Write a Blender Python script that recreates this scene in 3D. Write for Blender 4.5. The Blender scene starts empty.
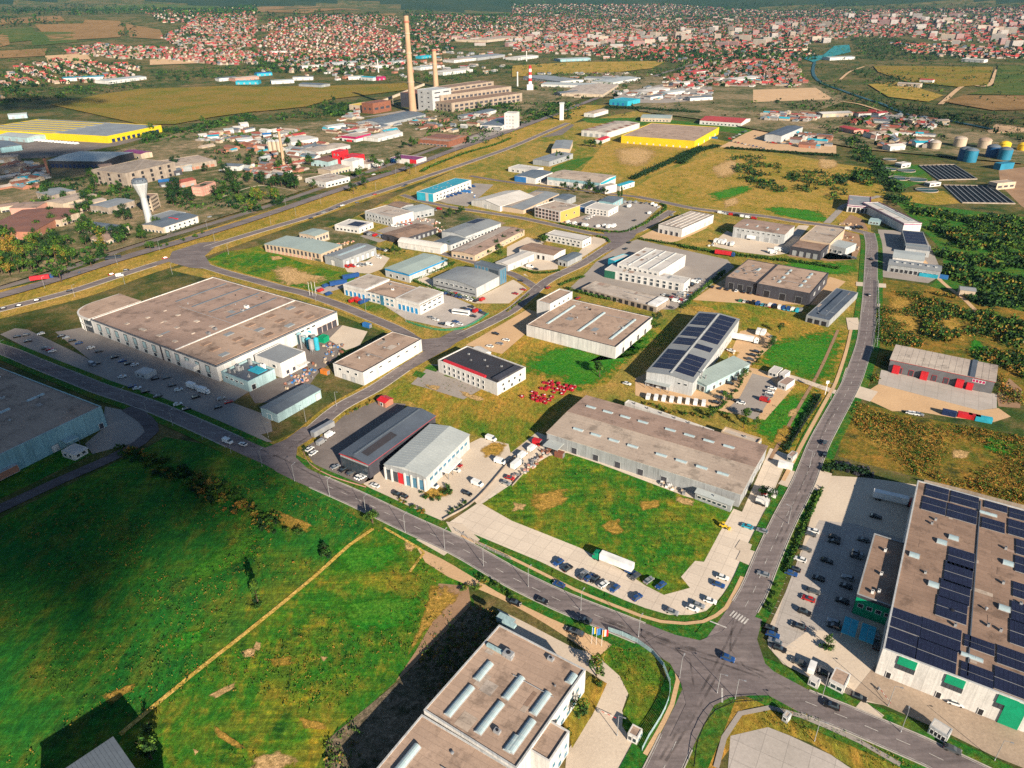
import bpy, bmesh, math, random
from math import radians as rad, sin, cos, pi, hypot
from mathutils import Vector, Matrix, noise
from mathutils.geometry import tessellate_polygon

R = random.Random(11)
S = bpy.context.scene
COL = S.collection

# ------------------------------------------------------------------ camera, light, exposure
FPX, YH, ROLL, CAMH = 710.0, 0.0, rad(-0.8), 180.0
PITCH = math.atan((384 - YH) / FPX)
cam = bpy.data.cameras.new("camera")
cam.sensor_width = 36.0
cam.lens = FPX / 1024 * 36.0
cam.clip_start, cam.clip_end = 1.0, 40000.0
camo = bpy.data.objects.new("camera", cam)
camo.matrix_world = Matrix.Translation((0, 0, CAMH)) @ Matrix.Rotation(pi / 2 - PITCH, 4, 'X') @ Matrix.Rotation(ROLL, 4, 'Z')
COL.objects.link(camo)
S.camera = camo

SUN_EL, SUN_AZ = rad(23.5), rad(152.0)          # azimuth clockwise from +Y
SUNV = Vector((cos(SUN_EL) * sin(SUN_AZ), cos(SUN_EL) * cos(SUN_AZ), sin(SUN_EL)))
world = bpy.data.worlds.new("World")
S.world = world
world.use_nodes = True
wn = world.node_tree
bg = wn.nodes["Background"]
sky = wn.nodes.new("ShaderNodeTexSky")
sky.sky_type = 'NISHITA'
sky.sun_disc = False
sky.sun_elevation = SUN_EL
sky.sun_rotation = SUN_AZ
sky.air_density = 1.0
sky.dust_density = 0.1
sky.altitude = 1500
wn.links.new(sky.outputs[0], bg.inputs[0])
bg.inputs[1].default_value = 0.05
sl = bpy.data.lights.new("sun", 'SUN')
sl.energy = 5.0
sl.angle = rad(0.5)
sl.color = (1.0, 0.87, 0.70)
so = bpy.data.objects.new("sun", sl)
so.rotation_euler = SUNV.to_track_quat('Z', 'Y').to_euler()
so.location = (0, 0, 900)
COL.objects.link(so)
S.view_settings.view_transform = 'Standard'
S.view_settings.look = 'None'
S.view_settings.gamma = 1.0
S.view_settings.exposure = 1.27
S.render.engine = 'CYCLES'
S.cycles.max_bounces = 5
S.cycles.diffuse_bounces = 2
S.cycles.glossy_bounces = 2
S.cycles.transparent_max_bounces = 6
S.cycles.volume_bounces = 0
S.cycles.use_denoising = False

# ------------------------------------------------------------------ terrain and pixel -> ground
def smooth(t):
    t = max(0.0, min(1.0, t))
    return t * t * (3 - 2 * t)

def tz(x, y):
    d = hypot(x, y)
    if d < 1800:
        return 0.0
    s = smooth((d - 1800) / 3600)
    ang = x / d
    wl = 1 - 0.85 * smooth((ang + 0.30) / 0.5)
    z = s * (120 * wl + 22) + s * (8 + 26 * wl) * noise.noise(Vector((x / 800, y / 800, 3.1)))
    m = smooth((d - 6200) / 4500)
    z += m * (440 + 170 * noise.noise(Vector((x / 2600, y / 2600, 7.7))) + 60 * noise.noise(Vector((x / 700, y / 700, 1.7))))
    return z

_c, _s = cos(PITCH), sin(PITCH)
_rc, _rs = cos(ROLL), sin(ROLL)
def ray(p):
    x, y = (p[0] - 512) / FPX, -(p[1] - 384) / FPX
    x, y = _rc * x - _rs * y, _rs * x + _rc * y
    return Vector((x, _c + y * _s, -_s + y * _c))

def g(p, z=0.0):
    """the point of the ground (plus height z) that the photograph shows at pixel p"""
    d = ray(p)
    dh = hypot(d.x, d.y)
    if d.z < 0:
        t = (CAMH - z) / -d.z
        if t * dh < 1800:
            return Vector((d.x * t, d.y * t, 0.0))
    t = 1700 / dh
    st = 25 / dh
    while t * dh < 14000:
        if CAMH + d.z * t - z <= tz(d.x * t, d.y * t):
            break
        t += st
    lo, hi = t - st, t
    for _ in range(12):
        m = (lo + hi) / 2
        if CAMH + d.z * m - z <= tz(d.x * m, d.y * m): hi = m
        else: lo = m
    return Vector((d.x * hi, d.y * hi, tz(d.x * hi, d.y * hi)))

def proj(w):
    X, Y, Z = w[0], w[1], w[2] - CAMH
    dep, up = Y * _c - Z * _s, Y * _s + Z * _c
    x, y = X / dep, up / dep
    return (512 + FPX * (_rc * x + _rs * y), 384 - FPX * (-_rs * x + _rc * y))

def px(reg, s):
    """pixels from a zoomed study of the photograph: 'cr' = 4x tile, 'z x y' = 6.4x crop, 'w' = 5.28x crop, 'a' = plain"""
    v = [float(t) for t in s.replace(',', ' ').split()]
    if reg == 'a': ox, oy, k = 0, 0, 1
    elif reg[0] == 'z':
        ox, oy = [float(t) for t in reg[1:].split()]; k = 6.4
    elif reg == 'w': ox, oy, k = 830, 100, 5.28
    else: ox, oy, k = 256 * int(reg[0]), 192 * int(reg[1]), 4
    return [(ox + v[i] / k, oy + v[i + 1] / k) for i in range(0, len(v), 2)]

# ------------------------------------------------------------------ materials
MATS = {}
def _nt(name):
    m = bpy.data.materials.new(name)
    m.use_nodes = True
    nt = m.node_tree
    return m, nt, nt.nodes["Principled BSDF"]

def _coords(nt, rndoff=True, rot=0.0, scale=(1, 1, 1)):
    tc = nt.nodes.new("ShaderNodeTexCoord")
    out = tc.outputs["Object"]
    if rndoff:
        oi = nt.nodes.new("ShaderNodeObjectInfo")
        ml = nt.nodes.new("ShaderNodeMath"); ml.operation = 'MULTIPLY'; ml.inputs[1].default_value = 300
        nt.links.new(oi.outputs["Random"], ml.inputs[0])
        va = nt.nodes.new("ShaderNodeVectorMath"); va.operation = 'ADD'
        nt.links.new(out, va.inputs[0]); nt.links.new(ml.outputs[0], va.inputs[1])
        out = va.outputs[0]
    mp = nt.nodes.new("ShaderNodeMapping")
    mp.inputs["Rotation"].default_value = (0, 0, rot)
    mp.inputs["Scale"].default_value = scale
    nt.links.new(out, mp.inputs["Vector"])
    return mp.outputs[0]

def _noise(nt, co, scale, detail=5, rough=0.6):
    n = nt.nodes.new("ShaderNodeTexNoise")
    n.inputs["Scale"].default_value = scale
    n.inputs["Detail"].default_value = detail
    n.inputs["Roughness"].default_value = rough
    nt.links.new(co, n.inputs["Vector"])
    return n.outputs[0]

def _ramp(nt, fac, stops):
    r = nt.nodes.new("ShaderNodeValToRGB")
    e = r.color_ramp.elements
    while len(e) < len(stops): e.new(0.5)
    for el, (p, c) in zip(e, stops):
        el.position = p
        el.color = (c[0], c[1], c[2], 1) if isinstance(c, (tuple, list)) else (c, c, c, 1)
    nt.links.new(fac, r.inputs[0])
    return r.outputs[0]

def _mix(nt, a, b, fac, mode='MIX'):
    m = nt.nodes.new("ShaderNodeMix")
    m.data_type = 'RGBA'; m.blend_type = mode
    for sock, v in ((m.inputs[0], fac), (m.inputs[6], a), (m.inputs[7], b)):
        if hasattr(v, 'links') or isinstance(v, bpy.types.NodeSocket): nt.links.new(v, sock)
        elif isinstance(v, (int, float)): sock.default_value = v
        else: sock.default_value = (v[0], v[1], v[2], 1)
    return m.outputs[2]

def mat(name, c1, c2=None, scale=0.15, rough=0.8, metal=0.0, fine=0.25, spec=0.3, bump=0.0, cell=0.0, felt=0.0, panel=0):
    """weathered plain surface: two colours blotched together plus a finer mottling"""
    if c2 is None: c2 = tuple(x * 0.72 for x in c1)
    m, nt, b = _nt(name)
    co = _coords(nt)
    col = _mix(nt, c1, c2, _ramp(nt, _noise(nt, co, scale), [(0.35, 0.0), (0.70, 1.0)]))
    f = _ramp(nt, _noise(nt, co, 1.4, 6, 0.7), [(0.3, 1 - fine), (0.75, 1.0)])
    col = _mix(nt, col, f, 1.0, 'MULTIPLY')
    if panel:
        # cladding sheets of slightly different age, their joints, and rain streaks running down
        sp = nt.nodes.new("ShaderNodeSeparateXYZ"); nt.links.new(_coords(nt, False, rad(31)), sp.inputs[0])
        def mth(op, a, b):
            n = nt.nodes.new("ShaderNodeMath"); n.operation = op
            for i, v in enumerate((a, b)):
                if isinstance(v, (int, float)): n.inputs[i].default_value = v
                else: nt.links.new(v, n.inputs[i])
            return n.outputs[0]
        t = mth('ADD', sp.outputs[0], sp.outputs[1])
        u = mth('MULTIPLY', t, .42)
        wn_ = nt.nodes.new("ShaderNodeTexWhiteNoise"); wn_.noise_dimensions = '1D'; nt.links.new(mth('FLOOR', u, 0), wn_.inputs["W"])
        col = _mix(nt, col, _ramp(nt, wn_.outputs[0], [(0, .88), (1, 1.04)]), 1.0, 'MULTIPLY')
        col = _mix(nt, col, _ramp(nt, mth('FRACT', u, 0), [(.0, .72), (.05, 1.0), (.95, 1.0), (1.0, .72)]), .8, 'MULTIPLY')
        cx = nt.nodes.new("ShaderNodeCombineXYZ"); nt.links.new(t, cx.inputs[0]); nt.links.new(mth('MULTIPLY', sp.outputs[2], .07), cx.inputs[1])
        col = _mix(nt, col, _ramp(nt, _noise(nt, cx.outputs[0], 1.3, 6, .7), [(.34, .70), (.55, 1.0)]), .8, 'MULTIPLY')
    if felt:
        # roofing felt laid in long strips, each aged a little differently, with dark ponding stains
        br = nt.nodes.new("ShaderNodeTexBrick")
        br.inputs["Scale"].default_value = 1.0
        br.inputs["Brick Width"].default_value = 11.0; br.inputs["Row Height"].default_value = 2.1
        br.inputs["Mortar Size"].default_value = 0.07
        br.inputs["Color1"].default_value = (1, 1, 1, 1); br.inputs["Color2"].default_value = (1 - felt, 1 - felt, 1 - felt, 1); br.inputs["Mortar"].default_value = (.66, .66, .66, 1)
        nt.links.new(_coords(nt, False, rad(31)), br.inputs["Vector"])
        col = _mix(nt, col, br.outputs[0], 0.85, 'MULTIPLY')
        col = _mix(nt, col, _ramp(nt, _noise(nt, co, .11, 7, .72), [(.38, .62), (.48, 1.0), (.62, 1.0), (.70, 1.14)]), 1.0, 'MULTIPLY')
    if cell:
        br = nt.nodes.new("ShaderNodeTexBrick")
        br.inputs["Scale"].default_value = 1.0
        br.inputs["Brick Width"].default_value = cell; br.inputs["Row Height"].default_value = cell
        br.inputs["Mortar Size"].default_value = 0.09; br.offset = 0.0
        br.inputs["Color1"].default_value = (1, 1, 1, 1); br.inputs["Color2"].default_value = (.9, .9, .9, 1)
        br.inputs["Mortar"].default_value = (.62, .62, .62, 1)
        nt.links.new(_coords(nt, False, rad(31)), br.inputs["Vector"])
        col = _mix(nt, col, br.outputs[0], 0.8, 'MULTIPLY')
    nt.links.new(col, b.inputs["Base Color"])
    b.inputs["Roughness"].default_value = rough
    b.inputs["Metallic"].default_value = metal
    b.inputs["Specular IOR Level"].default_value = spec
    if bump:
        bp = nt.nodes.new("ShaderNodeBump"); bp.inputs["Strength"].default_value = bump; bp.inputs["Distance"].default_value = 0.3
        nt.links.new(_noise(nt, co, 0.9, 6), bp.inputs["Height"]); nt.links.new(bp.outputs[0], b.inputs["Normal"])
    MATS[name] = m
    return m

def land(name, green, mid, dry, amount=0.5, scale=0.03, rot=0.0, streak=1.0, soft=False, bump=0.6, dark=None, rows=None):
    """grassland: lush, middling and parched growth in drifts, streaked along the mowing direction"""
    m, nt, b = _nt(name)
    co = _coords(nt, False)
    cs = _coords(nt, False, rot, (1, streak, 1))
    big = _noise(nt, co, scale, 6, 0.65)
    a = 1 - amount
    col = _ramp(nt, big, [(0.22 + .36 * a - .1, green), (0.22 + .36 * a + .03, mid), (0.22 + .36 * a + .17, dry)])
    n2 = _noise(nt, cs, scale * 7, 6, 0.7)
    col = _mix(nt, col, _ramp(nt, n2, [(0.36, green), (0.5, mid), (0.66, dry)]), 0.55)
    if dark:
        col = _mix(nt, col, dark, _ramp(nt, _noise(nt, co, scale * 2.6, 6, 0.7), [(0.56, 0.0), (0.66, 0.8)]))
    if rows is not None:
        # mowing swaths: long uneven streaks
        sw = _noise(nt, _coords(nt, False, -rows, (.05, .55, 1)), 1.0, 5, .75)
        msk = _ramp(nt, _noise(nt, co, .02, 4), [(.38, 0.15), (.6, .8)])
        col = _mix(nt, col, _ramp(nt, sw, [(.36, (.5, .6, .55)), (.5, (1, 1, 1)), (.64, (1.9, 1.5, .9))]), msk, 'MULTIPLY')
    n3 = _noise(nt, cs, 0.7, 9, 0.85)
    col = _mix(nt, col, _ramp(nt, n3, [(0.3, 0.3), (0.5, 0.85), (0.72, 1.9)]), 1.0, 'MULTIPLY')
    nt.links.new(col, b.inputs["Base Color"])
    b.inputs["Roughness"].default_value = 0.95
    b.inputs["Specular IOR Level"].default_value = 0.1
    if bump:
        bp = nt.nodes.new("ShaderNodeBump"); bp.inputs["Strength"].default_value = bump; bp.inputs["Distance"].default_value = 0.9
        nt.links.new(n3, bp.inputs["Height"]); nt.links.new(bp.outputs[0], b.inputs["Normal"])
    if soft: _soften(nt, b, co)
    MATS[name] = m
    return m

def _soften(nt, b, co):
    at = nt.nodes.new("ShaderNodeAttribute"); at.attribute_name = "cover"
    ad = nt.nodes.new("ShaderNodeMath"); ad.operation = 'ADD'
    nt.links.new(at.outputs["Fac"], ad.inputs[0])
    nt.links.new(_ramp(nt, _noise(nt, co, 0.22, 6, 0.7), [(0.2, 0.0), (0.8, 1.0)]), ad.inputs[1])
    nt.links.new(_ramp(nt, ad.outputs[0], [(0.62, 0.0), (0.92, 1.0)]), b.inputs["Alpha"])

def asphalt(name, c1, c2, rot=0.0, tyre=0.35):
    """worn road surface: patches, and darker and paler streaks along the traffic"""
    m, nt, b = _nt(name)
    co = _coords(nt, False)
    cs = _coords(nt, False, rot, (0.06, 1, 1))
    col = _mix(nt, c1, c2, _ramp(nt, _noise(nt, co, 0.06, 6, 0.65), [(0.35, 0.0), (0.65, 1.0)]))
    col = _mix(nt, col, _ramp(nt, _noise(nt, cs, 0.5, 5, 0.7), [(0.3, 1 - tyre), (0.65, 1.15)]), 1.0, 'MULTIPLY')
    col = _mix(nt, col, _ramp(nt, _noise(nt, co, 0.9, 7, 0.75), [(0.3, 0.8), (0.7, 1.15)]), 1.0, 'MULTIPLY')
    br = nt.nodes.new("ShaderNodeTexBrick")          # patch repairs
    br.inputs["Scale"].default_value = 1.0; br.inputs["Brick Width"].default_value = 17.0; br.inputs["Row Height"].default_value = 3.4; br.inputs["Mortar Size"].default_value = 0.05
    br.inputs["Color1"].default_value = (1.06, 1.06, 1.06, 1); br.inputs["Color2"].default_value = (.80, .80, .82, 1); br.inputs["Mortar"].default_value = (.7, .7, .7, 1)
    nt.links.new(_coords(nt, False, rot), br.inputs["Vector"])
    col = _mix(nt, col, br.outputs[0], 0.7, 'MULTIPLY')
    nt.links.new(col, b.inputs["Base Color"])
    b.inputs["Roughness"].default_value = 0.85
    b.inputs["Specular IOR Level"].default_value = 0.25
    MATS[name] = m
    return m

def M(n): return MATS[n]
# roofs
mat('roof_tan', (.44, .315, .235), (.34, .24, .18), .05, felt=.12)
mat('roof_pink', (.37, .26, .205), (.28, .195, .155), .05, felt=.12)
mat('roof_beige', (.46, .375, .30), (.36, .285, .23), .05, felt=.10)
mat('roof_pale', (.50, .43, .36), (.36, .30, .26), .04, felt=.10)
mat('roof_brown', (.30, .20, .145), (.22, .145, .105), .06, felt=.12)
mat('roof_grey', (.25, .265, .27), (.19, .20, .21), .06, .5)
mat('roof_light', (.40, .43, .42), (.31, .34, .34), .06, .5)
mat('roof_dark', (.095, .115, .145), (.065, .08, .105), .07, .5)
mat('roof_slate', (.13, .155, .18), (.09, .11, .135), .08, .5)
mat('roof_black', (.045, .04, .045), (.03, .03, .035), .1, .6)
mat('roof_white', (.58, .55, .51), (.46, .43, .39), .06, .6)
mat('roof_teal', (.03, .30, .40), (.03, .24, .33), .06, .5)
mat('roof_sage', (.33, .40, .37), (.27, .33, .31), .06, .6)
mat('roof_red', (.42, .055, .05), (.32, .045, .045), .06, .6)
mat('roof_tile', (.32, .075, .05), (.22, .06, .045), .08, .8)
mat('roof_tile_brown', (.22, .10, .07), (.15, .075, .06), .08, .8)
# walls
mat('wall_white', (.64, .62, .59), (.55, .53, .50), .12, .7, panel=1)
mat('wall_cream', (.52, .42, .31), (.43, .34, .25), .12, panel=1)
mat('wall_beige', (.48, .37, .26), (.40, .30, .21), .12)
mat('wall_grey', (.33, .345, .35), (.27, .28, .29), .1, .6, panel=1)
mat('wall_pale_grey', (.48, .49, .49), (.41, .42, .42), .1, .6, panel=1)
mat('wall_dark', (.06, .06, .075), (.045, .045, .055), .1, .6, panel=1)
mat('wall_teal', (.25, .42, .46), (.20, .35, .39), .1, .6, panel=1)
mat('wall_aqua', (.36, .50, .52), (.29, .42, .44), .1, .6, panel=1)
mat('wall_brick', (.36, .16, .10), (.28, .12, .08), .2)
mat('wall_pink', (.50, .26, .20), (.42, .21, .17), .2)
mat('wall_orange', (.62, .32, .08), (.54, .27, .07), .1)
mat('wall_yellow', (.64, .46, .012), (.56, .40, .012), .1, .6)
mat('wall_concrete', (.36, .30, .24), (.24, .19, .155), .15, panel=1)
mat('wall_sooty', (.37, .295, .225), (.27, .21, .16), .1, panel=1)
mat('tank_blue', (.015, .085, .22), None, .1, .5); mat('tank_light', (.02, .19, .31), None, .1, .5); mat('water_dark', (.010, .014, .020), None, .2, .7, 0, .2, .1); mat('crate_red', (.38, .012, .03), None, .3, .5)
mat('blue', (.03, .16, .42), None, .2, .5)
mat('bright_blue', (.02, .24, .50), None, .2, .5)
mat('cyan', (.03, .36, .48), None, .2, .5)
mat('green', (.0, .27, .13), None, .2, .6)
mat('dark_green', (.02, .12, .07), None, .2, .6)
mat('red', (.55, .02, .03), None, .2, .5)
mat('magenta', (.38, .02, .10), None, .2, .5)
mat('purple', (.22, .03, .13), None, .2, .5)
mat('yellow', (.75, .50, .03), None, .2, .5)
mat('orange', (.62, .20, .03), None, .2, .5)
mat('white', (.78, .77, .74), None, .2, .45)
mat('silver', (.42, .43, .44), None, .3, .35, .3)
mat('grey', (.20, .20, .21), None, .3, .5)
mat('steel', (.38, .39, .39), None, .3, .4, .5)
mat('dark', (.025, .025, .03), None, .3, .5)
mat('navy', (.02, .035, .10), None, .3, .35)
mat('rust', (.24, .09, .05), (.15, .06, .04), .3)
mat('glass', (.035, .05, .065), (.02, .03, .04), .3, .12, 0, .1, .8)
mat('glass_blue', (.05, .17, .26), (.03, .11, .18), .2, .12, 0, .1, .8)
mat('skylight', (.34, .43, .45), (.26, .34, .36), .4, .25, 0, .15, .6)
mat('solar', (.014, .018, .045), (.010, .013, .032), .3, .5, 0, .1, .3)
mat('car_black', (.012, .012, .014), None, .3, .25, 0, .1, .6)
mat('car_white', (.72, .72, .70), None, .3, .3, 0, .08, .5)
mat('car_silver', (.36, .37, .38), None, .3, .3, .4, .08, .5)
mat('car_grey', (.09, .095, .10), None, .3, .3, .2, .08, .5)
mat('car_red', (.36, .015, .015), None, .3, .3, 0, .08, .5)
mat('car_blue', (.015, .06, .20), None, .3, .3, 0, .08, .5)
mat('tyre', (.015, .015, .015), None, .5, .9)
mat('lamp_glass', (.6, .6, .55), None, .5, .2)
mat('taillight', (.30, .01, .01), None, .5, .3)
mat('trunk', (.10, .065, .04), (.06, .04, .028), .8, .9)
# hard ground
mat('concrete', (.60, .50, .39), (.50, .41, .32), .05, .9, bump=.1)
mat('concrete_slabs', (.66, .56, .45), (.56, .47, .38), .05, .9, cell=5.0)
mat('concrete_grey', (.33, .29, .255), (.26, .225, .20), .05, .9)
mat('slabs_grey', (.46, .41, .37), (.38, .34, .30), .05, .9, cell=6.0)
mat('sand', (.58, .38, .21), (.48, .31, .17), .06, .95, bump=.3)
mat('dirt', (.33, .20, .115), (.24, .145, .085), .06, .95, bump=.3)
mat('gravel', (.20, .17, .155), (.13, .11, .10), .08, .95, bump=.3)
mat('stained_yard', (.42, .32, .235), (.28, .21, .155), .07, .9, fine=.35)
mat('kerb', (.46, .42, .37), None, .3, .9)
mat('paint', (.70, .67, .62), (.40, .37, .34), .6, .8, 0, .5)
asphalt('asphalt', (.140, .116, .114), (.185, .155, .148), rad(31))
asphalt('asphalt_north', (.155, .128, .124), (.20, .166, .157), rad(-57))
asphalt('asphalt_dark', (.085, .072, .075), (.115, .096, .096), rad(31))
# growth
land('grass_lush', (.006, .110, .018), (.026, .135, .014), (.17, .145, .018), .28, .02, rad(-38), .45, dark=(.008, .055, .012), rows=rad(57))
land('grass_field', (.008, .125, .014), (.048, .155, .012), (.30, .200, .026), .40, .03, rad(20), .6, dark=(.008, .06, .010), rows=rad(47))
land('grass_verge', (.008, .115, .018), (.025, .130, .014), (.16, .14, .02), .40, .06)
land('grass_dry', (.025, .150, .016), (.15, .170, .018), (.46, .235, .045), .54, .02, rad(-60), .5)
land('grass_ochre', (.09, .14, .018), (.27, .195, .028), (.44, .26, .070), .50, .02, rad(10), .6)
land('scrub', (.018, .085, .010), (.12, .115, .016), (.38, .18, .035), .45, .03, dark=(.016, .035, .012))
land('meadow', (.045, .10, .012), (.16, .145, .016), (.30, .165, .040), .55, .012, rad(-5), 4.0)
land('works', (.014, .065, .012), (.10, .10, .04), (.36, .25, .155), .47, .012, dark=(.03, .05, .02), bump=.4)
land('plain', (.020, .125, .014), (.15, .155, .022), (.44, .26, .07), .56, .016, rad(25), .6)
land('base', (.012, .058, .012), (.055, .075, .016), (.24, .15, .07), .42, .011, dark=(.010, .032, .014), bump=.3)
land('hill_forest', (.012, .035, .016), (.020, .045, .018), (.045, .06, .02), .4, .003, bump=0)
land('crop_brown', (.16, .10, .035), (.22, .13, .05), (.28, .17, .075), .5, .01, rad(15), .3, bump=0)
land('crop_green', (.035, .075, .014), (.06, .10, .018), (.14, .12, .03), .4, .01, rad(15), .3, bump=0)
asphalt('tyre_marks', (.05, .045, .045), (.07, .06, .06))
nt_ = MATS['tyre_marks'].node_tree; nt_.links.new(_ramp(nt_, _noise(nt_, _coords(nt_, False), .22, 5), [(.40, 0.0), (.68, .5)]), nt_.nodes['Principled BSDF'].inputs['Alpha'])
land('track', (.34, .27, .04), (.48, .32, .06), (.58, .37, .12), .5, .2)
land('rough_ground_shade_toned', (.05, .065, .03), (.13, .105, .07), (.24, .18, .12), .5, .05, dark=(.02, .03, .012))  # rough soil and growth, toned dark for shade beside the bottom hall
land('worn', (.26, .19, .06), (.42, .27, .11), (.54, .35, .17), .6, .05, soft=True)
land('dry_drift', (.14, .15, .022), (.30, .19, .03), (.44, .25, .06), .6, .05, soft=True)
land('green_drift', (.010, .15, .014), (.03, .18, .012), (.09, .19, .018), .4, .05, soft=True)
m_, nt_, b_ = _nt('water'); MATS['water'] = m_
b_.inputs["Base Color"].default_value = (.010, .055, .055, 1); b_.inputs["Roughness"].default_value = .4; b_.inputs["Specular IOR Level"].default_value = .15
mat('basin_water', (.02, .24, .24), None, .02, .5)
mat('wall_slate', (.13, .13, .14), None, .2, .6)
for nm, c in (('leaf_dark', (.018, .052, .012)), ('leaf_mid', (.035, .100, .014)), ('leaf_light', (.085, .155, .018)),
              ('leaf_dry', (.24, .165, .028)), ('leaf_ochre', (.33, .15, .03)), ('leaf_deep', (.010, .034, .016))):
    mat(nm, c, tuple(x * .7 for x in c), .7, .8, 0, .3, .15)

# ------------------------------------------------------------------ mesh builder
class MB:
    def __init__(s): s.v, s.f, s.m, s.slots = [], [], [], []
    def mi(s, m):
        if m not in s.slots: s.slots.append(m)
        return s.slots.index(m)
    def add(s, vs, fs, m):
        o, k = len(s.v), s.mi(m)
        s.v.extend([tuple(v) for v in vs])
        for f in fs:
            s.f.append([i + o for i in f]); s.m.append(k)
    def box(s, o, a, b, c, m):
        """box from corner o along the edge vectors a, b, c"""
        o, a, b, c = Vector(o), Vector(a), Vector(b), Vector(c)
        if a.cross(b).dot(c) < 0: a, b = b, a
        vs = [o, o + a, o + a + b, o + b, o + c, o + a + c, o + a + b + c, o + b + c]
        s.add(vs, [(3, 2, 1, 0), (4, 5, 6, 7), (0, 1, 5, 4), (1, 2, 6, 5), (2, 3, 7, 6), (3, 0, 4, 7)], m)
    def cbox(s, x, y, z, lx, ly, lz, m):
        s.box((x - lx / 2, y - ly / 2, z), (lx, 0, 0), (0, ly, 0), (0, 0, lz), m)
    def prism(s, prof, d, m, m2=None):
        """closed outline (list of Vectors) swept along d"""
        n = len(prof); d = Vector(d)
        vs = [Vector(p) for p in prof] + [Vector(p) + d for p in prof]
        fs = [list(range(n))[::-1], list(range(n, 2 * n))] + [(i, (i + 1) % n, n + (i + 1) % n, n + i) for i in range(n)]
        s.add(vs, fs, m)
    def lathe(s, prof, m, n=16, o=(0, 0, 0), cap=True):
        vs, fs = [], []
        for r, z in prof:
            for k in range(n):
                a = 2 * pi * k / n
                vs.append((o[0] + r * cos(a), o[1] + r * sin(a), o[2] + z))
        for j in range(len(prof) - 1):
            for k in range(n):
                fs.append((j * n + k, j * n + (k + 1) % n, (j + 1) * n + (k + 1) % n, (j + 1) * n + k))
        if cap:
            fs.append(tuple(range(n))[::-1]); fs.append(tuple(range((len(prof) - 1) * n, len(prof) * n)))
        s.add(vs, fs, m)
    def tube(s, a, b, r, m, n=8, r2=None):
        a, b = Vector(a), Vector(b); r2 = r if r2 is None else r2
        q = (b - a).to_track_quat('Z', 'Y')
        vs = [a + q @ Vector((r * cos(2 * pi * k / n), r * sin(2 * pi * k / n), 0)) for k in range(n)] + \
             [b + q @ Vector((r2 * cos(2 * pi * k / n), r2 * sin(2 * pi * k / n), 0)) for k in range(n)]
        s.add(vs, [(k, (k + 1) % n, n + (k + 1) % n, n + k) for k in range(n)] + [tuple(range(n))[::-1], tuple(range(n, 2 * n))], m)
    def mesh(s, name, smooth=False):
        me = bpy.data.meshes.new(name)
        me.from_pydata(s.v, [], s.f)
        for m in s.slots: me.materials.append(MATS[m])
        if len(s.slots) > 1: me.polygons.foreach_set('material_index', s.m)
        if smooth: me.polygons.foreach_set('use_smooth', [True] * len(s.f))
        me.update()
        return me
    def build(s, name, parent=None, loc=None, smooth=False):
        o = bpy.data.objects.new(name, s.mesh(name, smooth))
        COL.objects.link(o)
        if parent is not None: o.parent = parent
        if loc is not None: o.location = loc
        return o

def empty(name, loc, rz=0.0):
    o = bpy.data.objects.new(name, None)
    o.empty_display_size = 1
    o.location = loc; o.rotation_euler = (0, 0, rz)
    COL.objects.link(o)
    return o

CHILD = {}
def copy_tree(o, parent=None):
    c = o.copy(); COL.objects.link(c)
    c.parent = parent
    for ch in CHILD.get(o.name, ()):
        CHILD.setdefault(c.name, []).append(copy_tree(ch, c))
    return c
def adopt(p, o):
    CHILD.setdefault(p.name, []).append(o)
    return o

# ------------------------------------------------------------------ labels: the look, then where it stands
LANDMARKS, PENDING = [], []
def tag(o, label, cat, group=None):
    o['label'] = label; o['category'] = cat
    if group: o['group'] = group
    return o
def landmark(phrase, p): LANDMARKS.append((phrase, p))
def later(o, look, cat, p, group=None):
    """label to be completed once all landmarks are known"""
    o['category'] = cat
    if group: o['group'] = group
    PENDING.append((o, look, p))
    return o
ORD = "first second third fourth fifth sixth seventh eighth ninth tenth eleventh twelfth thirteenth fourteenth fifteenth sixteenth seventeenth eighteenth nineteenth".split()
TENS = {2: 'twenty', 3: 'thirty', 4: 'forty', 5: 'fifty', 6: 'sixty', 7: 'seventy', 8: 'eighty', 9: 'ninety'}
TENTH = {2: 'twentieth', 3: 'thirtieth', 4: 'fortieth', 5: 'fiftieth', 6: 'sixtieth', 7: 'seventieth', 8: 'eightieth', 9: 'ninetieth'}
def ordinal(n):
    if n < 20: return ORD[n - 1]
    if n > 99: return str(n) + 'th'
    t, u = divmod(n, 10)
    return TENTH[t] if u == 0 else TENS[t] + '-' + ORD[u - 1]
def finish_labels():
    d = {}
    for o, look, p in PENDING:
        best = min(LANDMARKS, key=lambda L: (L[1][0] - p[0]) ** 2 + (2.0 * (L[1][1] - p[1])) ** 2)
        dx, dy = p[0] - best[1][0], p[1] - best[1][1]
        if abs(dx) > 1.6 * abs(dy): rel = 'right of' if dx > 0 else 'left of'
        else: rel = 'in front of' if dy > 0 else 'behind'
        d.setdefault((look, rel + ' the ' + best[0]), []).append((p[0], p[1], o))
    for (look, where), lst in d.items():
        lst.sort(key=lambda t: (t[0], t[1]))
        for i, (_, _, o) in enumerate(lst):
            if len(lst) == 1: o['label'] = look + ' ' + where
            elif i == 0: o['label'] = 'leftmost ' + look + ' ' + where
            elif i == len(lst) - 1: o['label'] = 'rightmost ' + look + ' ' + where
            else: o['label'] = look + ', ' + ordinal(i + 1) + ' from left, ' + where

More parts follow.
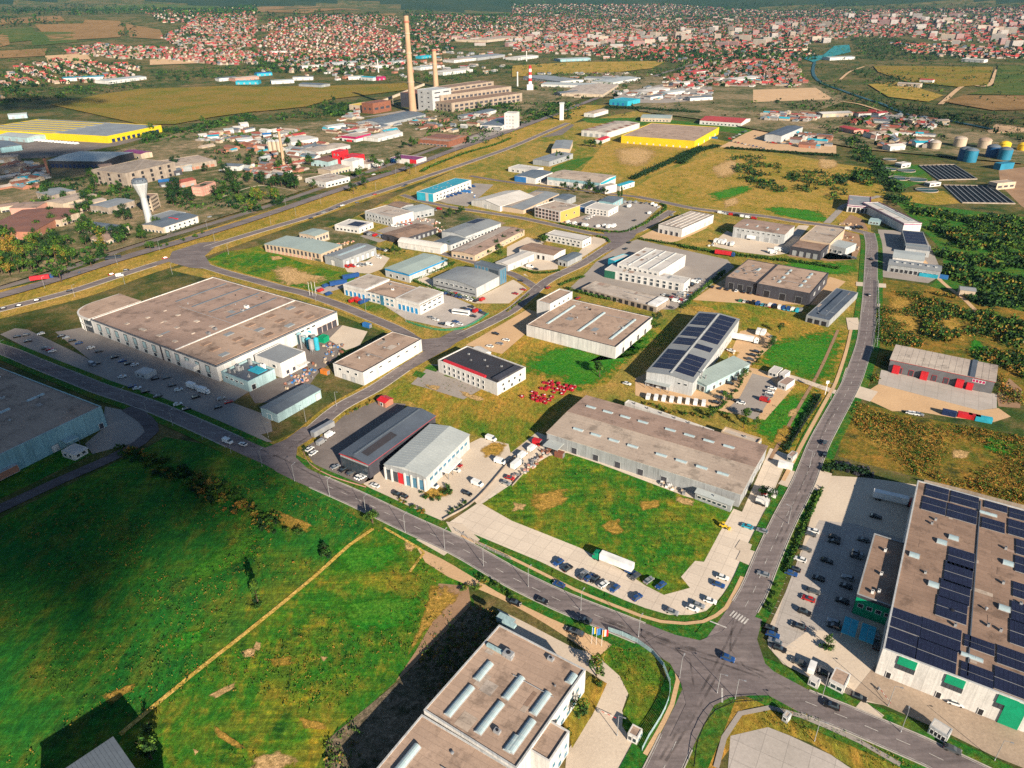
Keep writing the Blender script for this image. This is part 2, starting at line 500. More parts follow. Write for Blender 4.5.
# ------------------------------------------------------------------ sheets of ground
def cat_rom(pts, step):
    out = []
    P = [pts[0] * 2 - pts[1]] + pts + [pts[-1] * 2 - pts[-2]]
    for i in range(1, len(P) - 2):
        n = max(1, int((P[i + 1] - P[i]).length / step))
        for k in range(n):
            t = k / n
            a, b, c, d = P[i - 1], P[i], P[i + 1], P[i + 2]
            out.append(0.5 * ((2 * b) + (c - a) * t + (2 * a - 5 * b + 4 * c - d) * t * t + (3 * b - a - 3 * c + d) * t ** 3))
    out.append(pts[-1])
    return out

def structure(o):
    o['kind'] = 'structure'
    return o

ZL = [0.0]
def poly(name, pts, m, z):
    """flat outlined sheet of ground; far ones follow the slope"""
    w = [g(p) for p in pts]
    far = max(hypot(v.x, v.y) for v in w) > 1750
    bm = bmesh.new()
    vs = [bm.verts.new((v.x, v.y, z if not far else 0)) for v in w]
    for t in tessellate_polygon([[Vector((v.x, v.y, 0)) for v in w]]):
        try: bm.faces.new([vs[i] for i in t])
        except ValueError: pass
    if far:
        for _ in range(4):
            es = [e for e in bm.edges if e.calc_length() > 90]
            if es: bmesh.ops.subdivide_edges(bm, edges=es, cuts=1)
        bmesh.ops.triangulate(bm, faces=bm.faces[:])
        for v in bm.verts: v.co.z = tz(v.co.x, v.co.y) + z + 1.6
    for f in bm.faces:
        f.normal_update()
        if f.normal.z < 0: f.normal_flip()
    me = bpy.data.meshes.new(name); bm.to_mesh(me); bm.free()
    me.materials.append(M(m))
    o = bpy.data.objects.new(name, me); COL.objects.link(o)
    return structure(o)

def drift(name, pts, m, z):
    """worn or greener patch whose edge frays out into the growth around it"""
    w = [g(p) for p in pts]
    c = sum(w, Vector()) / len(w)
    n = len(w)
    ring = cat_rom(w + [w[0]], 4)[:-1]
    vs, al = [(c.x, c.y, z)], [.8]
    k = len(ring)
    for s, a in ((0.5, .55), (1.45, -0.45)):
        for v in ring:
            q = c + (v - c) * s
            vs.append((q.x, q.y, z)); al.append(a)
    fs = [(0, 1 + i, 1 + (i + 1) % k) for i in range(k)] + [(1 + i, 1 + k + i, 1 + k + (i + 1) % k, 1 + (i + 1) % k) for i in range(k)]
    me = bpy.data.meshes.new(name); me.from_pydata(vs, [], fs)
    at = me.attributes.new("cover", 'FLOAT', 'POINT'); at.data.foreach_set('value', al)
    me.materials.append(M(m))
    o = bpy.data.objects.new(name, me); COL.objects.link(o)
    return structure(o)

def ribbon(name, pts, w, m, z, w2=None, kerb=False, step=6.0):
    c = cat_rom([g(p) for p in pts], step)
    n = len(c)
    mb = MB(); L, Rr = [], []
    for i, p in enumerate(c):
        d = (c[min(i + 1, n - 1)] - c[max(i - 1, 0)]); d.z = 0; d.normalize()
        s = Vector((-d.y, d.x, 0))
        ww = w if w2 is None else w + (w2 - w) * i / (n - 1)
        L.append(p + s * ww / 2); Rr.append(p - s * ww / 2)
    far = 1.2 if max(hypot(p.x, p.y) for p in c) > 1750 else 0
    vs = [(p.x, p.y, tz(p.x, p.y) + z + far) for p in L] + [(p.x, p.y, tz(p.x, p.y) + z + far) for p in Rr]
    mb.add(vs, [(n + i, n + i + 1, i + 1, i) for i in range(n - 1)], m)
    o = structure(mb.build(name))
    return o, c

def outline_strip(name, pts, w, h, m, closed=False, z=0.0):
    """low kerb or coping along a line"""
    c = cat_rom([g(p) for p in pts], 5) if len(pts) > 2 else [g(p) for p in pts]
    mb = MB(); n = len(c); A = []
    for i, p in enumerate(c):
        d = (c[min(i + 1, n - 1)] - c[max(i - 1, 0)]); d.z = 0; d.normalize()
        s = Vector((-d.y, d.x, 0)) * w / 2
        A += [p + s + Vector((0, 0, z)), p + s + Vector((0, 0, z + h)), p - s + Vector((0, 0, z + h)), p - s + Vector((0, 0, z))]
    fs = []
    for i in range(n - 1):
        k = 4 * i
        fs += [(k, k + 1, k + 5, k + 4), (k + 1, k + 2, k + 6, k + 5), (k + 2, k + 3, k + 7, k + 6)]
    fs += [(3, 2, 1, 0), (4 * n - 4, 4 * n - 3, 4 * n - 2, 4 * n - 1)]
    mb.add(A, fs, m)
    return mb.build(name)

# ================================================================== GROUND
def make_ground():
    ys = [-400, -100, 100, 400, 800, 1200, 1500]
    y = 1600
    while y < 16000:
        ys.append(y); y += 60 + (y - 1600) * 0.035
    vs, fs = [], []
    NX = 90
    for y in ys:
        hw = 900 + max(y, 0) * 1.05
        for i in range(NX + 1):
            x = -hw + 2 * hw * i / NX
            vs.append((x, y, tz(x, y)))
    for j in range(len(ys) - 1):
        for i in range(NX):
            a = j * (NX + 1) + i
            fs.append((a, a + 1, a + NX + 2, a + NX + 1))
    me = bpy.data.meshes.new('ground'); me.from_pydata(vs, [], fs)
    me.materials.append(M('base')); me.materials.append(M('hill_forest'))
    me.polygons.foreach_set('material_index', [1 if (sum(vs[k][1] for k in f) / 4 > 6600 + 900 * noise.noise(Vector((vs[f[0]][0] / 900, 3, 1)))) else 0 for f in fs])
    me.polygons.foreach_set('use_smooth', [True] * len(fs))
    o = bpy.data.objects.new('ground', me); COL.objects.link(o); structure(o)
make_ground()

# ---- fields and lots, lowest layer first (pixel outlines -> ground)
A = lambda s: px('a', s)
poly('plain', A('170 270, 345 222, 400 194, 470 163, 560 126, 640 110, 720 140, 870 170, 872 300, 850 386, 800 470, 700 450, 560 425, 470 470, 380 500, 240 455, 300 430, 430 350, 300 300'), 'plain', .012)
poly('works_ground', A('-80 302, 0 288, 256 208, 420 152, 560 108, 640 76, 560 78, 500 98, 420 112, 330 122, 200 128, 150 142, 90 160, -80 200'), 'works', .014)
poly('works_ground', A('600 80, 780 70, 850 100, 800 118, 870 112, 1024 140, 1024 165, 860 150, 700 120, 640 112'), 'works', .016)
poly('field', A('-80 560, 20 508, 150 446, 165 437, 228 448, 300 482, 372 520, 420 548, 452 575, 474 600, 474 612, 330 740, 320 800, -150 810'), 'grass_lush', .02)
poly('field', A('372 522, 425 548, 468 588, 474 612, 400 675, 335 730, 300 800, 90 800, 127 728, 256 625, 313 578'), 'grass_field', .03)
poly('field', A('380 398, 400 384, 440 374, 498 395, 566 404, 530 440, 512 452, 478 436, 440 425, 412 402'), 'grass_dry', .03)
poly('field', px('21', '0 600, 60 560, 410 672, 560 565, 640 510, 690 492, 470 660, 440 700, 380 768, 250 800, 100 860, -100 800, -200 700'), 'grass_dry', .04)
poly('field', A('690 300, 706 296, 770 308, 850 330, 838 375, 822 402, 792 456, 765 446, 742 430, 740 380, 742 322'), 'grass_dry', .03)
poly('field', px('32', '350 70, 600 132, 900 185, 1010 210, 1200 240, 1200 540, 1024 490, 640 385, 280 290, 300 180'), 'scrub', .03)
poly('field', px('31', '440 345, 620 370, 800 420, 1100 500, 1100 900, 940 780, 900 690, 500 630, 430 720, 400 780, 420 600'), 'scrub', .03)
poly('field', px('31', '480 10, 620 50, 1100 110, 1100 700, 940 780, 900 690, 740 640, 640 380, 700 330, 700 240, 600 130'), 'grass_verge', .025)
poly('field', A('198 264, 225 252, 258 247, 300 262, 322 268, 340 272, 360 274, 345 286, 318 297, 298 290, 262 281, 228 272'), 'grass_field', .03)
poly('field', A('628 192, 650 178, 716 152, 768 155, 872 168, 886 192, 880 210, 846 222, 796 219, 740 209, 700 206, 645 197'), 'grass_ochre', .03)
poly('field', px('20', '270 690, 380 560, 620 570, 880 570, 800 600, 490 725, 400 690'), 'grass_ochre', .03)
poly('field', px('20', '160 670, 240 640, 330 625, 250 680, 150 690'), 'grass_verge', .05)
poly('field', px('20', '280 475, 500 470, 760 490, 1000 490, 940 540, 800 520, 480 500, 300 490'), 'grass_verge', .03)
poly('meadow', px('00', '200 420, 400 380, 560 358, 760 352, 900 345, 1024 350, 1130 380, 1200 395, 1200 410, 1090 440, 1024 448, 860 470, 700 500, 560 500, 400 465'), 'meadow', .04)
poly('meadow', px('10', '-20 350, 300 345, 600 335, 620 360, 300 400, 200 430, 0 450'), 'meadow', .03)
poly('field', px('00', '590 580, 760 560, 960 560, 900 590, 700 605, 600 610'), 'grass_ochre', .03)
poly('field', px('10', '100 500, 330 480, 420 490, 300 535, 160 530'), 'grass_ochre', .03)
poly('field', px('20', '0 265, 250 250, 620 245, 560 275, 430 290, 150 300, 0 310'), 'grass_ochre', .03)
poly('field', px('30', '420 265, 900 270, 880 340, 760 350, 560 330, 440 290'), 'meadow', .04)
poly('field', px('30', '920 265, 1100 262, 1100 385, 800 380, 900 345'), 'crop_green', .04)
poly('field', px('30', '400 340, 520 330, 700 385, 640 410, 480 390'), 'grass_ochre', .04)
poly('field', px('30', '780 385, 1100 385, 1100 440, 900 445, 700 410'), 'crop_brown', .05)
poly('bare_field', px('30', '-60 362, 190 354, 262 400, -60 412'), 'sand', .05)
poly('bare_field', px('20', '800 360, 1060 366, 1060 410, 820 402'), 'sand', .05)
poly('bare_field', px('w', '890 370, 1060 350, 1060 590, 1010 560, 900 450'), 'dirt', .05)
poly('bare_field', px('w', '830 160, 880 125, 1060 150, 1060 168, 840 178'), 'sand', .05)
poly('field', px('w', '375 490, 600 480, 690 545, 560 555, 420 540'), 'grass_ochre', .05)
poly('field', px('w', '240 340, 470 340, 540 420, 380 470, 280 400'), 'grass_verge', .05)
# hillside parcels
for s, m in (('0 120, 130 110, 160 160, 0 175', 'crop_green'), ('140 100, 330 95, 500 110, 480 150, 200 165', 'crop_brown'), ('120 130, 300 125, 310 170, 130 185', 'crop_green'),
             ('0 140, 30 130, 40 180, 0 190', 'crop_brown'), ('340 80, 480 85, 500 140, 390 150, 330 100', 'crop_brown'), ('180 225, 350 215, 370 255, 200 265', 'sand'),
             ('0 205, 190 195, 180 225, 0 235', 'crop_brown'), ('500 95, 640 120, 660 160, 520 150', 'crop_brown'), ('600 240, 780 235, 790 255, 600 262', 'sand'),
             ('330 30, 620 15, 880 25, 800 40, 500 55', 'crop_green'), ('0 75, 240 65, 260 85, 0 100', 'crop_brown')):
    poly('hill_field', px('00', s), m, .1)
for s in ('0 30, 250 25, 420 40, 200 55, 0 50', '420 60, 560 55, 540 90, 440 90', '0 110, 170 105, 200 130, 60 135', '640 60, 740 60, 740 85, 650 85'):
    poly('hill_field', px('10', s), 'crop_brown', .1)

# ---- yards and paved lots
poly('parking_lot', A('444 526, 478 503, 512 470, 548 437, 560 440, 742 512, 770 448, 789 455, 770 500, 744 558, 728 588, 717 601, 706 611, 690 615, 669 615, 645 608, 624 600, 580 581, 541 562, 500 545, 459 528'), 'concrete_slabs', .06)
poly('lawn', A('440 528, 459 525, 541 558, 624 597, 669 612, 706 608, 728 586, 745 556, 757 560, 738 605, 724 624, 692 632, 650 626, 560 590, 452 544'), 'grass_verge', .055)
poly('yard', A('466 492, 512 452, 537 432, 552 438, 512 472, 478 505'), 'concrete', .07)
poly('field', A('482 504, 512 484, 534 465, 549 456, 567 453, 600 464, 687 497, 734 508, 720 532, 704 562, 695 561, 681 577, 690 588, 664 595, 646 586, 625 572, 580 548, 540 532, 512 521'), 'grass_field', .09)
poly('yard', px('12', '430 400, 470 345, 660 330, 900 215, 1010 240, 1024 300, 870 465, 730 555, 560 480'), 'concrete', .06)
poly('yard', px('12', '185 255, 300 140, 480 70, 600 80, 480 300, 470 380, 400 410, 240 330'), 'gravel', .06)
poly('parking_lot', px('11', '620 768, 700 690, 745 690, 900 790, 830 830, 700 790'), 'concrete_grey', .06)
for s_ in ('690 690, 740 700, 720 720, 670 705', '770 725, 860 745, 840 760, 750 735', '640 715, 680 725, 660 745, 625 735'): poly('lawn', px('11', s_), 'grass_lush', .08)
drift('grass_patch', px('12', '660 430, 700 405, 780 410, 790 440, 720 470, 660 460'), 'dry_drift', .09)
poly('yard', px('z640 300', '-30 500, 40 470, 400 590, 560 380, 640 200, 690 190, 800 195, 880 255, 700 430, 860 470, 900 480, 960 495, 1000 540, 800 768, 560 720, 440 690, 160 660, -30 610'), 'sand', .05)
poly('parking_lot', px('z640 300', '640 620, 720 470, 830 500, 880 560, 790 700, 740 770, 560 700'), 'concrete_grey', .07)
poly('parking_lot', px('32', '215 365, 395 375, 640 410, 600 620, 470 830, 1100 1560, 490 1290, 330 1260, 60 1120, 0 1050, 0 980, 100 770, 170 540, 190 450'), 'concrete', .05)
poly('parking_lot', px('32', '205 545, 350 560, 600 640, 440 900, 300 1000, 170 980, 60 1060, 15 1010, 60 860, 120 700'), 'slabs_grey', .06)
poly('yard', px('33', '330 480, 430 355, 700 430, 1100 560, 1100 800, 900 720, 740 640, 560 560, 470 520'), 'stained_yard', .07)
poly('forecourt', px('z864 330', '110 255, 740 395, 850 410, 850 500, 735 515, 90 345'), 'slabs_grey', .08)
poly('yard', px('z864 330', '-40 430, 95 345, 735 515, 860 500, 940 555, 830 590, 560 560, 330 520, 180 520, 30 450'), 'sand', .06)
poly('yard', px('z864 330', '850 420, 930 310, 1010 380, 1000 500, 860 490'), 'dirt', .05)
poly('parking_lot', px('33', '-150 640, 0 605, 90 640, 250 715, 420 830, -200 1000, -160 768'), 'slabs_grey', .06)
# bottom building's surroundings
poly('gravel_shade_patch', px('13', '560 430, 860 118, 1000 165, 960 210, 690 560, 480 800, 270 900, 280 660'), 'rough_ground_shade_toned', .05)  # rough gravel, outlined as the hall's cast shadow and coloured dark for it
poly('dirt_patch', px('13', '730 30, 850 40, 860 120, 620 370, 560 420, 640 300, 720 160'), 'dirt', .05)
poly('yard', px('23', '-60 130, 60 190, 250 290, 330 310, 430 400, 465 470, 440 540, 520 720, 590 740, 560 900, 200 900, 220 700, 320 560, 380 430, 300 380, 0 260'), 'concrete', .06)
poly('lawn', px('23', '355 240, 400 240, 500 290, 570 340, 615 420, 620 490, 590 570, 530 680, 480 660, 440 600, 445 540, 470 480, 430 400, 340 320'), 'grass_field', .09)
poly('lawn', px('23', '310 400, 380 430, 330 540, 240 690, 225 620, 180 580, 240 480'), 'grass_dry', .09)
poly('lawn', px('23', '700 790, 760 620, 800 560, 880 500, 950 485, 1060 490, 1180 560, 1424 690, 1650 790, 1400 790, 1200 670, 1024 605, 900 650, 800 790'), 'grass_dry', .05)
drift('grass_patch', A('764 339, 842 327, 847 350, 828 385, 790 376, 764 369, 752 365'), 'green_drift', .046)
drift('grass_patch', A('764 395, 822 391, 812 421, 790 449, 760 441, 748 428'), 'green_drift', .048)
drift('grass_patch', A('779 259, 857 264, 856 276, 779 271'), 'green_drift', .047)
drift('grass_patch', A('768 205, 836 219, 826 224, 768 213'), 'green_drift', .046)
drift('grass_patch', A('560 395, 548 380, 500 372, 530 352, 560 345, 640 356, 652 330, 668 335, 620 372, 590 392'), 'green_drift', .048)
mk = ribbon('driveway', A('784 375, 806 382, 840 394'), 4.5, 'concrete', .21)
# middle yards
poly('works_ground', px('z400 180', '-60 160, 240 130, 500 230, 680 275, 560 340, 340 470, 20 445, -80 330'), 'works', .04)
poly('works_ground', px('z540 160', '-40 200, 60 130, 480 170, 560 250, 480 300, 130 400, -60 330'), 'works', .042)
poly('yard', A('466 345, 528 309, 546 316, 502 354'), 'sand', .045)
poly('works_ground', px('z260 180', '60 400, 420 300, 760 380, 700 520, 400 520'), 'works', .043)
poly('yard', px('z400 180', '100 640, 170 620, 480 760, 800 600, 850 650, 780 740, 700 790, 480 790, 180 690'), 'concrete', .05)
poly('yard', px('11', '360 380, 460 420, 600 510, 760 545, 860 535, 920 490, 860 450, 740 400, 400 360, 240 380, 230 420'), 'slabs_grey', .05)
poly('yard', px('21', '380 230, 500 190, 860 270, 890 300, 760 400, 650 470, 560 470, 230 385, 300 320'), 'concrete_grey', .05)
poly('parking_lot', px('z540 160', '130 400, 480 300, 560 260, 700 275, 770 300, 640 415, 540 455, 440 450, 300 430'), 'concrete_grey', .06)
poly('yard', px('z540 160', '640 490, 740 440, 1024 420, 1100 400, 1060 440, 880 520, 820 530, 660 510'), 'sand', .06)
poly('yard', px('z540 160', '240 600, 340 490, 430 510, 440 540, 330 610, 250 640'), 'concrete', .05)
poly('yard', px('z540 160', '0 120, 60 130, 390 160, 480 180, 400 215, 0 170'), 'concrete', .05)
poly('yard', px('z680 180', '190 420, 300 325, 380 355, 660 390, 760 290, 830 290, 690 470, 580 485, 380 460'), 'concrete', .05)
poly('yard', px('z680 180', '80 768, 300 620, 820 740, 960 620, 1060 650, 900 800, 400 790'), 'sand', .05)
poly('yard', px('z680 180', '680 480, 960 420, 1100 440, 1100 510, 960 520, 700 490'), 'dirt', .05)
poly('yard', px('z680 80', '250 430, 420 340, 600 270, 720 260, 860 310, 1000 390, 1000 470, 780 460, 480 440'), 'sand', .06)
poly('yard', px('31', '290 130, 330 90, 380 110, 400 150, 350 270, 240 270, 200 260'), 'dirt', .05)
poly('yard', px('31', '440 150, 620 160, 660 240, 700 330, 640 365, 460 340'), 'concrete_grey', .05)
poly('yard', px('z260 180', '530 540, 680 520, 760 470, 830 500, 780 570, 700 600, 560 590'), 'concrete', .05)
poly('yard', px('z260 180', '640 360, 820 300, 1000 240, 1120 250, 1100 340, 900 360, 760 400'), 'concrete_grey', .05)
poly('yard', px('z400 180', '240 130, 480 20, 600 30, 520 100, 430 170, 300 150'), 'concrete_grey', .05)
poly('yard', px('z400 180', '740 540, 790 470, 1010 520, 1010 570, 880 580, 800 570'), 'concrete', .05)
poly('yard', px('21', '-20 220, 60 180, 130 200, 60 290, -20 300'), 'concrete', .05)
poly('yard', px('01', '340 540, 830 740, 1010 790, 900 860, 560 830, 220 560'), 'concrete_grey', .05)
poly('yard', px('z180 280', '740 480, 760 370, 1030 290, 1100 320, 1000 500, 880 600, 760 768, 480 790, 440 720, 640 620'), 'gravel', .055)
poly('yard', px('z180 280', '950 380, 1040 290, 1200 330, 1150 420, 1060 450'), 'concrete', .06)
poly('parking_lot', px('01', '0 570, 60 545, 110 550, 340 660, 430 720, 620 800, 1000 940, 1090 1000, 1000 1000, 700 880, 520 780, 240 690'), 'concrete_grey', .06)
poly('parking_lot', px('02', '420 0, 620 -40, 1080 130, 1090 190, 1000 215, 720 130, 560 50'), 'concrete_grey', .065)
poly('yard', px('02', '420 90, 520 110, 610 180, 560 230, 370 280, 340 240, 410 180'), 'concrete_grey', .05)
poly('field', px('02', '-100 430, 0 355, 280 250, 370 280, 0 460'), 'grass_lush', .03)
# western works
poly('yard', px('z0 100', '-60 170, 30 180, 420 220, 690 260, 940 240, 760 290, 300 370, -60 380'), 'gravel', .05)
poly('yard', px('z140 100', '380 260, 540 220, 1040 200, 1040 330, 780 330, 400 345'), 'concrete', .05)
poly('yard', px('z140 100', '0 400, 460 360, 640 340, 480 440, 60 470'), 'sand', .05)
poly('yard', px('z260 80', '740 410, 1010 320, 1100 330, 1000 420, 900 430'), 'sand', .06)
poly('yard', px('z260 80', '0 480, 60 350, 420 330, 560 400, 940 430, 850 490, 640 500, 560 620, 200 640, 0 600'), 'concrete', .05)
poly('yard', px('z260 80', '440 330, 560 290, 700 290, 960 280, 780 400, 520 390'), 'concrete_grey', .055)
poly('yard', px('z260 80', '500 270, 640 240, 1000 180, 1100 190, 1000 280, 560 290'), 'concrete_grey', .06)
poly('yard', px('10', '600 490, 900 460, 1060 480, 1060 540, 880 600, 700 580'), 'concrete_grey', .05)
poly('yard', px('20', '10 490, 160 470, 250 500, 200 540, 40 560'), 'gravel', .05)
poly('yard', px('20', '80 300, 460 290, 520 320, 420 390, 200 400, 60 350'), 'works', .05)
poly('yard', px('20', '400 380, 600 340, 800 350, 800 400, 620 415, 420 415'), 'concrete_grey', .05)

# ---- frayed patches of worn, dry and green growth
for reg, s, m in (('z260 180', '50 570, 160 540, 280 580, 380 610, 460 630, 330 680, 150 680, 90 620', 'worn'), ('z260 180', '60 490, 130 485, 150 505, 80 515', 'worn'),
                  ('z260 180', '500 640, 600 600, 640 610, 560 660', 'green_drift'), ('22', '330 560, 430 540, 460 590, 400 610', 'dry_drift'), ('22', '60 440, 220 420, 240 460, 100 520', 'dry_drift'),
                  ('22', '500 470, 600 460, 590 500, 520 510', 'dry_drift'), ('22', '640 440, 740 470, 730 490, 650 470', 'worn'), ('22', '0 470, 60 480, 50 510, 0 510', 'worn'),
                  ('13', '700 20, 830 60, 700 200, 600 330, 650 200', 'dry_drift'), ('13', '160 560, 280 590, 290 620, 190 610', 'dry_drift'), ('13', '30 330, 150 320, 160 350, 60 380', 'dry_drift'),
                  ('13', '-40 730, 100 700, 210 740, 100 790, -40 790', 'worn'), ('13', '0 255, 25 265, 15 300, -20 300', 'worn'), ('13', '255 320, 290 325, 270 350', 'worn'),
                  ('03', '960 300, 1030 280, 1020 330, 970 330', 'worn'), ('03', '770 690, 800 700, 780 720', 'worn'), ('03', '830 480, 950 420, 955 440, 850 500', 'worn'),
                  ('12', '670 0, 750 10, 720 30, 680 15', 'worn'), ('12', '800 20, 920 60, 900 75, 820 45', 'worn'), ('12', '890 260, 960 220, 1010 240, 980 290, 910 300', 'dry_drift'),
                  ('12', '80 500, 240 570, 200 600, 90 560', 'dry_drift'), ('12', '610 580, 660 620, 620 680, 590 670', 'worn'), ('02', '800 370, 880 370, 890 440, 830 440', 'dry_drift'),
                  ('z680 180', '270 130, 360 110, 380 150, 290 180', 'worn'), ('z680 180', '480 180, 620 170, 900 200, 960 240, 700 220', 'green_drift'), ('z680 180', '150 90, 420 30, 480 60, 250 140', 'green_drift'),
                  ('z540 80', '460 440, 640 420, 760 460, 660 560, 500 540', 'worn'), ('z680 80', '180 560, 330 500, 420 560, 260 640', 'worn'), ('z680 80', '880 500, 1000 510, 1010 560, 890 570', 'worn'),
                  ('z640 300', '560 320, 640 330, 620 380, 570 380', 'dry_drift'), ('z680 400', '620 180, 720 160, 700 280, 600 280', 'dry_drift'), ('z680 400', '700 60, 760 50, 740 110, 690 110', 'worn'),
                  ('21', '150 560, 330 600, 400 660, 250 630', 'green_drift'), ('21', '700 450, 800 460, 850 500, 750 490', 'dry_drift'), ('31', '700 440, 800 560, 780 620, 690 560', 'dry_drift'),
                  ('32', '360 100, 560 200, 520 280, 380 240', 'dry_drift'), ('32', '740 260, 820 270, 800 300, 730 300', 'worn'), ('33', '100 500, 260 560, 420 650, 300 640, 150 560', 'dry_drift'),
                  ('32', '560 150, 700 180, 760 240, 620 260', 'dry_drift'), ('32', '820 330, 1000 370, 1000 440, 880 400', 'dry_drift'), ('32', '860 200, 1000 240, 980 300, 860 260', 'green_drift'),
                  ('23', '840 520, 960 500, 880 600, 780 700', 'dry_drift'), ('31', '480 400, 600 420, 640 560, 480 580', 'dry_drift'), ('31', '820 560, 900 660, 860 700, 800 640', 'green_drift'),
                  ('03', '640 260, 860 190, 820 260, 700 320', 'green_drift'), ('03', '400 480, 560 420, 520 470, 440 520', 'dry_drift'), ('03', '850 590, 1000 700, 940 690, 860 640', 'dry_drift'),
                  ('12', '280 640, 600 640, 560 740, 320 760', 'green_drift'), ('13', '300 100, 640 60, 660 200, 400 240', 'green_drift'), ('02', '720 760, 1024 590, 1024 680, 780 800', 'green_drift')):
    ZL[0] += .0015
    drift('grass_patch', px(reg, s), m, .095 + ZL[0])

# ---- roads
MAIN = A('-60 333, 0 349, 40 365, 85 383, 100 389, 150 406, 200 427, 250 450, 271 459, 306 477, 356 499, 406 523, 456 546, 493 567, 512 578, 562 602, 617 624, 662 642, 702 657, 732 667, 768 682, 805 702, 843 717, 888 736, 923 751, 958 768, 1010 793')
NORTH = A('712 655, 729 631, 752 595, 767 559, 784 521, 803 484, 818 446, 831 421, 850 386, 858 365, 865 342, 868 317, 870 292, 871 267, 871.5 245, 869 233')
SOUTH = A('716 650, 704 680, 690 713, 676 742, 664 768, 650 797')
LINK = A('271 459, 281 451, 306 436, 338 409, 376 388, 404 369, 431 352, 456 339, 506 314, 527 298, 549 280, 582 264, 607 248, 624 237, 642 229, 659 219, 672 211')
MIDST = A('431 351, 420 343, 396 329, 363 315, 338 305, 306 294, 281 288, 256 281, 230 274, 205 266, 183 256')
TOPST = A('637 197, 662 202, 690 208, 712 211, 740 214, 768 217, 798 222, 843 228, 869 234')
LOOPA = A('624 237, 594 234, 557 226, 520 218, 488 213, 455 208, 425 202, 402 195')
LOOPB = A('537 289, 520 278, 503 271, 480 264, 455 257, 430 250, 408 243, 385 237, 362 231, 345 230')
BACKST = A('470 176, 500 181, 540 186, 575 190, 610 194, 637 197')
FRONT = A('-60 325, 0 310, 70 292, 125 274, 180 256.5, 225 242, 256 232.5, 318 214, 348 202, 381 191.5, 431 175, 470 162, 512 147, 542 134, 568 123')
HIWAY = A('-60 313, 0 297.5, 50 283, 125 259, 187 241, 256 219.5, 336 192, 406 169, 456 150, 512 131, 550 117, 587 102.5, 627 87.5, 662 74, 697 64, 730 55')
RAIL = A('-60 303, 0 288, 60 271, 125 249, 187 231, 256 210, 330 185, 400 161, 450 143, 506 123, 545 108, 585 93')
for nm, pts, w, m in (('grass_verge', MAIN, 17, 'grass_verge'), ('grass_verge', NORTH, 16, 'grass_verge'), ('grass_verge', SOUTH, 20, 'grass_verge'), ('grass_verge', LINK, 14, 'grass_ochre'), ('grass_verge', MIDST, 13, 'grass_ochre'),
                      ('grass_verge', TOPST, 16, 'grass_ochre'), ('grass_verge', LOOPA, 13, 'grass_ochre'), ('grass_verge', LOOPB, 12, 'grass_ochre'), ('grass_verge', BACKST, 14, 'grass_ochre'),
                      ('grass_verge', A('-60 319, 0 304, 70 287, 125 268, 190 248, 256 226, 330 202, 406 177, 456 160, 512 140, 550 125, 590 105'), 62, 'grass_ochre')):
    ZL[0] += .003
    ribbon(nm, pts, w, m, .11 + ZL[0])
ribbon('rail_bed', RAIL, 9, 'gravel', .20, step=15)
roads = {}
z = .22
for key, pts, w, m in (('SOUTH', SOUTH, 9, 'asphalt_north'), ('MAIN', MAIN, 9.2, 'asphalt'), ('NORTH', NORTH, 8.6, 'asphalt_north'), ('LINK', LINK, 8, 'asphalt_north'), ('MIDST', MIDST, 7.5, 'asphalt'),
                       ('TOPST', TOPST, 8, 'asphalt'), ('LOOPA', LOOPA, 7, 'asphalt'), ('LOOPB', LOOPB, 6.5, 'asphalt'), ('BACKST', BACKST, 7, 'asphalt'), ('FRONT', FRONT, 9, 'asphalt_north'), ('HIWAY', HIWAY, 12, 'asphalt_north')):
    o, c = ribbon('road', pts, w, m, z); roads[key] = (c, w, z); z += .006
# widened junctions
poly('road_junction', A('664 633, 700 641, 722 632, 739 612, 762 620, 757 640, 765 664, 782 680, 774 696, 750 696, 730 698, 714 706, 703 726, 670 737, 686 704, 681 684, 670 664, 640 646'), 'asphalt', z)
poly('road_junction', A('256 452, 286 440, 302 428, 322 424, 298 445, 296 458, 312 473, 300 484, 276 472'), 'asphalt', z + .006)
poly('road_junction', A('420 340, 440 338, 456 330, 472 330, 450 348, 425 362, 404 374, 424 352, 408 340'), 'asphalt', z + .008)
poly('road_junction', A('172 252, 200 243, 222 241, 205 256, 214 270, 190 268, 168 262'), 'asphalt', z + .01)
poly('road_junction', A('603 232, 624 231, 640 228, 634 238, 618 248, 600 256, 612 243'), 'asphalt', z + .012)
def mk_path(name, s, w, m, zz, reg='a'): return ribbon(name, px(reg, s), w, m, zz)
mk_path('access_road', '-60 536, 0 509, 60 481, 110 459, 140 443, 152 432, 146 420, 128 408', 6.5, 'asphalt_dark', z + .014)
mk_path('dirt_track', '120 735, 127.5 728.5, 190 677, 256 625, 313 578, 350 545, 373 529', 1.5, 'track', .195)
mk_path('dirt_track', '384 528, 420 549, 424 553, 410 572', 1.0, 'track', .197)
mk_path('dirt_road', '424 541, 434 558, 455 571, 490 585, 520 599, 552 617, 588 640, 604 652', 7.5, 'sand', .13)
mk_path('footpath', '851 330, 846 352, 836 382, 828 397, 806 437, 783 481', 1.7, 'sand', .24)
mk_path('footpath', '461 536, 500 553, 541 573, 575 590, 609 604, 640 616, 661 622, 685 624, 703 622, 716 616, 726 608, 735 592, 742 577', 1.3, 'sand', .245)
mk_path('footpath', '674 655, 678 680, 672 705, 655 738, 645 755', 1.3, 'sand', .247)
mk_path('footpath', '716 768, 724 738, 740 714, 770 708, 800 716, 860 742, 900 765', 1.5, 'concrete_grey', .249)
mk_path('dirt_track', '915 250, 940 280, 965 300, 985 320, 1010 335, 1040 350', 3, 'sand', .13)
mk_path('dirt_track', '826 224, 838 212, 846 205, 880 196', 6, 'concrete_grey', .132)
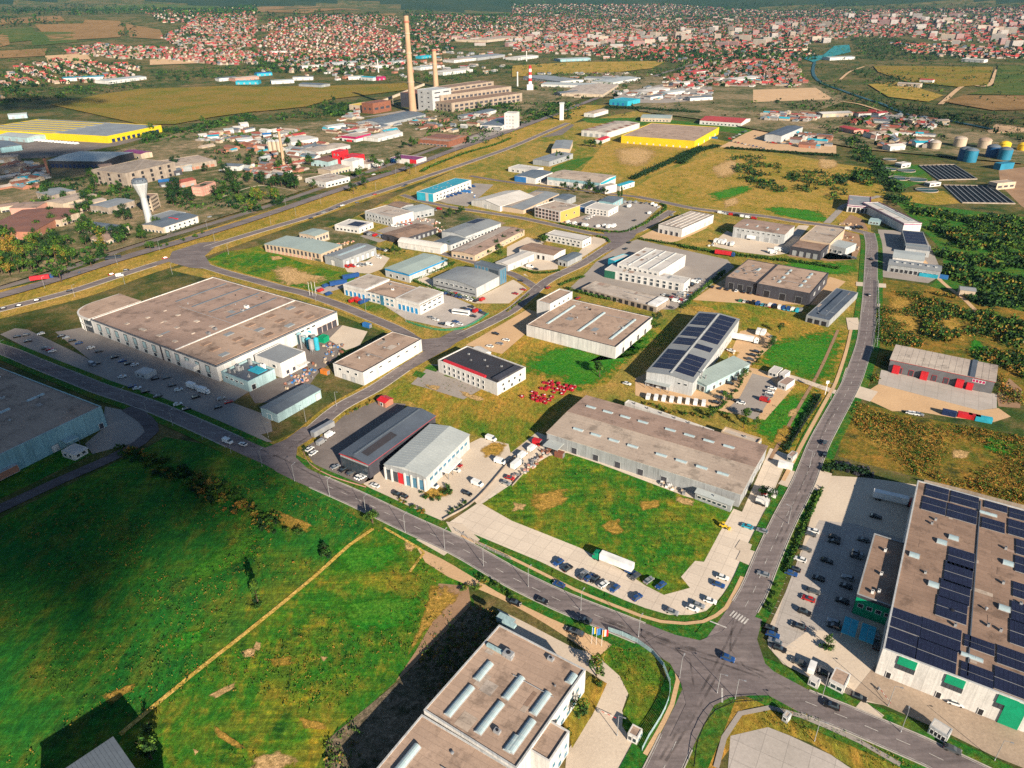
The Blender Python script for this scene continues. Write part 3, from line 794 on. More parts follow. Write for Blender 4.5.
mk_path('dirt_track', '840 80, 850 72, 864 67', 6, 'sand', .15)
mk_path('dirt_track', '940 105, 964 86, 988 86, 997 70', 9, 'sand', .15)
mk_path('dirt_track', '814 88, 834 100, 860 105, 900 118', 6, 'sand', .16)
mk_path('dirt_track', '770 460, 800 405, 820 370, 838 330', 1.6, 'dirt', .12)
# drives joining the roads
zd = .199
for s in ('778 484, 800 492, 806 476, 790 470', '446 522, 456 540, 470 548, 480 540, 462 524', '736 560, 750 566, 756 552, 742 548', '735 548, 748 556, 752 545, 740 540', '812 490, 826 492, 832 474, 820 470',
          '847 395, 870 402, 878 392, 858 386', '840 385, 858 372, 846 368', '868 287, 886 288, 886 284, 870 283', '868 310, 880 308, 880 304, 868 304', '846 318, 858 318, 860 330, 848 330',
          '856 286, 868 287, 868 283, 856 282', '416 540, 430 548, 444 556, 454 548, 432 536', '852 712, 872 728, 884 716, 862 700'):
    zd += .0012
    poly('driveway', A(s), 'concrete', zd)
# the river and its basin
poly('river', px('30', '130 232, 220 222, 265 185, 325 180, 330 210, 240 232, 180 250'), 'basin_water', .08)
ribbon('river', px('30', '190 235, 180 290, 210 330, 300 365, 400 400, 450 415, 560 460, 700 480, 900 520'), 8, 'water', .09)

# ---- kerbs and painted markings
def side(c, off):
    out = []
    n = len(c)
    for i, p in enumerate(c):
        d = c[min(i + 1, n - 1)] - c[max(i - 1, 0)]; d.z = 0; d.normalize()
        out.append(p + Vector((-d.y, d.x, 0)) * off)
    return out
def kerb_line(c, zz):
    mb = MB(); n = len(c); Av = []
    for i, p in enumerate(c):
        d = c[min(i + 1, n - 1)] - c[max(i - 1, 0)]; d.z = 0; d.normalize()
        s = Vector((-d.y, d.x, 0)) * .16
        Av += [p + s, p + s + Vector((0, 0, zz)), p - s + Vector((0, 0, zz)), p - s]
    fs = []
    for i in range(n - 1):
        k = 4 * i
        fs += [(k, k + 1, k + 5, k + 4), (k + 1, k + 2, k + 6, k + 5), (k + 2, k + 3, k + 7, k + 6)]
    mb.add(Av, fs, 'kerb')
    structure(mb.build('kerb'))
JUN = [g(p) for p in A('716 660, 275 459, 432 350, 620 238, 190 258')]
JR = [24, 26, 22, 24, 24]
def runs(c):
    cur, out = [], []
    for p in c:
        if any((p - j).length < r for j, r in zip(JUN, JR)):
            if len(cur) > 2: out.append(cur)
            cur = []
        else: cur.append(p)
    if len(cur) > 2: out.append(cur)
    return out
for key in ('MAIN', 'NORTH', 'SOUTH', 'LINK', 'MIDST', 'FRONT', 'LOOPA', 'LOOPB', 'TOPST'):
    c, w, zz = roads[key]
    for sgn in (1, -1):
        for r in runs(side(c, sgn * (w / 2 + .12))): kerb_line(r, zz + .11)
def dashes(c, off, zz, dash, gap, wid):
    mb = MB(); c = side(c, off); acc = 0.0
    for r in runs(c):
        for i in range(len(r) - 1):
            a, b = r[i], r[i + 1]; L = (b - a).length
            if L < .1: continue
            d = (b - a) / L; s = Vector((-d.y, d.x, 0)) * wid / 2
            t = 0.0
            while t < L:
                ph = (acc + t) % (dash + gap)
                e = min(L, t + (dash - ph if ph < dash else dash + gap - ph))
                if ph < dash - 1e-4:
                    p0, p1 = a + d * t, a + d * e
                    mb.add([q + Vector((0, 0, zz)) for q in (p0 - s, p1 - s, p1 + s, p0 + s)], [(0, 1, 2, 3)], 'paint')
                t = e + 1e-4
            acc += L
    if mb.v: structure(mb.build('road_marking'))
for key in ('MAIN', 'NORTH', 'SOUTH'):
    c, w, zz = roads[key]
    dashes(c, 0, zz + .045, 3.5, 4.5, .17)
    for sgn in (1, -1): dashes(c, sgn * (w / 2 - .45), zz + .045, 40, .01, .13)
dashes(roads['HIWAY'][0], 0, roads['HIWAY'][2] + .045, 60, .01, .5)
dashes(roads['LINK'][0], 0, roads['LINK'][2] + .045, 3.5, 5, .16)
def stripes(a, b, n, depth, wid, zz, nm='road_marking'):
    a, b, = g(a), g(b); d = (b - a).normalized(); s = Vector((-d.y, d.x, 0)) * depth / 2; mb = MB()
    for k in range(n):
        p = a + (b - a) * (k / max(1, n - 1))
        mb.add([q + Vector((0, 0, zz)) for q in (p - d * wid / 2 - s, p + d * wid / 2 - s, p + d * wid / 2 + s, p - d * wid / 2 + s)], [(0, 1, 2, 3)], 'paint')
    structure(mb.build(nm))
for s_, w_ in (('640 637, 690 655, 720 664, 760 678', .7), ('646 634, 694 651, 724 660, 764 673', .7), ('660 760, 686 718, 712 672, 738 620', .7), ('666 762, 692 720, 718 674, 745 623', .7), ('600 620, 650 640, 690 660, 694 690', .6), ('735 612, 730 650, 745 668, 790 690', .6), ('600 618, 640 632, 672 644, 696 652', 2.2),
               ('250 446, 280 458, 310 474, 350 494', .8), ('262 462, 284 452, 310 436', .7), ('420 352, 440 346, 470 332', .7), ('820 440, 826 425, 836 408', .8), ('775 545, 800 490, 822 440', .6), ('780 545, 805 492, 827 441', .6)):
    zt = z + .02 + w_ * .002; ribbon('tyre_marks', A(s_), w_, 'tyre_marks', zt); z += .001
zz = z + .03
stripes(A('732 614')[0], A('746 622')[0], 6, 3.0, .55, zz)
stripes(A('718 625')[0], A('733 631')[0], 1, .5, 5.5, zz)
stripes(A('722 696')[0], A('722 697')[0], 1, .5, 5, zz)
for a, b, n in (('794 528', '768 612', 16), ('840 545', '824 590', 9), ('822 545', '806 582', 8), ('800 610', '786 650', 8), ('776 636', '792 656', 5)):
    if n:
        p, q = g(A(a)[0]), g(A(b)[0]); d = (q - p) / (n - 1); s = Vector((.86, -.5, 0)) * 5; mb = MB()
        u = d.normalized() * .07
        for k in range(n):
            c0 = p + d * k
            mb.add([v + Vector((0, 0, .07 + .004)) for v in (c0 - u - s * .5, c0 + u - s * .5, c0 + u + s * .5, c0 - u + s * .5)], [(0, 1, 2, 3)], 'paint')
        structure(mb.build('parking_marking'))

# ================================================================== BUILDINGS
HALLS = []
class Hall:
    """rectangular building from its eaves corners: a (left), b (front), c (right) as seen in the photograph, at eaves height h"""
    def __init__(s, name, label, cat, lm, reg, co, h, wall, roof, kind='flat', rise=1.0, ridge=None, par=.7, coping=None, group=None, fascia=None, over=.35, seams=0, wall_open=False):
        a, b, c = [g(p, h) for p in px(reg, co)]
        base = tz(b.x, b.y)
        U, V = a - b, c - b
        U.z = V.z = 0
        s.Lu, s.Lv = U.length, V.length
        # square up the corner, sharing the correction between both sides
        au, av = math.atan2(U.y, U.x), math.atan2(V.y, V.x)
        df = (au - av + pi) % (2 * pi) - pi
        e = (abs(df) - pi / 2) / 2 * (1 if df > 0 else -1)
        au -= e; av += e
        s.U, s.V = Vector((cos(au), sin(au), 0)), Vector((cos(av), sin(av), 0))
        s.o = Vector((b.x, b.y, base)); s.h = h; s.kind = kind; s.par = par; s.rise = rise
        s.ridge = ridge or ('u' if s.Lu > s.Lv else 'v')
        HALLS.append(s); s.root = empty(name, s.o)
        tag(s.root, label, cat, group)
        cen = px(reg, co)
        if lm: landmark(lm, ((cen[0][0] + cen[2][0]) / 2, (cen[0][1] + cen[2][1]) / 2 + 3))
        s.wall, s.roofm = wall, roof
        L, W = s.Lu, s.Lv
        P = s.pt
        mb = MB()
        if kind == 'flat':
            t = .35
            out = [(0, 0), (L, 0), (L, W), (0, W)]; inn = [(t, t), (L - t, t), (L - t, W - t), (t, W - t)]
            zi = h - par - .3
            vs = [P(u, v, 0) for u, v in out] + [P(u, v, h) for u, v in out] + [P(u, v, h) for u, v in inn] + [P(u, v, zi) for u, v in inn]
            fs = []
            for i in range(4):
                j = (i + 1) % 4
                fs += [(i, j, 4 + j, 4 + i), (4 + i, 4 + j, 8 + j, 8 + i), (8 + i, 8 + j, 12 + j, 12 + i)]
            mb.add(vs, fs, wall)
            mb.build('wall', s.root)
            r = MB(); r.box(P(.2, .2, h - par - .28), s.U * (L - .4), s.V * (W - .4), (0, 0, .28), roof)
            s.roof = r.build('roof', s.root)
        else:
            n = 9 if kind == 'barrel' else 3
            prof = []
            for k in range(n):
                q = k / (n - 1)
                zr = h + rise * ((1 - (2 * q - 1) ** 2) if kind == 'barrel' else 1 - abs(2 * q - 1))
                prof.append((q, zr))
            if kind == 'mono': prof = [(0, h), (1, h + rise)]
            s.prof = prof
            if s.ridge == 'v':
                pr = [P(0, 0, 0)] + [P(q * L, 0, zz) for q, zz in prof] + [P(L, 0, 0)]; d = s.V * W
            else:
                pr = [P(0, 0, 0)] + [P(0, q * W, zz) for q, zz in prof] + [P(0, W, 0)]; d = s.U * L
            mb.prism(pr, d, wall)
            mb.build('wall', s.root)
            r = MB(); up = Vector((0, 0, .16))
            span = L if s.ridge == 'v' else W
            along, across = (s.V, s.U) if s.ridge == 'v' else (s.U, s.V)
            LL = W if s.ridge == 'v' else L
            for k in range(len(prof) - 1):
                (q0, z0), (q1, z1) = prof[k], prof[k + 1]
                x0, x1 = q0 * span, q1 * span
                if k == 0: sl = (z1 - z0) / (x1 - x0); x0 -= over; z0 -= sl * over
                if k == len(prof) - 2: sl = (z1 - z0) / (x1 - x0); x1 += over; z1 += sl * over
                r.box(across * x0 + Vector((0, 0, z0 + .03)) - along * over, across * (x1 - x0) + Vector((0, 0, z1 - z0)), along * (LL + 2 * over), up, roof)
                if seams:
                    m = int((LL) / seams)
                    for i in range(1, m):
                        r.box(across * x0 + Vector((0, 0, z0 + .19)) + along * (i * LL / m), across * (x1 - x0) + Vector((0, 0, z1 - z0)), along * .07, (0, 0, .06), roof)
            s.roof = r.build('roof', s.root)
        if fascia:
            fm, fh = fascia
            s.ring('fascia', fm, h - fh, h + .04, .09)
        if coping: s.ring('coping', coping, h, h + .14, .06, inner=.45)
    def pt(s, u, v, z): return s.U * u + s.V * v + Vector((0, 0, z))
    def zr(s, u, v):
        if s.kind == 'flat': return s.h - s.par
        q = u / s.Lu if s.ridge == 'v' else v / s.Lv
        for (q0, z0), (q1, z1) in zip(s.prof, s.prof[1:]):
            if q <= q1: return z0 + (z1 - z0) * (q - q0) / (q1 - q0) + .19
        return s.prof[-1][1] + .19
    def ring(s, name, m, z0, z1, out, inner=None):
        L, W = s.Lu, s.Lv
        i_ = -.03 if inner is None else inner
        i_ = -abs(i_) if inner is None else -inner
        o4 = [(-out, -out), (L + out, -out), (L + out, W + out), (-out, W + out)]
        k = .03 if inner is None else inner
        i4 = [(k, k), (L - k, k), (L - k, W - k), (k, W - k)]
        mb = MB()
        vs = [s.pt(u, v, z0) for u, v in o4] + [s.pt(u, v, z1) for u, v in o4] + [s.pt(u, v, z1) for u, v in i4] + [s.pt(u, v, z0) for u, v in i4]
        fs = []
        for i in range(4):
            j = (i + 1) % 4
            fs += [(i, j, 4 + j, 4 + i), (4 + i, 4 + j, 8 + j, 8 + i), (8 + i, 8 + j, 12 + j, 12 + i), (12 + i, 12 + j, j, i)]
        mb.add(vs, fs, m)
        return mb.build(name, s.root)
    def frame(s, face):
        if face == 'u': return s.pt(0, 0, 0), s.U, -s.V, s.Lu
        if face == 'v': return s.pt(0, 0, 0), s.V, -s.U, s.Lv
        if face == 'u2': return s.pt(0, s.Lv, 0), s.U, s.V, s.Lu
        return s.pt(s.Lu, 0, 0), s.V, s.U, s.Lv
    def win(s, face, n, t0, t1, z0, z1, w=None, m='glass', name='window', fm='white', d=.10, fr=.12):
        """n openings spread over the fraction t0..t1 of a wall, z in metres"""
        o, T, N, L = s.frame(face)
        pitch = (t1 - t0) * L / n
        if w is None: w = pitch * .6
        w = min(w, pitch * .98)
        obs = []
        for k in range(n):
            c = t0 * L + pitch * (k + .5)
            mb = MB()
            p = o + T * (c - w / 2) + N * .02
            mb.box(p + Vector((0, 0, z0)), T * w, N * d, (0, 0, z1 - z0), m)
            near = s.o.length < 430
            if near and fm:
                pn, mb = mb, MB()
            if fm:
                for a, bx, zz, hh in ((-fr, w + 2 * fr, z0 - fr, fr), (-fr, w + 2 * fr, z1, fr), (-fr, fr, z0, z1 - z0), (w, fr, z0, z1 - z0)):
                    mb.box(p + T * a + Vector((0, 0, zz)), T * bx, N * (d + .05), (0, 0, hh), fm)
            ob = mb.build(name, s.root); obs.append(ob)
            if near and fm: pn.build('pane' if 'window' in name else 'leaf', ob)
        return obs
    def band(s, face, t0, t1, z0, z1, m, name, d=.08):
        o, T, N, L = s.frame(face)
        mb = MB(); mb.box(o + T * (t0 * L) + N * .015 + Vector((0, 0, z0)), T * ((t1 - t0) * L), N * d, (0, 0, z1 - z0), m)
        return mb.build(name, s.root)
    def canopy(s, face, t0, t1, z, dep, m, name='canopy', th=.35, legs=0):
        o, T, N, L = s.frame(face)
        mb = MB(); mb.box(o + T * (t0 * L) + N * .03 + Vector((0, 0, z)), T * ((t1 - t0) * L), N * dep, (0, 0, th), m)
        for k in range(legs):
            q = o + T * (t0 * L + .2 + ((t1 - t0) * L - .6) * k / max(1, legs - 1)) + N * (dep - .4)
            mb.box(q, T * .2, N * .2, (0, 0, z), 'grey')
        return mb.build(name, s.root)
    def sky(s, u, v, lu, lv, hz=.6, m='skylight', barrel=True, name='skylight'):
        """rooflight centred at the roof fractions u, v; lengths in metres along U and V"""
        mb = MB(); cu, cv = u * s.Lu, v * s.Lv
        z0 = min(s.zr(cu - lu / 2, cv - lv / 2), s.zr(cu + lu / 2, cv + lv / 2)) - .05
        tilt = s.zr(cu + lu / 2, cv + lv / 2) - s.zr(cu - lu / 2, cv - lv / 2)
        long, sh, ll, ls = (s.U, s.V, lu, lv) if lu > lv else (s.V, s.U, lv, lu)
        p0 = s.pt(cu, cv, 0) - long * ll / 2
        n = 7 if barrel else 2
        prof = [p0 + sh * (ls / 2 * -cos(pi * k / (n - 1))) + Vector((0, 0, z0 + .25 + hz * sin(pi * k / (n - 1)))) for k in range(n)] if barrel else \
               [p0 - sh * ls / 2 + Vector((0, 0, z0 + hz)), p0 + sh * ls / 2 + Vector((0, 0, z0 + hz))]
        mb.prism(prof + [p0 + sh * ls / 2 + Vector((0, 0, z0)), p0 - sh * ls / 2 + Vector((0, 0, z0))], long * ll, m)
        if barrel:
            k = int(ll / 1.6)
            for i in range(k + 1):
                q = long * (ll * i / k - .05)
                mb.prism([x + q + Vector((0, 0, .03)) for x in prof] + [x + q - Vector((0, 0, .05)) for x in prof[::-1]], long * .1, 'wall_pale_grey')
            cb = MB(); cb.box(p0 - sh * (ls / 2 + .15) - long * .15 + Vector((0, 0, z0 - .1)), long * (ll + .3), sh * (ls + .3), (0, 0, .34), 'wall_pale_grey')
        ob = mb.build(name, s.root)
        if barrel: cb.build('curb', ob)
        return ob
    def solar(s, u0, v0, u1, v1, nu, nv, z=.25, name='solar_array'):
        mb = MB(); L, W = s.Lu, s.Lv
        for i in range(nu):
            for j in range(nv):
                ua, ub = (u0 + (u1 - u0) * (i + .015) / nu) * L, (u0 + (u1 - u0) * (i + .955) / nu) * L
                va, vb = (v0 + (v1 - v0) * (j + .015) / nv) * W, (v0 + (v1 - v0) * (j + .955) / nv) * W
                q = [s.pt(x, y, s.zr(x, y) + z) for x, y in ((ua, va), (ub, va), (ub, vb), (ua, vb))]
                mb.box(q[0], q[1] - q[0], q[3] - q[0], (0, 0, .06), 'solar')
        mb.box(s.pt(u0 * L, v0 * W, s.zr(u0 * L, v0 * W) + z - .2), s.pt((u1 - u0) * L, 0, s.zr(u1 * L, v0 * W) - s.zr(u0 * L, v0 * W)),
               s.pt(0, (v1 - v0) * W, s.zr(u0 * L, v1 * W) - s.zr(u0 * L, v0 * W)), (0, 0, .14), 'silver')
        return mb.build(name, s.root)
    def vent(s, u, v, r=.6, hz=1.2, m='silver', box=False, name='roof_vent'):
        mb = MB(); p = s.pt(u * s.Lu, v * s.Lv, s.zr(u * s.Lu, v * s.Lv) - .05)
        if box:
            mb.box(p - s.U * r - s.V * r * .7, s.U * 2 * r, s.V * 1.4 * r, (0, 0, hz), m)
            mb.lathe([(r * .45, hz), (r * .45, hz + .15), (r * .2, hz + .15)], 'dark', 10, p)
        else:
            mb.lathe([(r * .6, 0), (r * .6, hz * .6), (r, hz * .65), (r, hz * .85), (r * .2, hz)], m, 12, p)
        return mb.build(name, s.root)
    def strip(s, u0, v0, u1, v1, z, th, m, name):
        """raised strip lying on the roof between roof fractions"""
        mb = MB(); L, W = s.Lu, s.Lv
        q0 = s.pt(u0 * L, v0 * W, s.zr(u0 * L, v0 * W) + z)
        q1 = s.pt(u1 * L, v0 * W, s.zr(u1 * L, v0 * W) + z)
        q3 = s.pt(u0 * L, v1 * W, s.zr(u0 * L, v1 * W) + z)
        mb.box(q0, q1 - q0, q3 - q0, (0, 0, th), m)
        return mb.build(name, s.root)

def H(*a, **k): return Hall(*a, **k)

# ---- 1 the long brown-roofed warehouse above the mown lot
B = H('warehouse', 'long grey warehouse with two-tone brown roof and sixteen skylights beside square green field', 'warehouse', 'long sixteen-skylight warehouse', 'a', '547 432.75, 740.75 494, 767 446.5', 6.6, 'wall_grey', 'roof_beige', 'gable', .9, 'u', seams=0)
B.strip(-.004, .5, 1.004, 1.012, .02, .05, 'roof_pink', 'roof_covering')
for k in range(8):
    t = .10 + k * .101 + (.05 if k > 3 else 0)
    B.sky(1 - t - .03, .22, 4.6, 1.5, .5); B.sky(1 - t + .015, .75, 4.6, 1.5, .5)
B.ring('coping', 'wall_pale_grey', 6.2, 6.5, .12)
for k in range(11): B.band('u', .08 + k * .08, .081 + k * .08, .3, 6.1, 'wall_pale_grey', 'wall_joint', .05)
B.win('u', 5, .3, .9, .1, 3.2, 2.6, 'wall_dark', 'loading_door', 'wall_pale_grey')
B.win('v', 3, .1, .9, .1, 3.4, 3.0, 'wall_pale_grey', 'loading_door', 'grey')
B.canopy('u', .90, .985, 3.4, 6, 'roof_light', 'entrance_canopy', legs=2)
B = H('lean_to_shed', 'low grey lean-to shed against front right end of long skylight warehouse', 'shed', None, '22', '735 432, 876 486, 884 474', 3.4, 'wall_grey', 'roof_light', 'mono', .5, 'u')
B.win('u', 6, .1, .95, 1.2, 2.4, 1.6)
B.vent(.5, .5, .3, .9)
B = H('storage_shed', 'narrow white-roofed shed along rear wall of long skylight warehouse', 'shed', None, '22', '440 82, 795 196, 810 184', 4.6, 'wall_white', 'roof_white', 'flat', par=.3)
for k in range(6): B.vent(.1 + k * .16, .5, .35, .9, 'grey', True)
B.win('v', 1, .2, .8, .3, 2.6, 1.6, 'glass_blue', 'door')
B = H('office_annex', 'beige low annex with parapet at rear corner of long skylight warehouse', 'annex', None, 'z680 400', '262 205, 498 278, 525 248', 5.0, 'wall_beige', 'roof_pale', 'flat', par=.5, coping='wall_beige')
B.win('v', 3, .05, .95, .6, 3.8, 1.8, 'glass_blue')
B.vent(.4, .5, .5, .8, box=True)

# ---- 2 the solar hall
B = H('solar_hall', 'pale metal hall carrying eight solar arrays on its gable roof', 'hall', 'eight-array solar hall', 'a', '646.25 372.2, 693 382.5, 743 320', 8.0, 'wall_pale_grey', 'roof_grey', 'gable', 1.3, 'v', seams=2.2)
for v0, v1, nu, nv in ((.05, .31, 4, 4), (.37, .47, 4, 1), (.53, .98, 4, 6)):
    B.solar(.05, v0, .45, v1, nu, nv) if v0 != .37 else B.solar(.08, v0 + .03, .45, v1, nu, 1)
for v0, v1, nv in ((.06, .34, 4), (.42, .53, 2), (.56, .72, 2), (.755, .97, 3)):
    B.solar(.54, v0, .95, v1, 4, nv)
B.strip(.485, .02, .515, .98, .1, .35, 'wall_pale_grey', 'ridge_vent')
B.canopy('u', .45, .98, 3.4, 3.0, 'roof_light', 'canopy', legs=4)
B.win('u', 2, .50, .95, .1, 3.2, 3.6, 'wall_dark', 'loading_door', 'wall_pale_grey')
B.win('u', 2, .08, .35, 5.2, 6.2, 1.6)
B.win('v', 5, .45, .95, .2, 3.4, 2.6, 'wall_white', 'loading_door', 'grey')
B = H('lean_to_hall', 'low pale green lean-to along right side of eight-array solar hall', 'annex', None, 'z640 300', '352 492, 428 548, 578 372', 4.6, 'wall_aqua', 'roof_sage', 'mono', .9, 'v', seams=2.5)
B.win('v', 6, .1, .95, .4, 2.6, 1.8)
B.win('u', 3, .08, .9, .3, 3.2, 1.9, 'glass')
tt = empty('exhaust_stack', g(px('z640 300', '385 560')[0])); tag(tt, 'slim twin grey exhaust stacks at front corner of eight-array solar hall', 'chimney')
for dx in (0, 2.2):
    mb = MB(); mb.lathe([(.35, 0), (.35, 9 - dx), (.5, 9 - dx), (.5, 9.4 - dx)], 'steel', 10, (dx, 0, 0)); mb.build('flue', tt)
mb = MB(); mb.cbox(1.1, 0, 0, 3.6, 1.6, 1.2, 'grey'); mb.build('base', tt)

# ---- 3 centre hall with three long skylights and a white head block
B = H('warehouse', 'white-walled brown-roofed warehouse with three long skylight strips', 'warehouse', 'three-strip white warehouse', '21', '58 530, 415 620, 562 500', 7.6, 'wall_white', 'roof_tan', 'flat', par=.5, coping='wall_dark')
for u in (.84, .48, .13): B.sky(u, .5, 1.6, B.Lv * .66, .5)
for k in range(9): B.band('u', .1 + k * .1, .102 + k * .1, .2, 7.4, 'wall_pale_grey', 'wall_joint', .05)
B.win('v', 4, .1, .9, .1, 3.4, 2.6, 'wall_dark', 'loading_door')
B.vent(.65, .5, .4); B.vent(.3, .2, .4); B.vent(.7, .85, .5, .9, box=True)
B = H('head_block', 'tall plain white head block with brown roof at corner of three-strip warehouse', 'office', None, '21', '100 434, 152 448, 240 398', 12, 'wall_white', 'roof_tan', 'flat', par=.5, coping='wall_pale_grey')
B.win('v', 4, .1, .9, 8.2, 9.6, 1.6); B.win('v', 3, .1, .9, 4.8, 6.2, 1.6)

# ---- 4 brown-roofed hall by the big factory
B = H('warehouse', 'plain white warehouse with flat brown roof between machinery yard and road', 'warehouse', 'plain brown-topped warehouse', '11', '305 685, 427 722, 667 590', 8.0, 'wall_white', 'roof_tan', 'flat', par=.4, coping='wall_dark')
B.win('u', 3, .1, .9, 5.0, 6.2, 2.0); B.win('v', 6, .05, .95, 5.2, 6.0, 2.4); B.win('u', 2, .2, .8, .1, 3, 2.4, 'wall_pale_grey', 'loading_door', 'grey')
B.vent(.55, .35, .6, .9, 'silver', True); B.vent(.5, .6, .5, .8, 'silver', True); B.vent(.3, .75, .4)

# ---- 5 the big factory
B = H('factory', 'huge flat-roofed factory with stained pinkish roof and rounded glass corner', 'factory', 'huge flat-roofed factory', 'a', '85 320.75, 216 366, 339.5 312', 9.5, 'wall_white', 'roof_pink', 'flat', par=.6, coping='wall_dark')
B.ring('fascia', 'roof_dark', 8.7, 9.4, .07)
B.strip(.02, .01, .30, .99, .02, .3, 'roof_tan', 'raised_roof')
B.strip(.300, .01, .306, .99, .02, .8, 'wall_white', 'parapet')
for k in range(4): B.strip(.42 + k * .14, .52, .43 + k * .14, .96, .05, .35, 'roof_slate', 'roof_gutter')
for i in range(3):
    for j in range(5):
        B.strip(.055 + i * .085, .10 + j * .175 + .02 * i, .085 + i * .085, .16 + j * .175 + .02 * i, .31, .5, 'roof_brown' if (i + j) % 3 else 'roof_grey', 'smoke_vent')
for i in range(4):
    for j in range(3):
        B.strip(.37 + i * .13 + R.random() * .03, .08 + j * .14, .39 + i * .13 + R.random() * .03, .105 + j * .14, .02, .4, 'roof_pale', 'smoke_vent')
B.vent(.45, .72, 1.4, 1.6, 'white', True); B.vent(.43, .66, 1.0, 1.4, 'silver', True); B.vent(.33, .28, 1.2, 1.5, 'grey', True); B.vent(.35, .35, 1.2, 1.5, 'grey', True)
B.win('u', 7, .43, .97, 3.6, 7.4, 3.0, 'wall_aqua', 'window', 'wall_dark', fr=.35)
B.win('u', 5, .03, .40, 3.6, 7.4, 3.0, 'wall_aqua', 'window', 'wall_dark', fr=.35)
B.win('u', 7, .43, .97, .6, 2.6, 3.0, 'wall_dark', 'lower_window', 'wall_aqua'); B.win('u', 5, .03, .40, .6, 2.6, 3.0, 'wall_dark', 'lower_window', 'wall_aqua')
B.band('u', .405, .415, 0, 9.4, 'wall_dark', 'pilaster', .3)
B.win('v', 4, .60, .80, 6.4, 7.4, 2.6); B.win('v', 4, .80, .985, .1, 4.4, 3.4, 'wall_dark', 'loading_door', 'rust')
B.canopy('u', .13, .22, 3.4, 3.5, 'wall_white', 'porch', 2.6)
# rounded corner office
ro = empty('round_office', B.o + B.pt(B.Lu, 0, 0)); tag(ro, 'curved two-storey glass office wing at far left end of huge factory', 'office wing')
U, V = B.U, B.V
rr = 14.0; W0 = 30.0
prof = [Vector((0, 0, 0)) + V * W0] + [V * rr * (1 - sin(t)) * 1.0 + U * (rr * (1 - cos(t)) + 0) * 1.0 for t in []]
arc = [(0.02, -1.0), (8, -1.0)] + [(8 + 17 * sin(t), 16 - 17 * cos(t)) for t in [i * pi / 2 / 10 for i in range(1, 11)]] + [(25, 34), (0.02, 34)]
def rpoly(off, z0): return [U * (u + (off if u > 1 else 0)) + V * (v + (-off if v < 9 else 0)) + Vector((0, 0, z0)) for u, v in arc]
mb = MB(); mb.prism(rpoly(-.6, 0), (0, 0, 8.6), 'glass'); mb.build('glazing', ro)
mb = MB(); mb.prism(rpoly(.3, 8.6), (0, 0, 1.3), 'wall_white'); mb.build('roof_rim', ro)
mb = MB(); mb.prism(rpoly(-.5, 9.88), (0, 0, .1), 'roof_tan'); mb.build('roof', ro)
mb = MB(); mb.prism(rpoly(.15, 4.2), (0, 0, .5), 'wall_pale_grey'); mb.build('floor_band', ro)
for i, (u, v) in enumerate(arc[1:-1]):
    mb = MB(); q = U * (u - .3) + V * (v + .1); mb.tube(q, q + Vector((0, 0, 8.6)), .28, 'wall_white', 8); mb.build('column', ro)
# factory annexes
B = H('annex', 'teal-walled annex with machinery on its flat roof in front of huge factory', 'annex', 'teal machinery annex', 'z180 280', '250 592, 432 652, 612 572', 6.0, 'wall_aqua', 'roof_dark', 'flat', par=1.0, coping='wall_teal')
B.win('u', 4, .15, .9, 3.2, 4.2, 2.2); B.win('v', 1, .1, .25, .2, 3.2, 2.4, 'dark', 'door')
for k in range(15):
    u, v = .1 + .8 * R.random(), .1 + .8 * R.random()
    B.vent(u, v, .4 + R.random() * .8, 1.0 + R.random() * 2.4, R.choice(['silver', 'steel', 'blue', 'grey', 'rust', 'white']), R.random() < .5, 'roof_machine')
B.strip(.05, .45, .45, .8, 1.6, .3, 'cyan', 'plant_cover')
B = H('annex', 'white two-storey block with grey roof beside factory machinery yard', 'annex', 'white grey-roofed block', 'z180 280', '468 482, 640 535, 805 458', 9.0, 'wall_white', 'roof_grey', 'flat', par=.3)
B.win('u', 1, .62, .85, 2.5, 4.0, 2.6); B.win('v', 2, .1, .6, 1.2, 3.4, 2.0, 'wall_dark', 'door'); B.canopy('v', .62, .98, 3.0, 3.0, 'wall_white')
B.win('u', 1, .10, .4, 5.5, 7.0, 2.6)

# ---- 6 left grey hall in the cloud shadow
B = H('warehouse', 'large blue-grey warehouse cut by left edge with rows of rooflights', 'warehouse', 'blue-grey shaded warehouse', 'a', '-90 504, 101.25 406.5, -60 331', 11, 'wall_teal', 'roof_tan', 'flat', par=.3, coping='wall_aqua')
for j, v in enumerate((.22, .45, .68, .88)):
    for k in range(5): B.sky(.12 + k * .2, v, B.Lu * .10, 1.6, .5)
    for k in range(4): B.vent(.22 + k * .2, v + .08, .9, 1.0, 'silver', True)
B.canopy('u', .20, .27, 4.2, 5, 'wall_aqua', 'canopy', .4, 2); B.win('u', 1, .28, .33, .2, 3.6, 3, 'wall_white', 'loading_door', 'grey'); B.win('u', 1, .02, .05, .2, 3.0, 2, 'wall_dark', 'door')
B.win('u', 1, .46, .72, 1.0, 4.2, 12, 'wall_brick', 'loading_dock', 'wall_pale_grey', d=2.2)
B = H('gatehouse', 'small pale flat-roofed gatehouse below wall of blue-grey shaded warehouse', 'gatehouse', None, '02', '252 262, 292 282, 340 250', 3.4, 'wall_white', 'roof_white', 'flat', par=.2)
B.win('u', 2, .1, .9, 1.0, 2.4, 1.6); B.win('v', 2, .1, .9, 1.0, 2.4, 1.6)
B.canopy('v', .0, 1.0, 2.9, 1.2, 'roof_white')

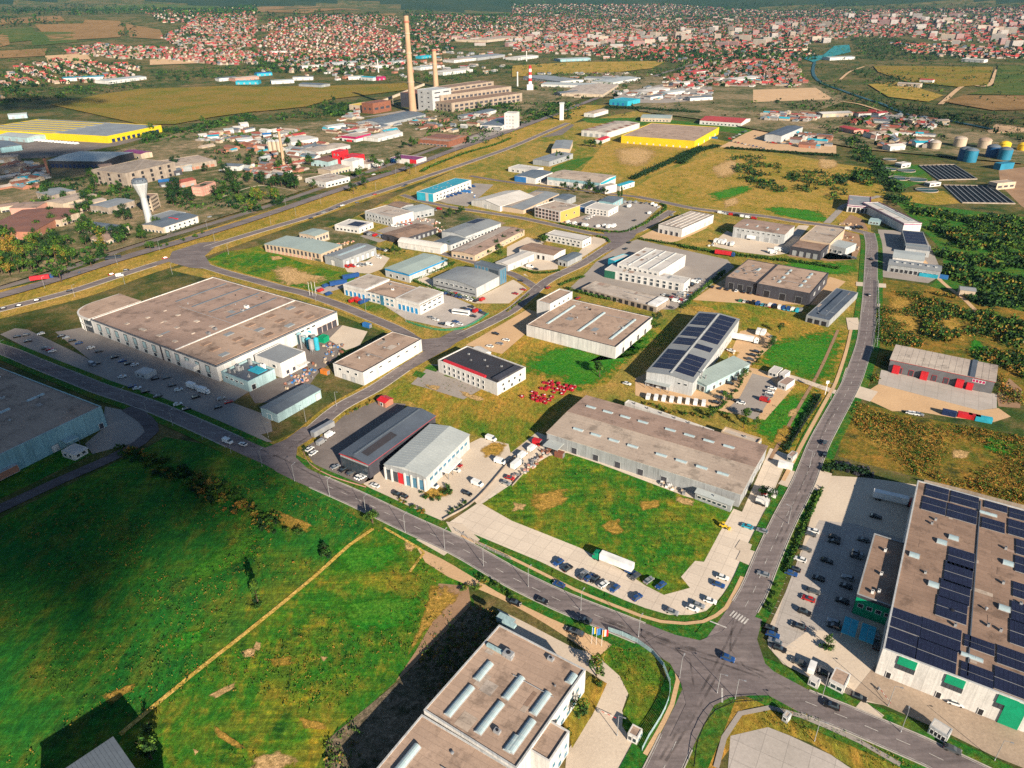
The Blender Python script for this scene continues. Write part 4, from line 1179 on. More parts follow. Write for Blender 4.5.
# ---- 7 blue shed
B = H('storage_hall', 'pale blue long shed with low gable roof on dark grass below white block', 'shed', 'pale blue long shed', '12', '15 96, 83 120, 263 24', 5.0, 'wall_aqua', 'roof_slate', 'gable', .8, 'v', seams=2.5)
B.win('v', 1, .86, .98, .1, 3.6, 3, 'wall_white', 'loading_door', 'grey'); B.win('u', 1, .3, .7, .1, 3.2, 3, 'wall_teal', 'loading_door', 'white')

# ---- 8, 9 the two halls at the corner
B = H('hall', 'dark slate-roofed hall with thin red eaves line on corner lot', 'hall', 'dark red-trimmed hall', '12', '333 278, 450 322, 722 130', 7.4, 'wall_dark', 'roof_dark', 'gable', 1.4, 'v', seams=1.6)
B.ring('eaves_trim', 'red', 7.05, 7.3, .2)
B.strip(.50, .02, .56, .98, .06, .25, 'roof_slate', 'ridge_cap'); B.strip(.22, .08, .44, .5, .02, .05, 'roof_black', 'roof_covering')
B.win('u', 8, .05, .95, .6, 5.6, 1.9, 'glass', 'window', 'wall_dark'); B.band('u', .02, .98, 6.0, 6.8, 'wall_grey', 'sign_panel', .15)
B = H('showroom', 'light grey metal hall with red centre panel on white pillared front', 'hall', 'red-panelled grey hall', '12', '503 332, 680 372, 880 212', 7.4, 'wall_pale_grey', 'roof_light', 'gable', 1.6, 'v', seams=1.8)
B.band('u', .54, .68, .1, 7.2, 'red', 'sign_panel', .25); B.band('u', .70, .98, .1, 5.2, 'glass', 'glazing', .12); B.band('u', .06, .50, .1, 5.0, 'glass_blue', 'glazing', .12)
for k in range(7):
    if k != 4: B.band('u', .01 + k * .16, .045 + k * .16, 0, 6.4, 'wall_white', 'pillar', .7)
B.band('u', .0, 1.0, 5.6, 7.6, 'wall_grey', 'parapet_sign', .30)
B.win('v', 9, .05, .95, 3.8, 5.4, 2.6, 'glass_blue'); B.canopy('v', .30, .62, 3.4, 4, 'white', 'loading_canopy', .5, 4)
B.win('v', 3, .32, .6, .1, 3.0, 2.6, 'wall_dark', 'loading_door')

# ---- 10 white office with black roof
B = H('office_building', 'white office with black roof and red roof terrace facing green lawn', 'office', 'black-roofed white office', 'a', '441.5 358.5, 497 383.5, 523.5 366.5', 7.2, 'wall_white', 'roof_black', 'flat', par=.4, coping='wall_white')
B.win('u', 9, .18, .92, 1.0, 2.8, 1.4); B.win('u', 9, .18, .92, 4.0, 5.8, 1.4); B.win('v', 4, .1, .9, 4.0, 5.4, 1.5); B.win('v', 3, .1, .9, .8, 2.6, 1.6)
B.strip(.22, .03, .92, .10, -.1, 1.3, 'red', 'terrace_screen')
for k in range(6): B.vent(.12 + .14 * k, .5 + .2 * (k % 2), .55, .8, 'silver' if k % 2 else 'grey', True)
B.strip(.02, .10, .12, .9, 0, 1.2, 'wall_dark', 'plant_screen')
H('garage', 'white curved-roof store behind black-roofed white office', 'store', None, '11', '862 632, 900 655, 938 640', 4, 'wall_white', 'roof_white', 'barrel', 1.0).win('u', 1, .2, .8, .1, 2.6, 2.4, 'wall_grey', 'door')

# ---- 11 white complex with blue doors
B = H('depot', 'white truck depot with row of blue doors and raised side wings', 'depot', 'blue-doored white depot', '11', '352 372, 655 452, 748 405', 7.0, 'wall_white', 'roof_tan', 'flat', par=.5, coping='wall_dark')
B.strip(.0, -.01, .30, 1.01, -.3, 1.7, 'wall_white', 'side_wing'); B.strip(.70, -.01, 1.0, 1.01, -.3, 1.7, 'wall_white', 'side_wing')
B.strip(.02, .03, .28, .97, 1.4, .05, 'roof_pale', 'wing_roof'); B.strip(.72, .03, .98, .97, 1.4, .05, 'roof_pale', 'wing_roof')
B.win('u', 5, .70, .99, .1, 4.0, 2.4, 'bright_blue', 'loading_door', 'white'); B.win('u', 5, .02, .28, .1, 4.0, 2.4, 'bright_blue', 'loading_door', 'white')
B.win('u', 6, .32, .68, .9, 2.5, 2.4, 'glass_blue'); B.win('u', 6, .32, .68, 4.2, 5.6, 2.4, 'glass_blue'); B.band('u', .46, .50, 0, 6.8, 'glass_blue', 'entrance', .3)
B.win('v', 4, .08, .92, 4.8, 5.8, 3.0, 'glass'); B.win('v', 4, .08, .92, 1.6, 2.6, 3.0, 'glass')
B.vent(.5, .5, .9, 1.0, 'white', True); B.vent(.62, .8, .8, 1.0, 'grey', True)

# ---- 12 arched hall with dark glass tower
B = H('hall', 'grey ribbed hall with pale gable beside dark glass tower', 'hall', 'ribbed tower-side hall', 'z400 180', '225 622, 486 692, 622 612', 7.0, 'wall_grey', 'roof_grey', 'barrel', 2.0, 'v', seams=3)
B.win('u', 8, .05, .95, 4.6, 5.8, 2.6); B.band('u', .02, .98, 2.0, 2.6, 'wall_dark', 'dark_band', .2); B.band('v', .02, .98, .1, 6.8, 'wall_pale_grey', 'cladding', .08)  # the band is a plain dark strip across the front wall
B = H('glass_tower', 'dark slate glass tower block joined behind ribbed grey hall', 'office tower', 'dark slate tower', 'z400 180', '470 535, 636 572, 682 552', 12, 'roof_slate', 'roof_slate', 'flat', par=.5, coping='roof_dark')
B.win('u', 3, .05, .4, 6.5, 10.5, 3.2, 'glass', fm='roof_dark'); B.win('v', 3, .05, .95, .5, 11, 1.8, 'glass_blue', fm='roof_grey'); B.win('u', 4, .42, .98, 1, 11, 2.2, 'glass_blue', fm='roof_grey')

# ---- 13 - 21 row of halls behind
B = H('hall', 'grey-green roofed hall with bright blue fascia band', 'hall', 'blue-fascia hall', '11', '525 302, 612 330, 748 264', 6.4, 'wall_pale_grey', 'roof_sage', 'gable', .8, 'v', fascia=('bright_blue', 1.3), seams=3)
B.win('v', 7, .05, .95, 1.0, 3.4, 2.8, 'wall_white', 'loading_door', 'grey'); B.win('u', 3, .1, .9, 1.0, 3, 2.4)
B = H('hall', 'grey gabled hall next to brick frame building', 'hall', 'grey gabled hall', 'z260 180', '420 482, 528 512, 727 428', 6.4, 'wall_grey', 'roof_grey', 'gable', 1.2, 'v', seams=3)
B.win('v', 6, .05, .95, .2, 4.4, 3.0, 'wall_white', 'loading_door', 'wall_dark'); B.win('u', 1, .4, .7, .1, 4.4, 4, 'wall_white', 'loading_door', 'wall_dark')
B.strip(.35, .1, .45, .9, .02, .12, 'skylight', 'skylight')
B = H('frame_building', 'sage-roofed hall with pinkish brick front divided by dark bays', 'hall', 'sage-roofed brick hall', 'z260 180', '76 394, 388 474, 502 414', 6.4, 'wall_beige', 'roof_sage', 'gable', 1.0, 'v')
B.win('u', 14, .02, .98, 2.6, 6.0, 1.9, 'wall_dark', 'window', None); B.win('u', 14, .02, .98, .2, 2.2, 1.7, 'wall_pink', 'panel', 'wall_cream'); B.win('v', 5, .05, .95, 1, 4.8, 2.6, 'wall_dark', 'window', 'wall_cream')
B = H('hall', 'smaller sage-roofed block behind brick frame hall', 'hall', None, 'z260 180', '258 338, 352 360, 432 328', 7.0, 'wall_cream', 'roof_sage', 'gable', .6, 'v')
B.win('u', 4, .05, .95, 2.2, 5.0, 2.2, 'wall_dark'); B.win('v', 4, .05, .95, 2.2, 5.0, 2.2, 'wall_dark')
B = H('office_building', 'low white office with one solar array on flat roof', 'office', 'low solar-topped office', 'z260 180', '487 282, 632 308, 714 268', 5.2, 'wall_white', 'roof_white', 'flat', par=.3)
B.solar(.12, .2, .62, .8, 6, 2); B.win('u', 6, .05, .95, 1.2, 2.8, 2.2); B.win('v', 3, .1, .9, 1.2, 2.8, 2.0); B.vent(.8, .7, .8, .9, box=True)
B = H('office_building', 'pale two-storey office with white side wall beside cluttered yard', 'office', 'pale two-storey office', 'z260 180', '695 192, 846 240, 966 197', 8.6, 'wall_pale_grey', 'roof_pale', 'flat', par=.4)
B.win('u', 8, .05, .95, 1.2, 3.0, 1.9); B.win('u', 8, .05, .95, 4.8, 6.6, 1.9); B.band('v', .02, .98, .2, 8.4, 'wall_white', 'cladding', .08); B.win('v', 4, .1, .9, .3, 3.0, 2.6, 'wall_brick', 'loading_door')
H('hall', 'dark pitched-roof hall behind pale two-storey office', 'hall', None, 'z260 180', '830 156, 900 178, 972 154', 7, 'wall_grey', 'roof_brown', 'gable', 1.2).win('v', 3, .1, .9, 1, 3, 2.5)
H('hall', 'light grey flat shed to right of pale two-storey office', 'shed', None, 'z260 180', '900 182, 985 208, 1120 186', 6.5, 'wall_grey', 'roof_light', 'gable', .6, 'v').win('v', 4, .1, .9, 1, 3, 2.5)
B = H('shed', 'long brown-roofed shed with dark end beside cluttered scrap yard', 'shed', 'long brown scrap-yard shed', '11', '528 162, 582 188, 684 138', 5, 'wall_dark', 'roof_brown', 'gable', 1.0, 'v')
B.win('v', 7, .04, .96, .4, 3, 2.4, 'wall_grey', 'loading_door', None); B.win('u', 2, .1, .9, .2, 3.6, 3, 'dark', 'loading_door', None)
B = H('shed', 'white ribbed barrel shed lying along street', 'shed', 'white ribbed barrel shed', 'z400 180', '18 382, 258 438, 292 414', 5, 'wall_white', 'roof_white', 'barrel', 2.2, 'u', seams=3)
B.win('u', 4, .1, .9, .2, 2.6, 2.2, 'wall_pale_grey', 'loading_door')
B = H('hall', 'long grey-roofed hall with solar array at far end', 'hall', 'solar-ended grey hall', 'z400 180', '290 322, 420 362, 597 268', 7, 'wall_pale_grey', 'roof_grey', 'gable', 1.4, 'v', seams=3)
B.solar(.55, .62, .95, .95, 3, 4); B.win('v', 10, .04, .96, 2.8, 4.2, 2.6); B.win('u', 2, .1, .9, .2, 4, 3.4, 'wall_grey', 'loading_door')
B = H('hall', 'low grey annex hall in front of solar-ended grey hall', 'annex', None, 'z400 180', '238 388, 322 416, 446 346', 5, 'wall_pale_grey', 'roof_slate', 'gable', .9, 'v', seams=3)
B.win('v', 7, .05, .95, 1.2, 3.2, 2); B.win('u', 2, .1, .9, .2, 3, 2.6, 'wall_grey', 'loading_door')
B = H('shed', 'long beige shed with pinkish weathered roof and row of bushes', 'shed', 'long weathered beige shed', 'z400 180', '330 455, 478 482, 792 318', 5, 'wall_beige', 'roof_pink', 'gable', .9, 'v')
B.strip(.55, .02, .95, .98, .02, .06, 'roof_pale', 'roof_covering'); B.win('u', 5, .05, .95, 1, 2.8, 2.4); B.win('v', 12, .03, .97, 1.2, 2.6, 1.8)

# ---- 22 - 32
B = H('showroom', 'bright teal-roofed long hall with glazed blue front', 'hall', 'teal-roofed glazed hall', 'z400 90', '100 652, 212 664, 482 578', 8.6, 'wall_white', 'roof_teal', 'flat', par=.1)
B.band('u', .01, .99, .3, 8.3, 'cyan', 'glazing', .12); B.win('u', 6, .02, .98, .5, 8, 2.2, 'glass_blue', 'window', 'cyan'); B.band('u', .30, .46, .2, 8.5, 'wall_pale_grey', 'entrance', .3); B.win('v', 10, .05, .95, 1, 3, 2.4); B.win('v', 10, .05, .95, 4.6, 6.2, 2.4)
B = H('hall', 'white arched-roof hall with blank gable on green plot', 'hall', 'white arched hall', 'z400 90', '528 692, 640 746, 757 668', 5, 'wall_white', 'roof_white', 'gable', 3.4, 'v', seams=3)
B.win('v', 4, .1, .9, 1, 3, 2.4); B.win('u', 1, .35, .65, .1, 4, 4, 'wall_pale_grey', 'loading_door')
B = H('shed', 'long low grey-roofed beige shed right of white arched hall', 'shed', None, 'z400 90', '640 742, 790 768, 985 660', 4, 'wall_beige', 'roof_grey', 'gable', .8, 'v'); B.win('v', 10, .05, .95, 1, 2.6, 2)
B.strip(.55, .05, .95, .95, .02, .06, 'roof_beige', 'roof_covering')
B = H('office_building', 'three-storey office with white window grid front and orange side wall', 'office', 'orange-sided grid office', 'z540 160', '-30 296, 130 332, 252 290', 10, 'wall_white', 'roof_beige', 'flat', par=.5, coping='wall_white')
B.band('v', .01, .99, .2, 9.9, 'wall_orange', 'side_wall', .1)
for z_ in (1.0, 4.1, 7.2): B.win('u', 7, .04, .98, z_, z_ + 2.0, 2.8, 'glass', fm='wall_pink')
B.win('v', 2, .1, .9, 4, 6, 1.8)
B = H('office_building', 'low white office with cream roof at edge of truck parking', 'office', 'low truck-park office', 'z540 160', '300 298, 437 324, 484 288', 6, 'wall_white', 'roof_white', 'flat', par=.3); B.win('u', 6, .05, .95, 1.0, 2.6, 1.8); B.win('u', 6, .05, .95, 3.8, 5, 1.8); B.win('v', 3, .1, .9, 1, 2.6, 1.6)
B = H('hall', 'small blue-grey roofed hall with teal side behind truck parking', 'hall', None, 'z540 160', '385 258, 468 274, 506 238', 6, 'wall_teal', 'roof_slate', 'gable', .6); B.win('v', 3, .1, .9, .2, 4, 2.4, 'wall_grey', 'loading_door')
B = H('hall', 'small slate-roofed hall between orange-sided office and beige hall', 'hall', None, 'z540 160', '95 240, 170 256, 205 226', 6, 'wall_grey', 'roof_slate', 'gable', .8); B.win('u', 3, .1, .9, 1, 3, 2)
B = H('hall', 'little blue-white hall right of orange-sided grid office', 'hall', None, 'z540 160', '248 290, 290 302, 345 262', 5, 'wall_white', 'roof_slate', 'flat', par=.2); B.band('u', .0, 1.0, .2, 4.5, 'blue', 'front', .1)
B = H('warehouse', 'large beige-roofed hall with blue-green wall band and white annex', 'warehouse', 'large beige banded hall', 'z540 160', '46 106, 388 146, 487 100', 9, 'wall_white', 'roof_beige', 'gable', 1.5, 'u', seams=6)
B.band('u', .01, .99, 5.8, 8.6, 'wall_teal', 'wall_band', .08); B.win('u', 9, .05, .98, .2, 3.6, 3.0, 'wall_pale_grey', 'loading_door'); B.band('v', .01, .99, 6.2, 8.8, 'cyan', 'wall_band', .08)
H('annex', 'white two-storey annex at right front of large beige banded hall', 'annex', None, 'z540 160', '385 158, 420 170, 478 152', 8, 'wall_white', 'roof_pale', 'flat', par=.4).win('u', 3, .1, .9, 3, 5, 2)
H('kiosk', 'little turquoise-roofed white building at corner of dry ochre field', 'kiosk', None, 'z540 160', '484 160, 512 168, 568 134', 5, 'wall_white', 'cyan', 'gable', .4).win('v', 2, .1, .9, 1, 3, 2)
B = H('warehouse', 'white warehouse with ribbed pale roof beside sandy drive', 'warehouse', 'white ribbed-roof warehouse', 'z540 160', '765 408, 910 440, 1090 346', 7.6, 'wall_white', 'roof_pale', 'flat', par=.25, coping='wall_dark')
for k in range(4): B.strip(.14 + k * .2, .05, .18 + k * .2, .95, .02, .3, 'roof_white', 'roof_rib')
B.win('u', 4, .08, .98, .1, 3.6, 2.6, 'wall_dark', 'loading_door'); B.win('v', 6, .05, .95, 1, 3.2, 2.2, 'wall_pale_grey', 'loading_door', 'grey')
B = H('showroom', 'long white two-storey showroom with dark roof edge on street corner', 'showroom', 'corner white showroom', 'z540 160', '28 474, 272 516, 334 490', 6.4, 'wall_white', 'roof_white', 'flat', par=.3, coping='wall_dark'); B.win('u', 9, .04, .96, 3.8, 5.0, 1.8); B.win('u', 7, .04, .96, .8, 2.4, 2.4); B.win('v', 3, .05, .95, 1, 2.6, 2)
B = H('hall', 'white-fronted hall with brown roof around small service yard', 'hall', 'brown service-yard hall', 'z400 180', '762 442, 985 482, 1062 442', 5.4, 'wall_white', 'roof_brown', 'gable', .8, 'u'); B.win('u', 5, .22, .95, .1, 3.4, 2.2, 'dark', 'loading_door')
H('hall', 'small grey-roofed wing at right of brown service-yard hall', 'annex', None, '21', '188 268, 222 278, 265 246', 4.5, 'wall_grey', 'roof_slate', 'gable', .6).win('u', 2, .1, .9, .2, 2.8, 2, 'dark', 'door')
H('shed', 'plain white-roofed shed at left of brown service-yard hall', 'shed', None, 'z400 180', '620 524, 690 546, 832 468', 5, 'wall_white', 'roof_white', 'gable', .8, 'v').win('v', 3, .1, .9, .2, 3, 2.4, 'wall_grey', 'loading_door')

# ---- 33 white complex in the centre
B = H('factory', 'white factory with four raised pale roof bays and turquoise corner', 'factory', 'four-bay white factory', 'z540 160', '514 652, 764 716, 890 600', 9, 'wall_white', 'roof_white', 'flat', par=.3)
for k in range(3): B.strip(.235 + k * .25, .0, .255 + k * .25, 1.0, -.1, .75, 'wall_pale_grey', 'bay_wall')
B.win('u', 8, .02, .98, 6.2, 7.4, 2.0); B.win('v', 4, .1, .9, 1, 4, 3, 'wall_pale_grey', 'loading_door')
B.band('v2', .4, 1.0, .2, 8.6, 'cyan', 'glazing', .1)
H('annex', 'white low block with turquoise front at left of four-bay factory', 'annex', None, 'z540 160', '442 632, 478 646, 560 606', 6, 'cyan', 'roof_white', 'flat', par=.3)
B = H('office_building', 'long low white building with green glazed corner before four-bay factory', 'office', 'green-cornered low building', '21', '374 306, 688 366, 713 343', 6.4, 'wall_white', 'roof_white', 'flat', par=.2)
B.win('u', 10, .04, .82, .6, 3.0, 2.2); B.win('u', 10, .04, .82, 3.8, 5.4, 2.2); B.band('u', .86, 1.0, .1, 5.6, 'dark_green', 'glazing', .2); B.win('u', 4, .865, .995, .4, 5.2, 1.2, 'glass', fm='green')
B = H('covered_platform', 'long flat concrete-roofed storage bay with white cabin at its end', 'shed', 'flat concrete storage bay', '21', '262 392, 578 462, 640 432', 3.6, 'wall_concrete', 'roof_pale', 'flat', par=.15); B.win('u', 12, .02, .98, .2, 2.9, 2.6, 'dark', 'bay', None)
B.strip(.01, .05, .12, .95, 0, 1.2, 'white', 'cabin')

# ---- 34 - 38
B = H('warehouse', 'tall grey warehouse with pinkish roof behind yard of trucks', 'warehouse', 'tall grey truck-yard warehouse', 'z680 180', '350 294, 672 348, 722 292', 9, 'wall_pale_grey', 'roof_pink', 'gable', .8, 'u'); B.win('u', 9, .05, .95, 6.4, 7.4, 1.8); B.win('u', 5, .05, .95, .2, 4, 3.2, 'wall_grey', 'loading_door')
for k in range(4): B.sky(.2 + k * .2, .3, 1.4, 3.5, .4)
B = H('warehouse', 'beige flat-roofed hall behind brown-roofed dark hall', 'warehouse', 'beige flat hall', '31', '128 186, 248 206, 302 148', 8, 'wall_beige', 'roof_beige', 'flat', par=.3); B.win('v', 3, .1, .9, .2, 4, 3, 'wall_grey', 'loading_door')
B = H('warehouse', 'dark-walled hall with small brown roof in front of beige flat hall', 'warehouse', 'small dark brown-roofed hall', 'z680 180', '708 424, 905 458, 968 400', 7, 'wall_dark', 'roof_brown', 'flat', par=.3, coping='wall_dark'); B.win('u', 4, .05, .95, .2, 4.4, 3.4, 'wall_grey', 'loading_door', 'dark'); B.win('v', 2, .1, .9, .2, 4, 3, 'wall_grey', 'loading_door', 'dark')
H('annex', 'light grey annex right of beige flat hall', 'annex', None, '31', '246 206, 312 226, 334 202', 6, 'wall_pale_grey', 'roof_light', 'flat', par=.3).win('u', 3, .1, .9, 1, 3, 2)
B = H('warehouse', 'brown-roofed dark grey hall with scattered roof vents, left of its twin', 'warehouse', 'brown vented hall', 'z680 180', '298 617, 490 657, 606 538', 8.6, 'wall_dark', 'roof_tan', 'flat', par=.2, coping='wall_dark'); B.win('u', 3, .05, .95, .2, 5, 3.6, 'dark', 'loading_door', 'wall_grey')
for k in range(6): B.vent(.2 + .12 * k, .3 + .1 * (k % 3), .6, .9, 'grey', True)
B.sky(.35, .6, 1.6, 6, .4)
B = H('warehouse', 'wide brown-roofed dark grey hall with broken lines of skylights', 'warehouse', 'wide brown skylit hall', 'z680 180', '496 662, 838 728, 948 594', 8.6, 'wall_dark', 'roof_tan', 'flat', par=.2, coping='wall_dark'); B.win('u', 3, .05, .95, .2, 5, 4, 'dark', 'loading_door', 'wall_grey'); B.win('v', 3, .1, .9, 4, 6, 3, 'wall_grey')
for u in (.68, .27):
    for v in (.25, .45, .65, .8): B.sky(u, v, 1.7, 4, .4)
B = H('covered_store', 'low dark navy-roofed store beside wide brown skylit hall', 'store', 'low navy-roofed store', '31', '160 488, 246 514, 297 390', 4.5, 'wall_grey', 'roof_dark', 'flat', par=.15); B.strip(.3, .1, .6, .95, .02, .8, 'roof_dark', 'raised_roof'); B.win('u', 3, .05, .95, .2, 3, 2.8, 'dark', 'bay', None)
B = H('warehouse', 'long grey hall with four bright red entrance porches and paved forecourt', 'warehouse', 'red-porched grey hall', 'z864 330', '166 200, 840 332, 866 238', 7.0, 'wall_slate', 'roof_pale', 'mono', .6, 'u', seams=3)
B.ring('trim', 'red', 6.7, 6.95, .16)
for t in (.30, .64, .92): B.canopy('u', t - .035, t + .035, .1, 1.6, 'red', 'entrance_porch', 4.4)
B.canopy('u', .175, .235, .1, 1.6, 'red', 'entrance_porch', 3.6)
B.win('u', 4, .08, .2, 4.6, 6.0, 1.2, 'magenta'); B.win('u', 6, .26, .94, .1, 3.4, 2.0, 'wall_dark', 'door', 'red'); B.strip(.185, -.02, .235, 1.02, .0, .5, 'roof_dark', 'roof_gap')

# ---- 39 the solar factory at lower right
B = H('factory', 'huge brown-roofed factory at right covered with many dark solar arrays', 'factory', 'solar-roofed right factory', 'a', '926 482.75, 883 648.5, 1105 729', 10.5, 'wall_white', 'roof_brown', 'flat', par=.3, coping='wall_pale_grey')
FB = B
EU, EV = B.Lu, B.Lv
def E_arr(x0, y0, x1, y1, nu, nv):
    """array between the pixels of its top-left and bottom-right corner on this roof"""
    zz = B.h - B.par
    c = []
    for p in ((x0, y0), (x1, y1)):
        w = g(p, zz) - B.o; c.append((w.dot(B.U) / EU, w.dot(B.V) / EV))
    (ua, va), (ub, vb) = c
    (ua, ub), (va, vb) = sorted((ua, ub)), sorted((va, vb))
    eu, ev = (ub - ua) * .20, (vb - va) * .03
    B.solar(ua - eu, va - ev, ub + eu, vb + ev, nu, nv)
P32 = lambda x, y: (768 + x / 4, 384 + y / 4)
P33 = lambda x, y: (768 + x / 4, 576 + y / 4)
for (pa, pb, nu, nv) in ((P32(636, 403), P32(717, 464), 2, 6), (P32(622, 456), P32(706, 520), 2, 6), (P32(736, 430), P32(838, 496), 2, 7), (P32(722, 484), P32(830, 556), 2, 7),
                         (P32(868, 470), P32(954, 514), 2, 6), (P32(858, 538), P32(944, 594), 2, 6), (P32(968, 500), P32(1080, 560), 2, 7), (P32(964, 548), P32(1080, 626), 2, 7),
                         (P32(726, 660), P32(820, 742), 2, 6), (P32(712, 718), P32(812, 812), 2, 6), (P33(694, 20), P33(802, 112), 2, 6), (P33(680, 88), P33(790, 186), 2, 6),
                         (P32(994, 628), P32(1090, 700), 2, 6), (P32(990, 694), P32(1086, 770), 2, 6), (P33(982, 30), P33(1080, 105), 2, 6), (P33(976, 110), P33(1070, 200), 2, 6), (P33(970, 185), P33(1070, 290), 2, 6),
                         (P33(500, 136), P33(604, 232), 2, 7), (P33(476, 212), P33(588, 322), 2, 7), (P33(622, 178), P33(764, 296), 2, 9), (P33(602, 258), P33(746, 386), 2, 9),
                         (P33(790, 240), P33(902, 316), 2, 7), (P33(776, 350), P33(896, 446), 2, 7), (P33(920, 286), P33(1060, 390), 2, 8), (P33(910, 372), P33(1050, 492), 2, 8)):
    E_arr(pa[0], pa[1], pb[0], pb[1], nu, nv)
def E_at(p):
    w = g(p, B.h - B.par) - B.o
    return w.dot(B.U) / EU, w.dot(B.V) / EV
for p in (P32(695, 633), P32(742, 616), P32(585, 686), P32(960, 718), P33(662, 35), P33(945, 130)):
    u, v = E_at(p); B.sky(u, v, 2.6, 3.0, .6)
for p in (P32(880, 520), P33(815, 325)):
    u, v = E_at(p); B.sky(u, v, 1.5, 5.5, .45)
for p in (P32(655, 560), P32(670, 545), P32(950, 660), P33(880, 200), P33(930, 220), P33(748, 200), P33(940, 30)):
    u, v = E_at(p); B.vent(u, v, .5, 1.0, 'silver', True)
k = E_at(P32(846, 520))[1]; B.strip(.02, k - .003, .98, k + .003, .01, .3, 'roof_dark', 'roof_gutter')
k = E_at(P33(962, 500))[1]; B.band('v', k, k + .09, .1, 9.9, 'green', 'entrance_bay', .3)
for t in (.13, .36, .60):
    B.band('v', t - .045, t + .045, 7.2, 10.1, 'green', 'awning', .35)
    B.win('v', 5, t - .045, t + .045, 5.2, 6.9, 1.1, 'glass', fm='wall_dark')
for t in (.05, .30, .50, .72): B.win('v', 1, t, t + .03, .1, 2.4, 1.2, 'dark', 'door')
B = H('annex', 'brown-roofed side annex with green end wall beside solar-roofed factory', 'annex', None, 'a', '876 534, 857 594, 897 608', 8.4, 'wall_dark', 'roof_brown', 'flat', par=.25, coping='wall_grey')
B.band('v', .01, .99, .1, 7.2, 'green', 'end_wall', .1); B.win('v', 4, .05, .95, 3.6, 5.0, 1.5, 'dark')
for q in ((.78, .4), (.40, .45), (.14, .5), (.1, .35)): B.vent(q[0], q[1], .6, 1.0, 'white', True)
gc = empty('glass_canopy', g(P33(355, 245))); tag(gc, 'two-bay turquoise glass canopy in front of green end wall', 'canopy')
for k in (-1, 1):
    mb = MB()
    for i in range(4):
        for j in range(2): mb.box(FB.V * (k * 2.6 + (j - 1) * 2.1) + FB.U * (i * 2.0 - 4) + Vector((0, 0, 3.2)), FB.V * 2.0, FB.U * 1.85, (0, 0, .12), 'cyan')
    mb.build('glass_roof', gc)
    for i in (0, 1):
        mb = MB(); q = FB.V * k * 4.4 + FB.U * (i * 7 - 3.6); mb.tube(q, q + Vector((0, 0, 3.2)), .12, 'steel'); mb.build('post', gc)

# ---- 40 bottom building
B = H('warehouse', 'wide brown-roofed hall with long barrel skylights at bottom centre', 'warehouse', 'barrel-skylight bottom hall', 'a', '497.25 627.25, 585.75 669.75, 512 766', 9.5, 'wall_white', 'roof_tan', 'flat', par=.25, coping='wall_pale_grey')
def at_roof(B, p):
    w = g(p, B.h - B.par) - B.o
    return w.dot(B.U) / B.Lu, w.dot(B.V) / B.Lv
P13 = lambda x, y: (256 + x / 4, 576 + y / 4)
P23 = lambda x, y: (512 + x / 4, 576 + y / 4)
for p, L_ in ((P13(910, 382), 7), (P13(815, 500), 11), (P13(935, 568), 11), (P13(1030, 448), 8.5), (P23(115, 510), 8), (P23(238, 412), 3.5), (P23(38, 640), 11), (P13(1024, 672), 5)):
    u, v = at_roof(B, p); B.sky(u, v, 2.1, L_, .5)
B.win('v', 5, .05, .5, 1.0, 2.6, 2.0, 'glass_blue'); B.win('v', 4, .08, .48, 5.2, 6.6, 2.0, 'glass_blue'); B.win('u', 8, .05, .95, 4.8, 6.2, 2.2)
for p in (P13(1015, 330), P23(155, 335), P13(965, 625)):
    u, v = at_roof(B, p); B.vent(u, v, .9, 1.0, 'silver', True)
u, v = at_roof(B, P13(965, 300)); B.strip(u - .12, v - .012, u + .12, v + .012, .02, 1.0, 'wall_aqua', 'air_duct')
u, v = at_roof(B, P13(1010, 320)); B.vent(u, v, 1.5, 1.6, 'silver', True, 'air_handler')
u, v = at_roof(B, P13(1005, 190)); B.strip(u - .1, v - .02, u + .05, v + .02, .02, .9, 'wall_aqua', 'air_duct')
B2 = H('warehouse', 'lower-left brown-roofed wing with one skylight joined to bottom hall', 'warehouse', None, 'a', '419.5 717.5, 512 768.5, 452 852', 8.4, 'wall_white', 'roof_tan', 'flat', par=.25, coping='wall_pale_grey')
u, v = at_roof(B2, P13(602, 735)); B2.sky(u, v, 2.1, 9, .8)
B2.win('v', 3, .1, .9, 1, 2.6, 2)
B3 = H('office_wing', 'small brown-roofed front wing with white parapet at bottom hall', 'office wing', None, 'a', '530 709, 569.5 731.5, 549.5 762', 8.9, 'wall_white', 'roof_tan', 'flat', par=.3, coping='wall_white')
B3.win('v', 3, .05, .95, .8, 2.8, 1.6, 'glass_blue'); B3.win('v', 3, .05, .95, 4.4, 6.2, 1.6, 'glass_blue')

# ---- 41 little buildings by the entrances
B = H('guardhouse', 'small flat-roofed guard cabin with white posts inside curved lawn', 'guardhouse', 'curved-lawn guard cabin', '23', '462 628, 502 648, 524 612', 3.2, 'wall_white', 'roof_tan', 'flat', par=.15); B.win('u', 2, .1, .9, .9, 2.4, 1.4); B.win('v', 2, .1, .9, .9, 2.4, 1.4, 'glass_blue')
B = H('guardhouse', 'long pale canopy-roofed guardhouse on grass island near right edge', 'guardhouse', 'grass-island guardhouse', '33', '648 596, 722 642, 740 612', 3.4, 'wall_pale_grey', 'roof_white', 'flat', par=.1, over=.6); B.win('u', 4, .1, .9, .8, 2.4, 1.6, 'dark')
B = H('cabin', 'white-fronted cabin with beige roof at car-park edge', 'cabin', 'white-fronted cabin', '33', '248 410, 308 444, 326 390', 3.4, 'wall_white', 'roof_tan', 'flat', par=.1); B.win('u', 2, .1, .9, .9, 2.3, 1.4)
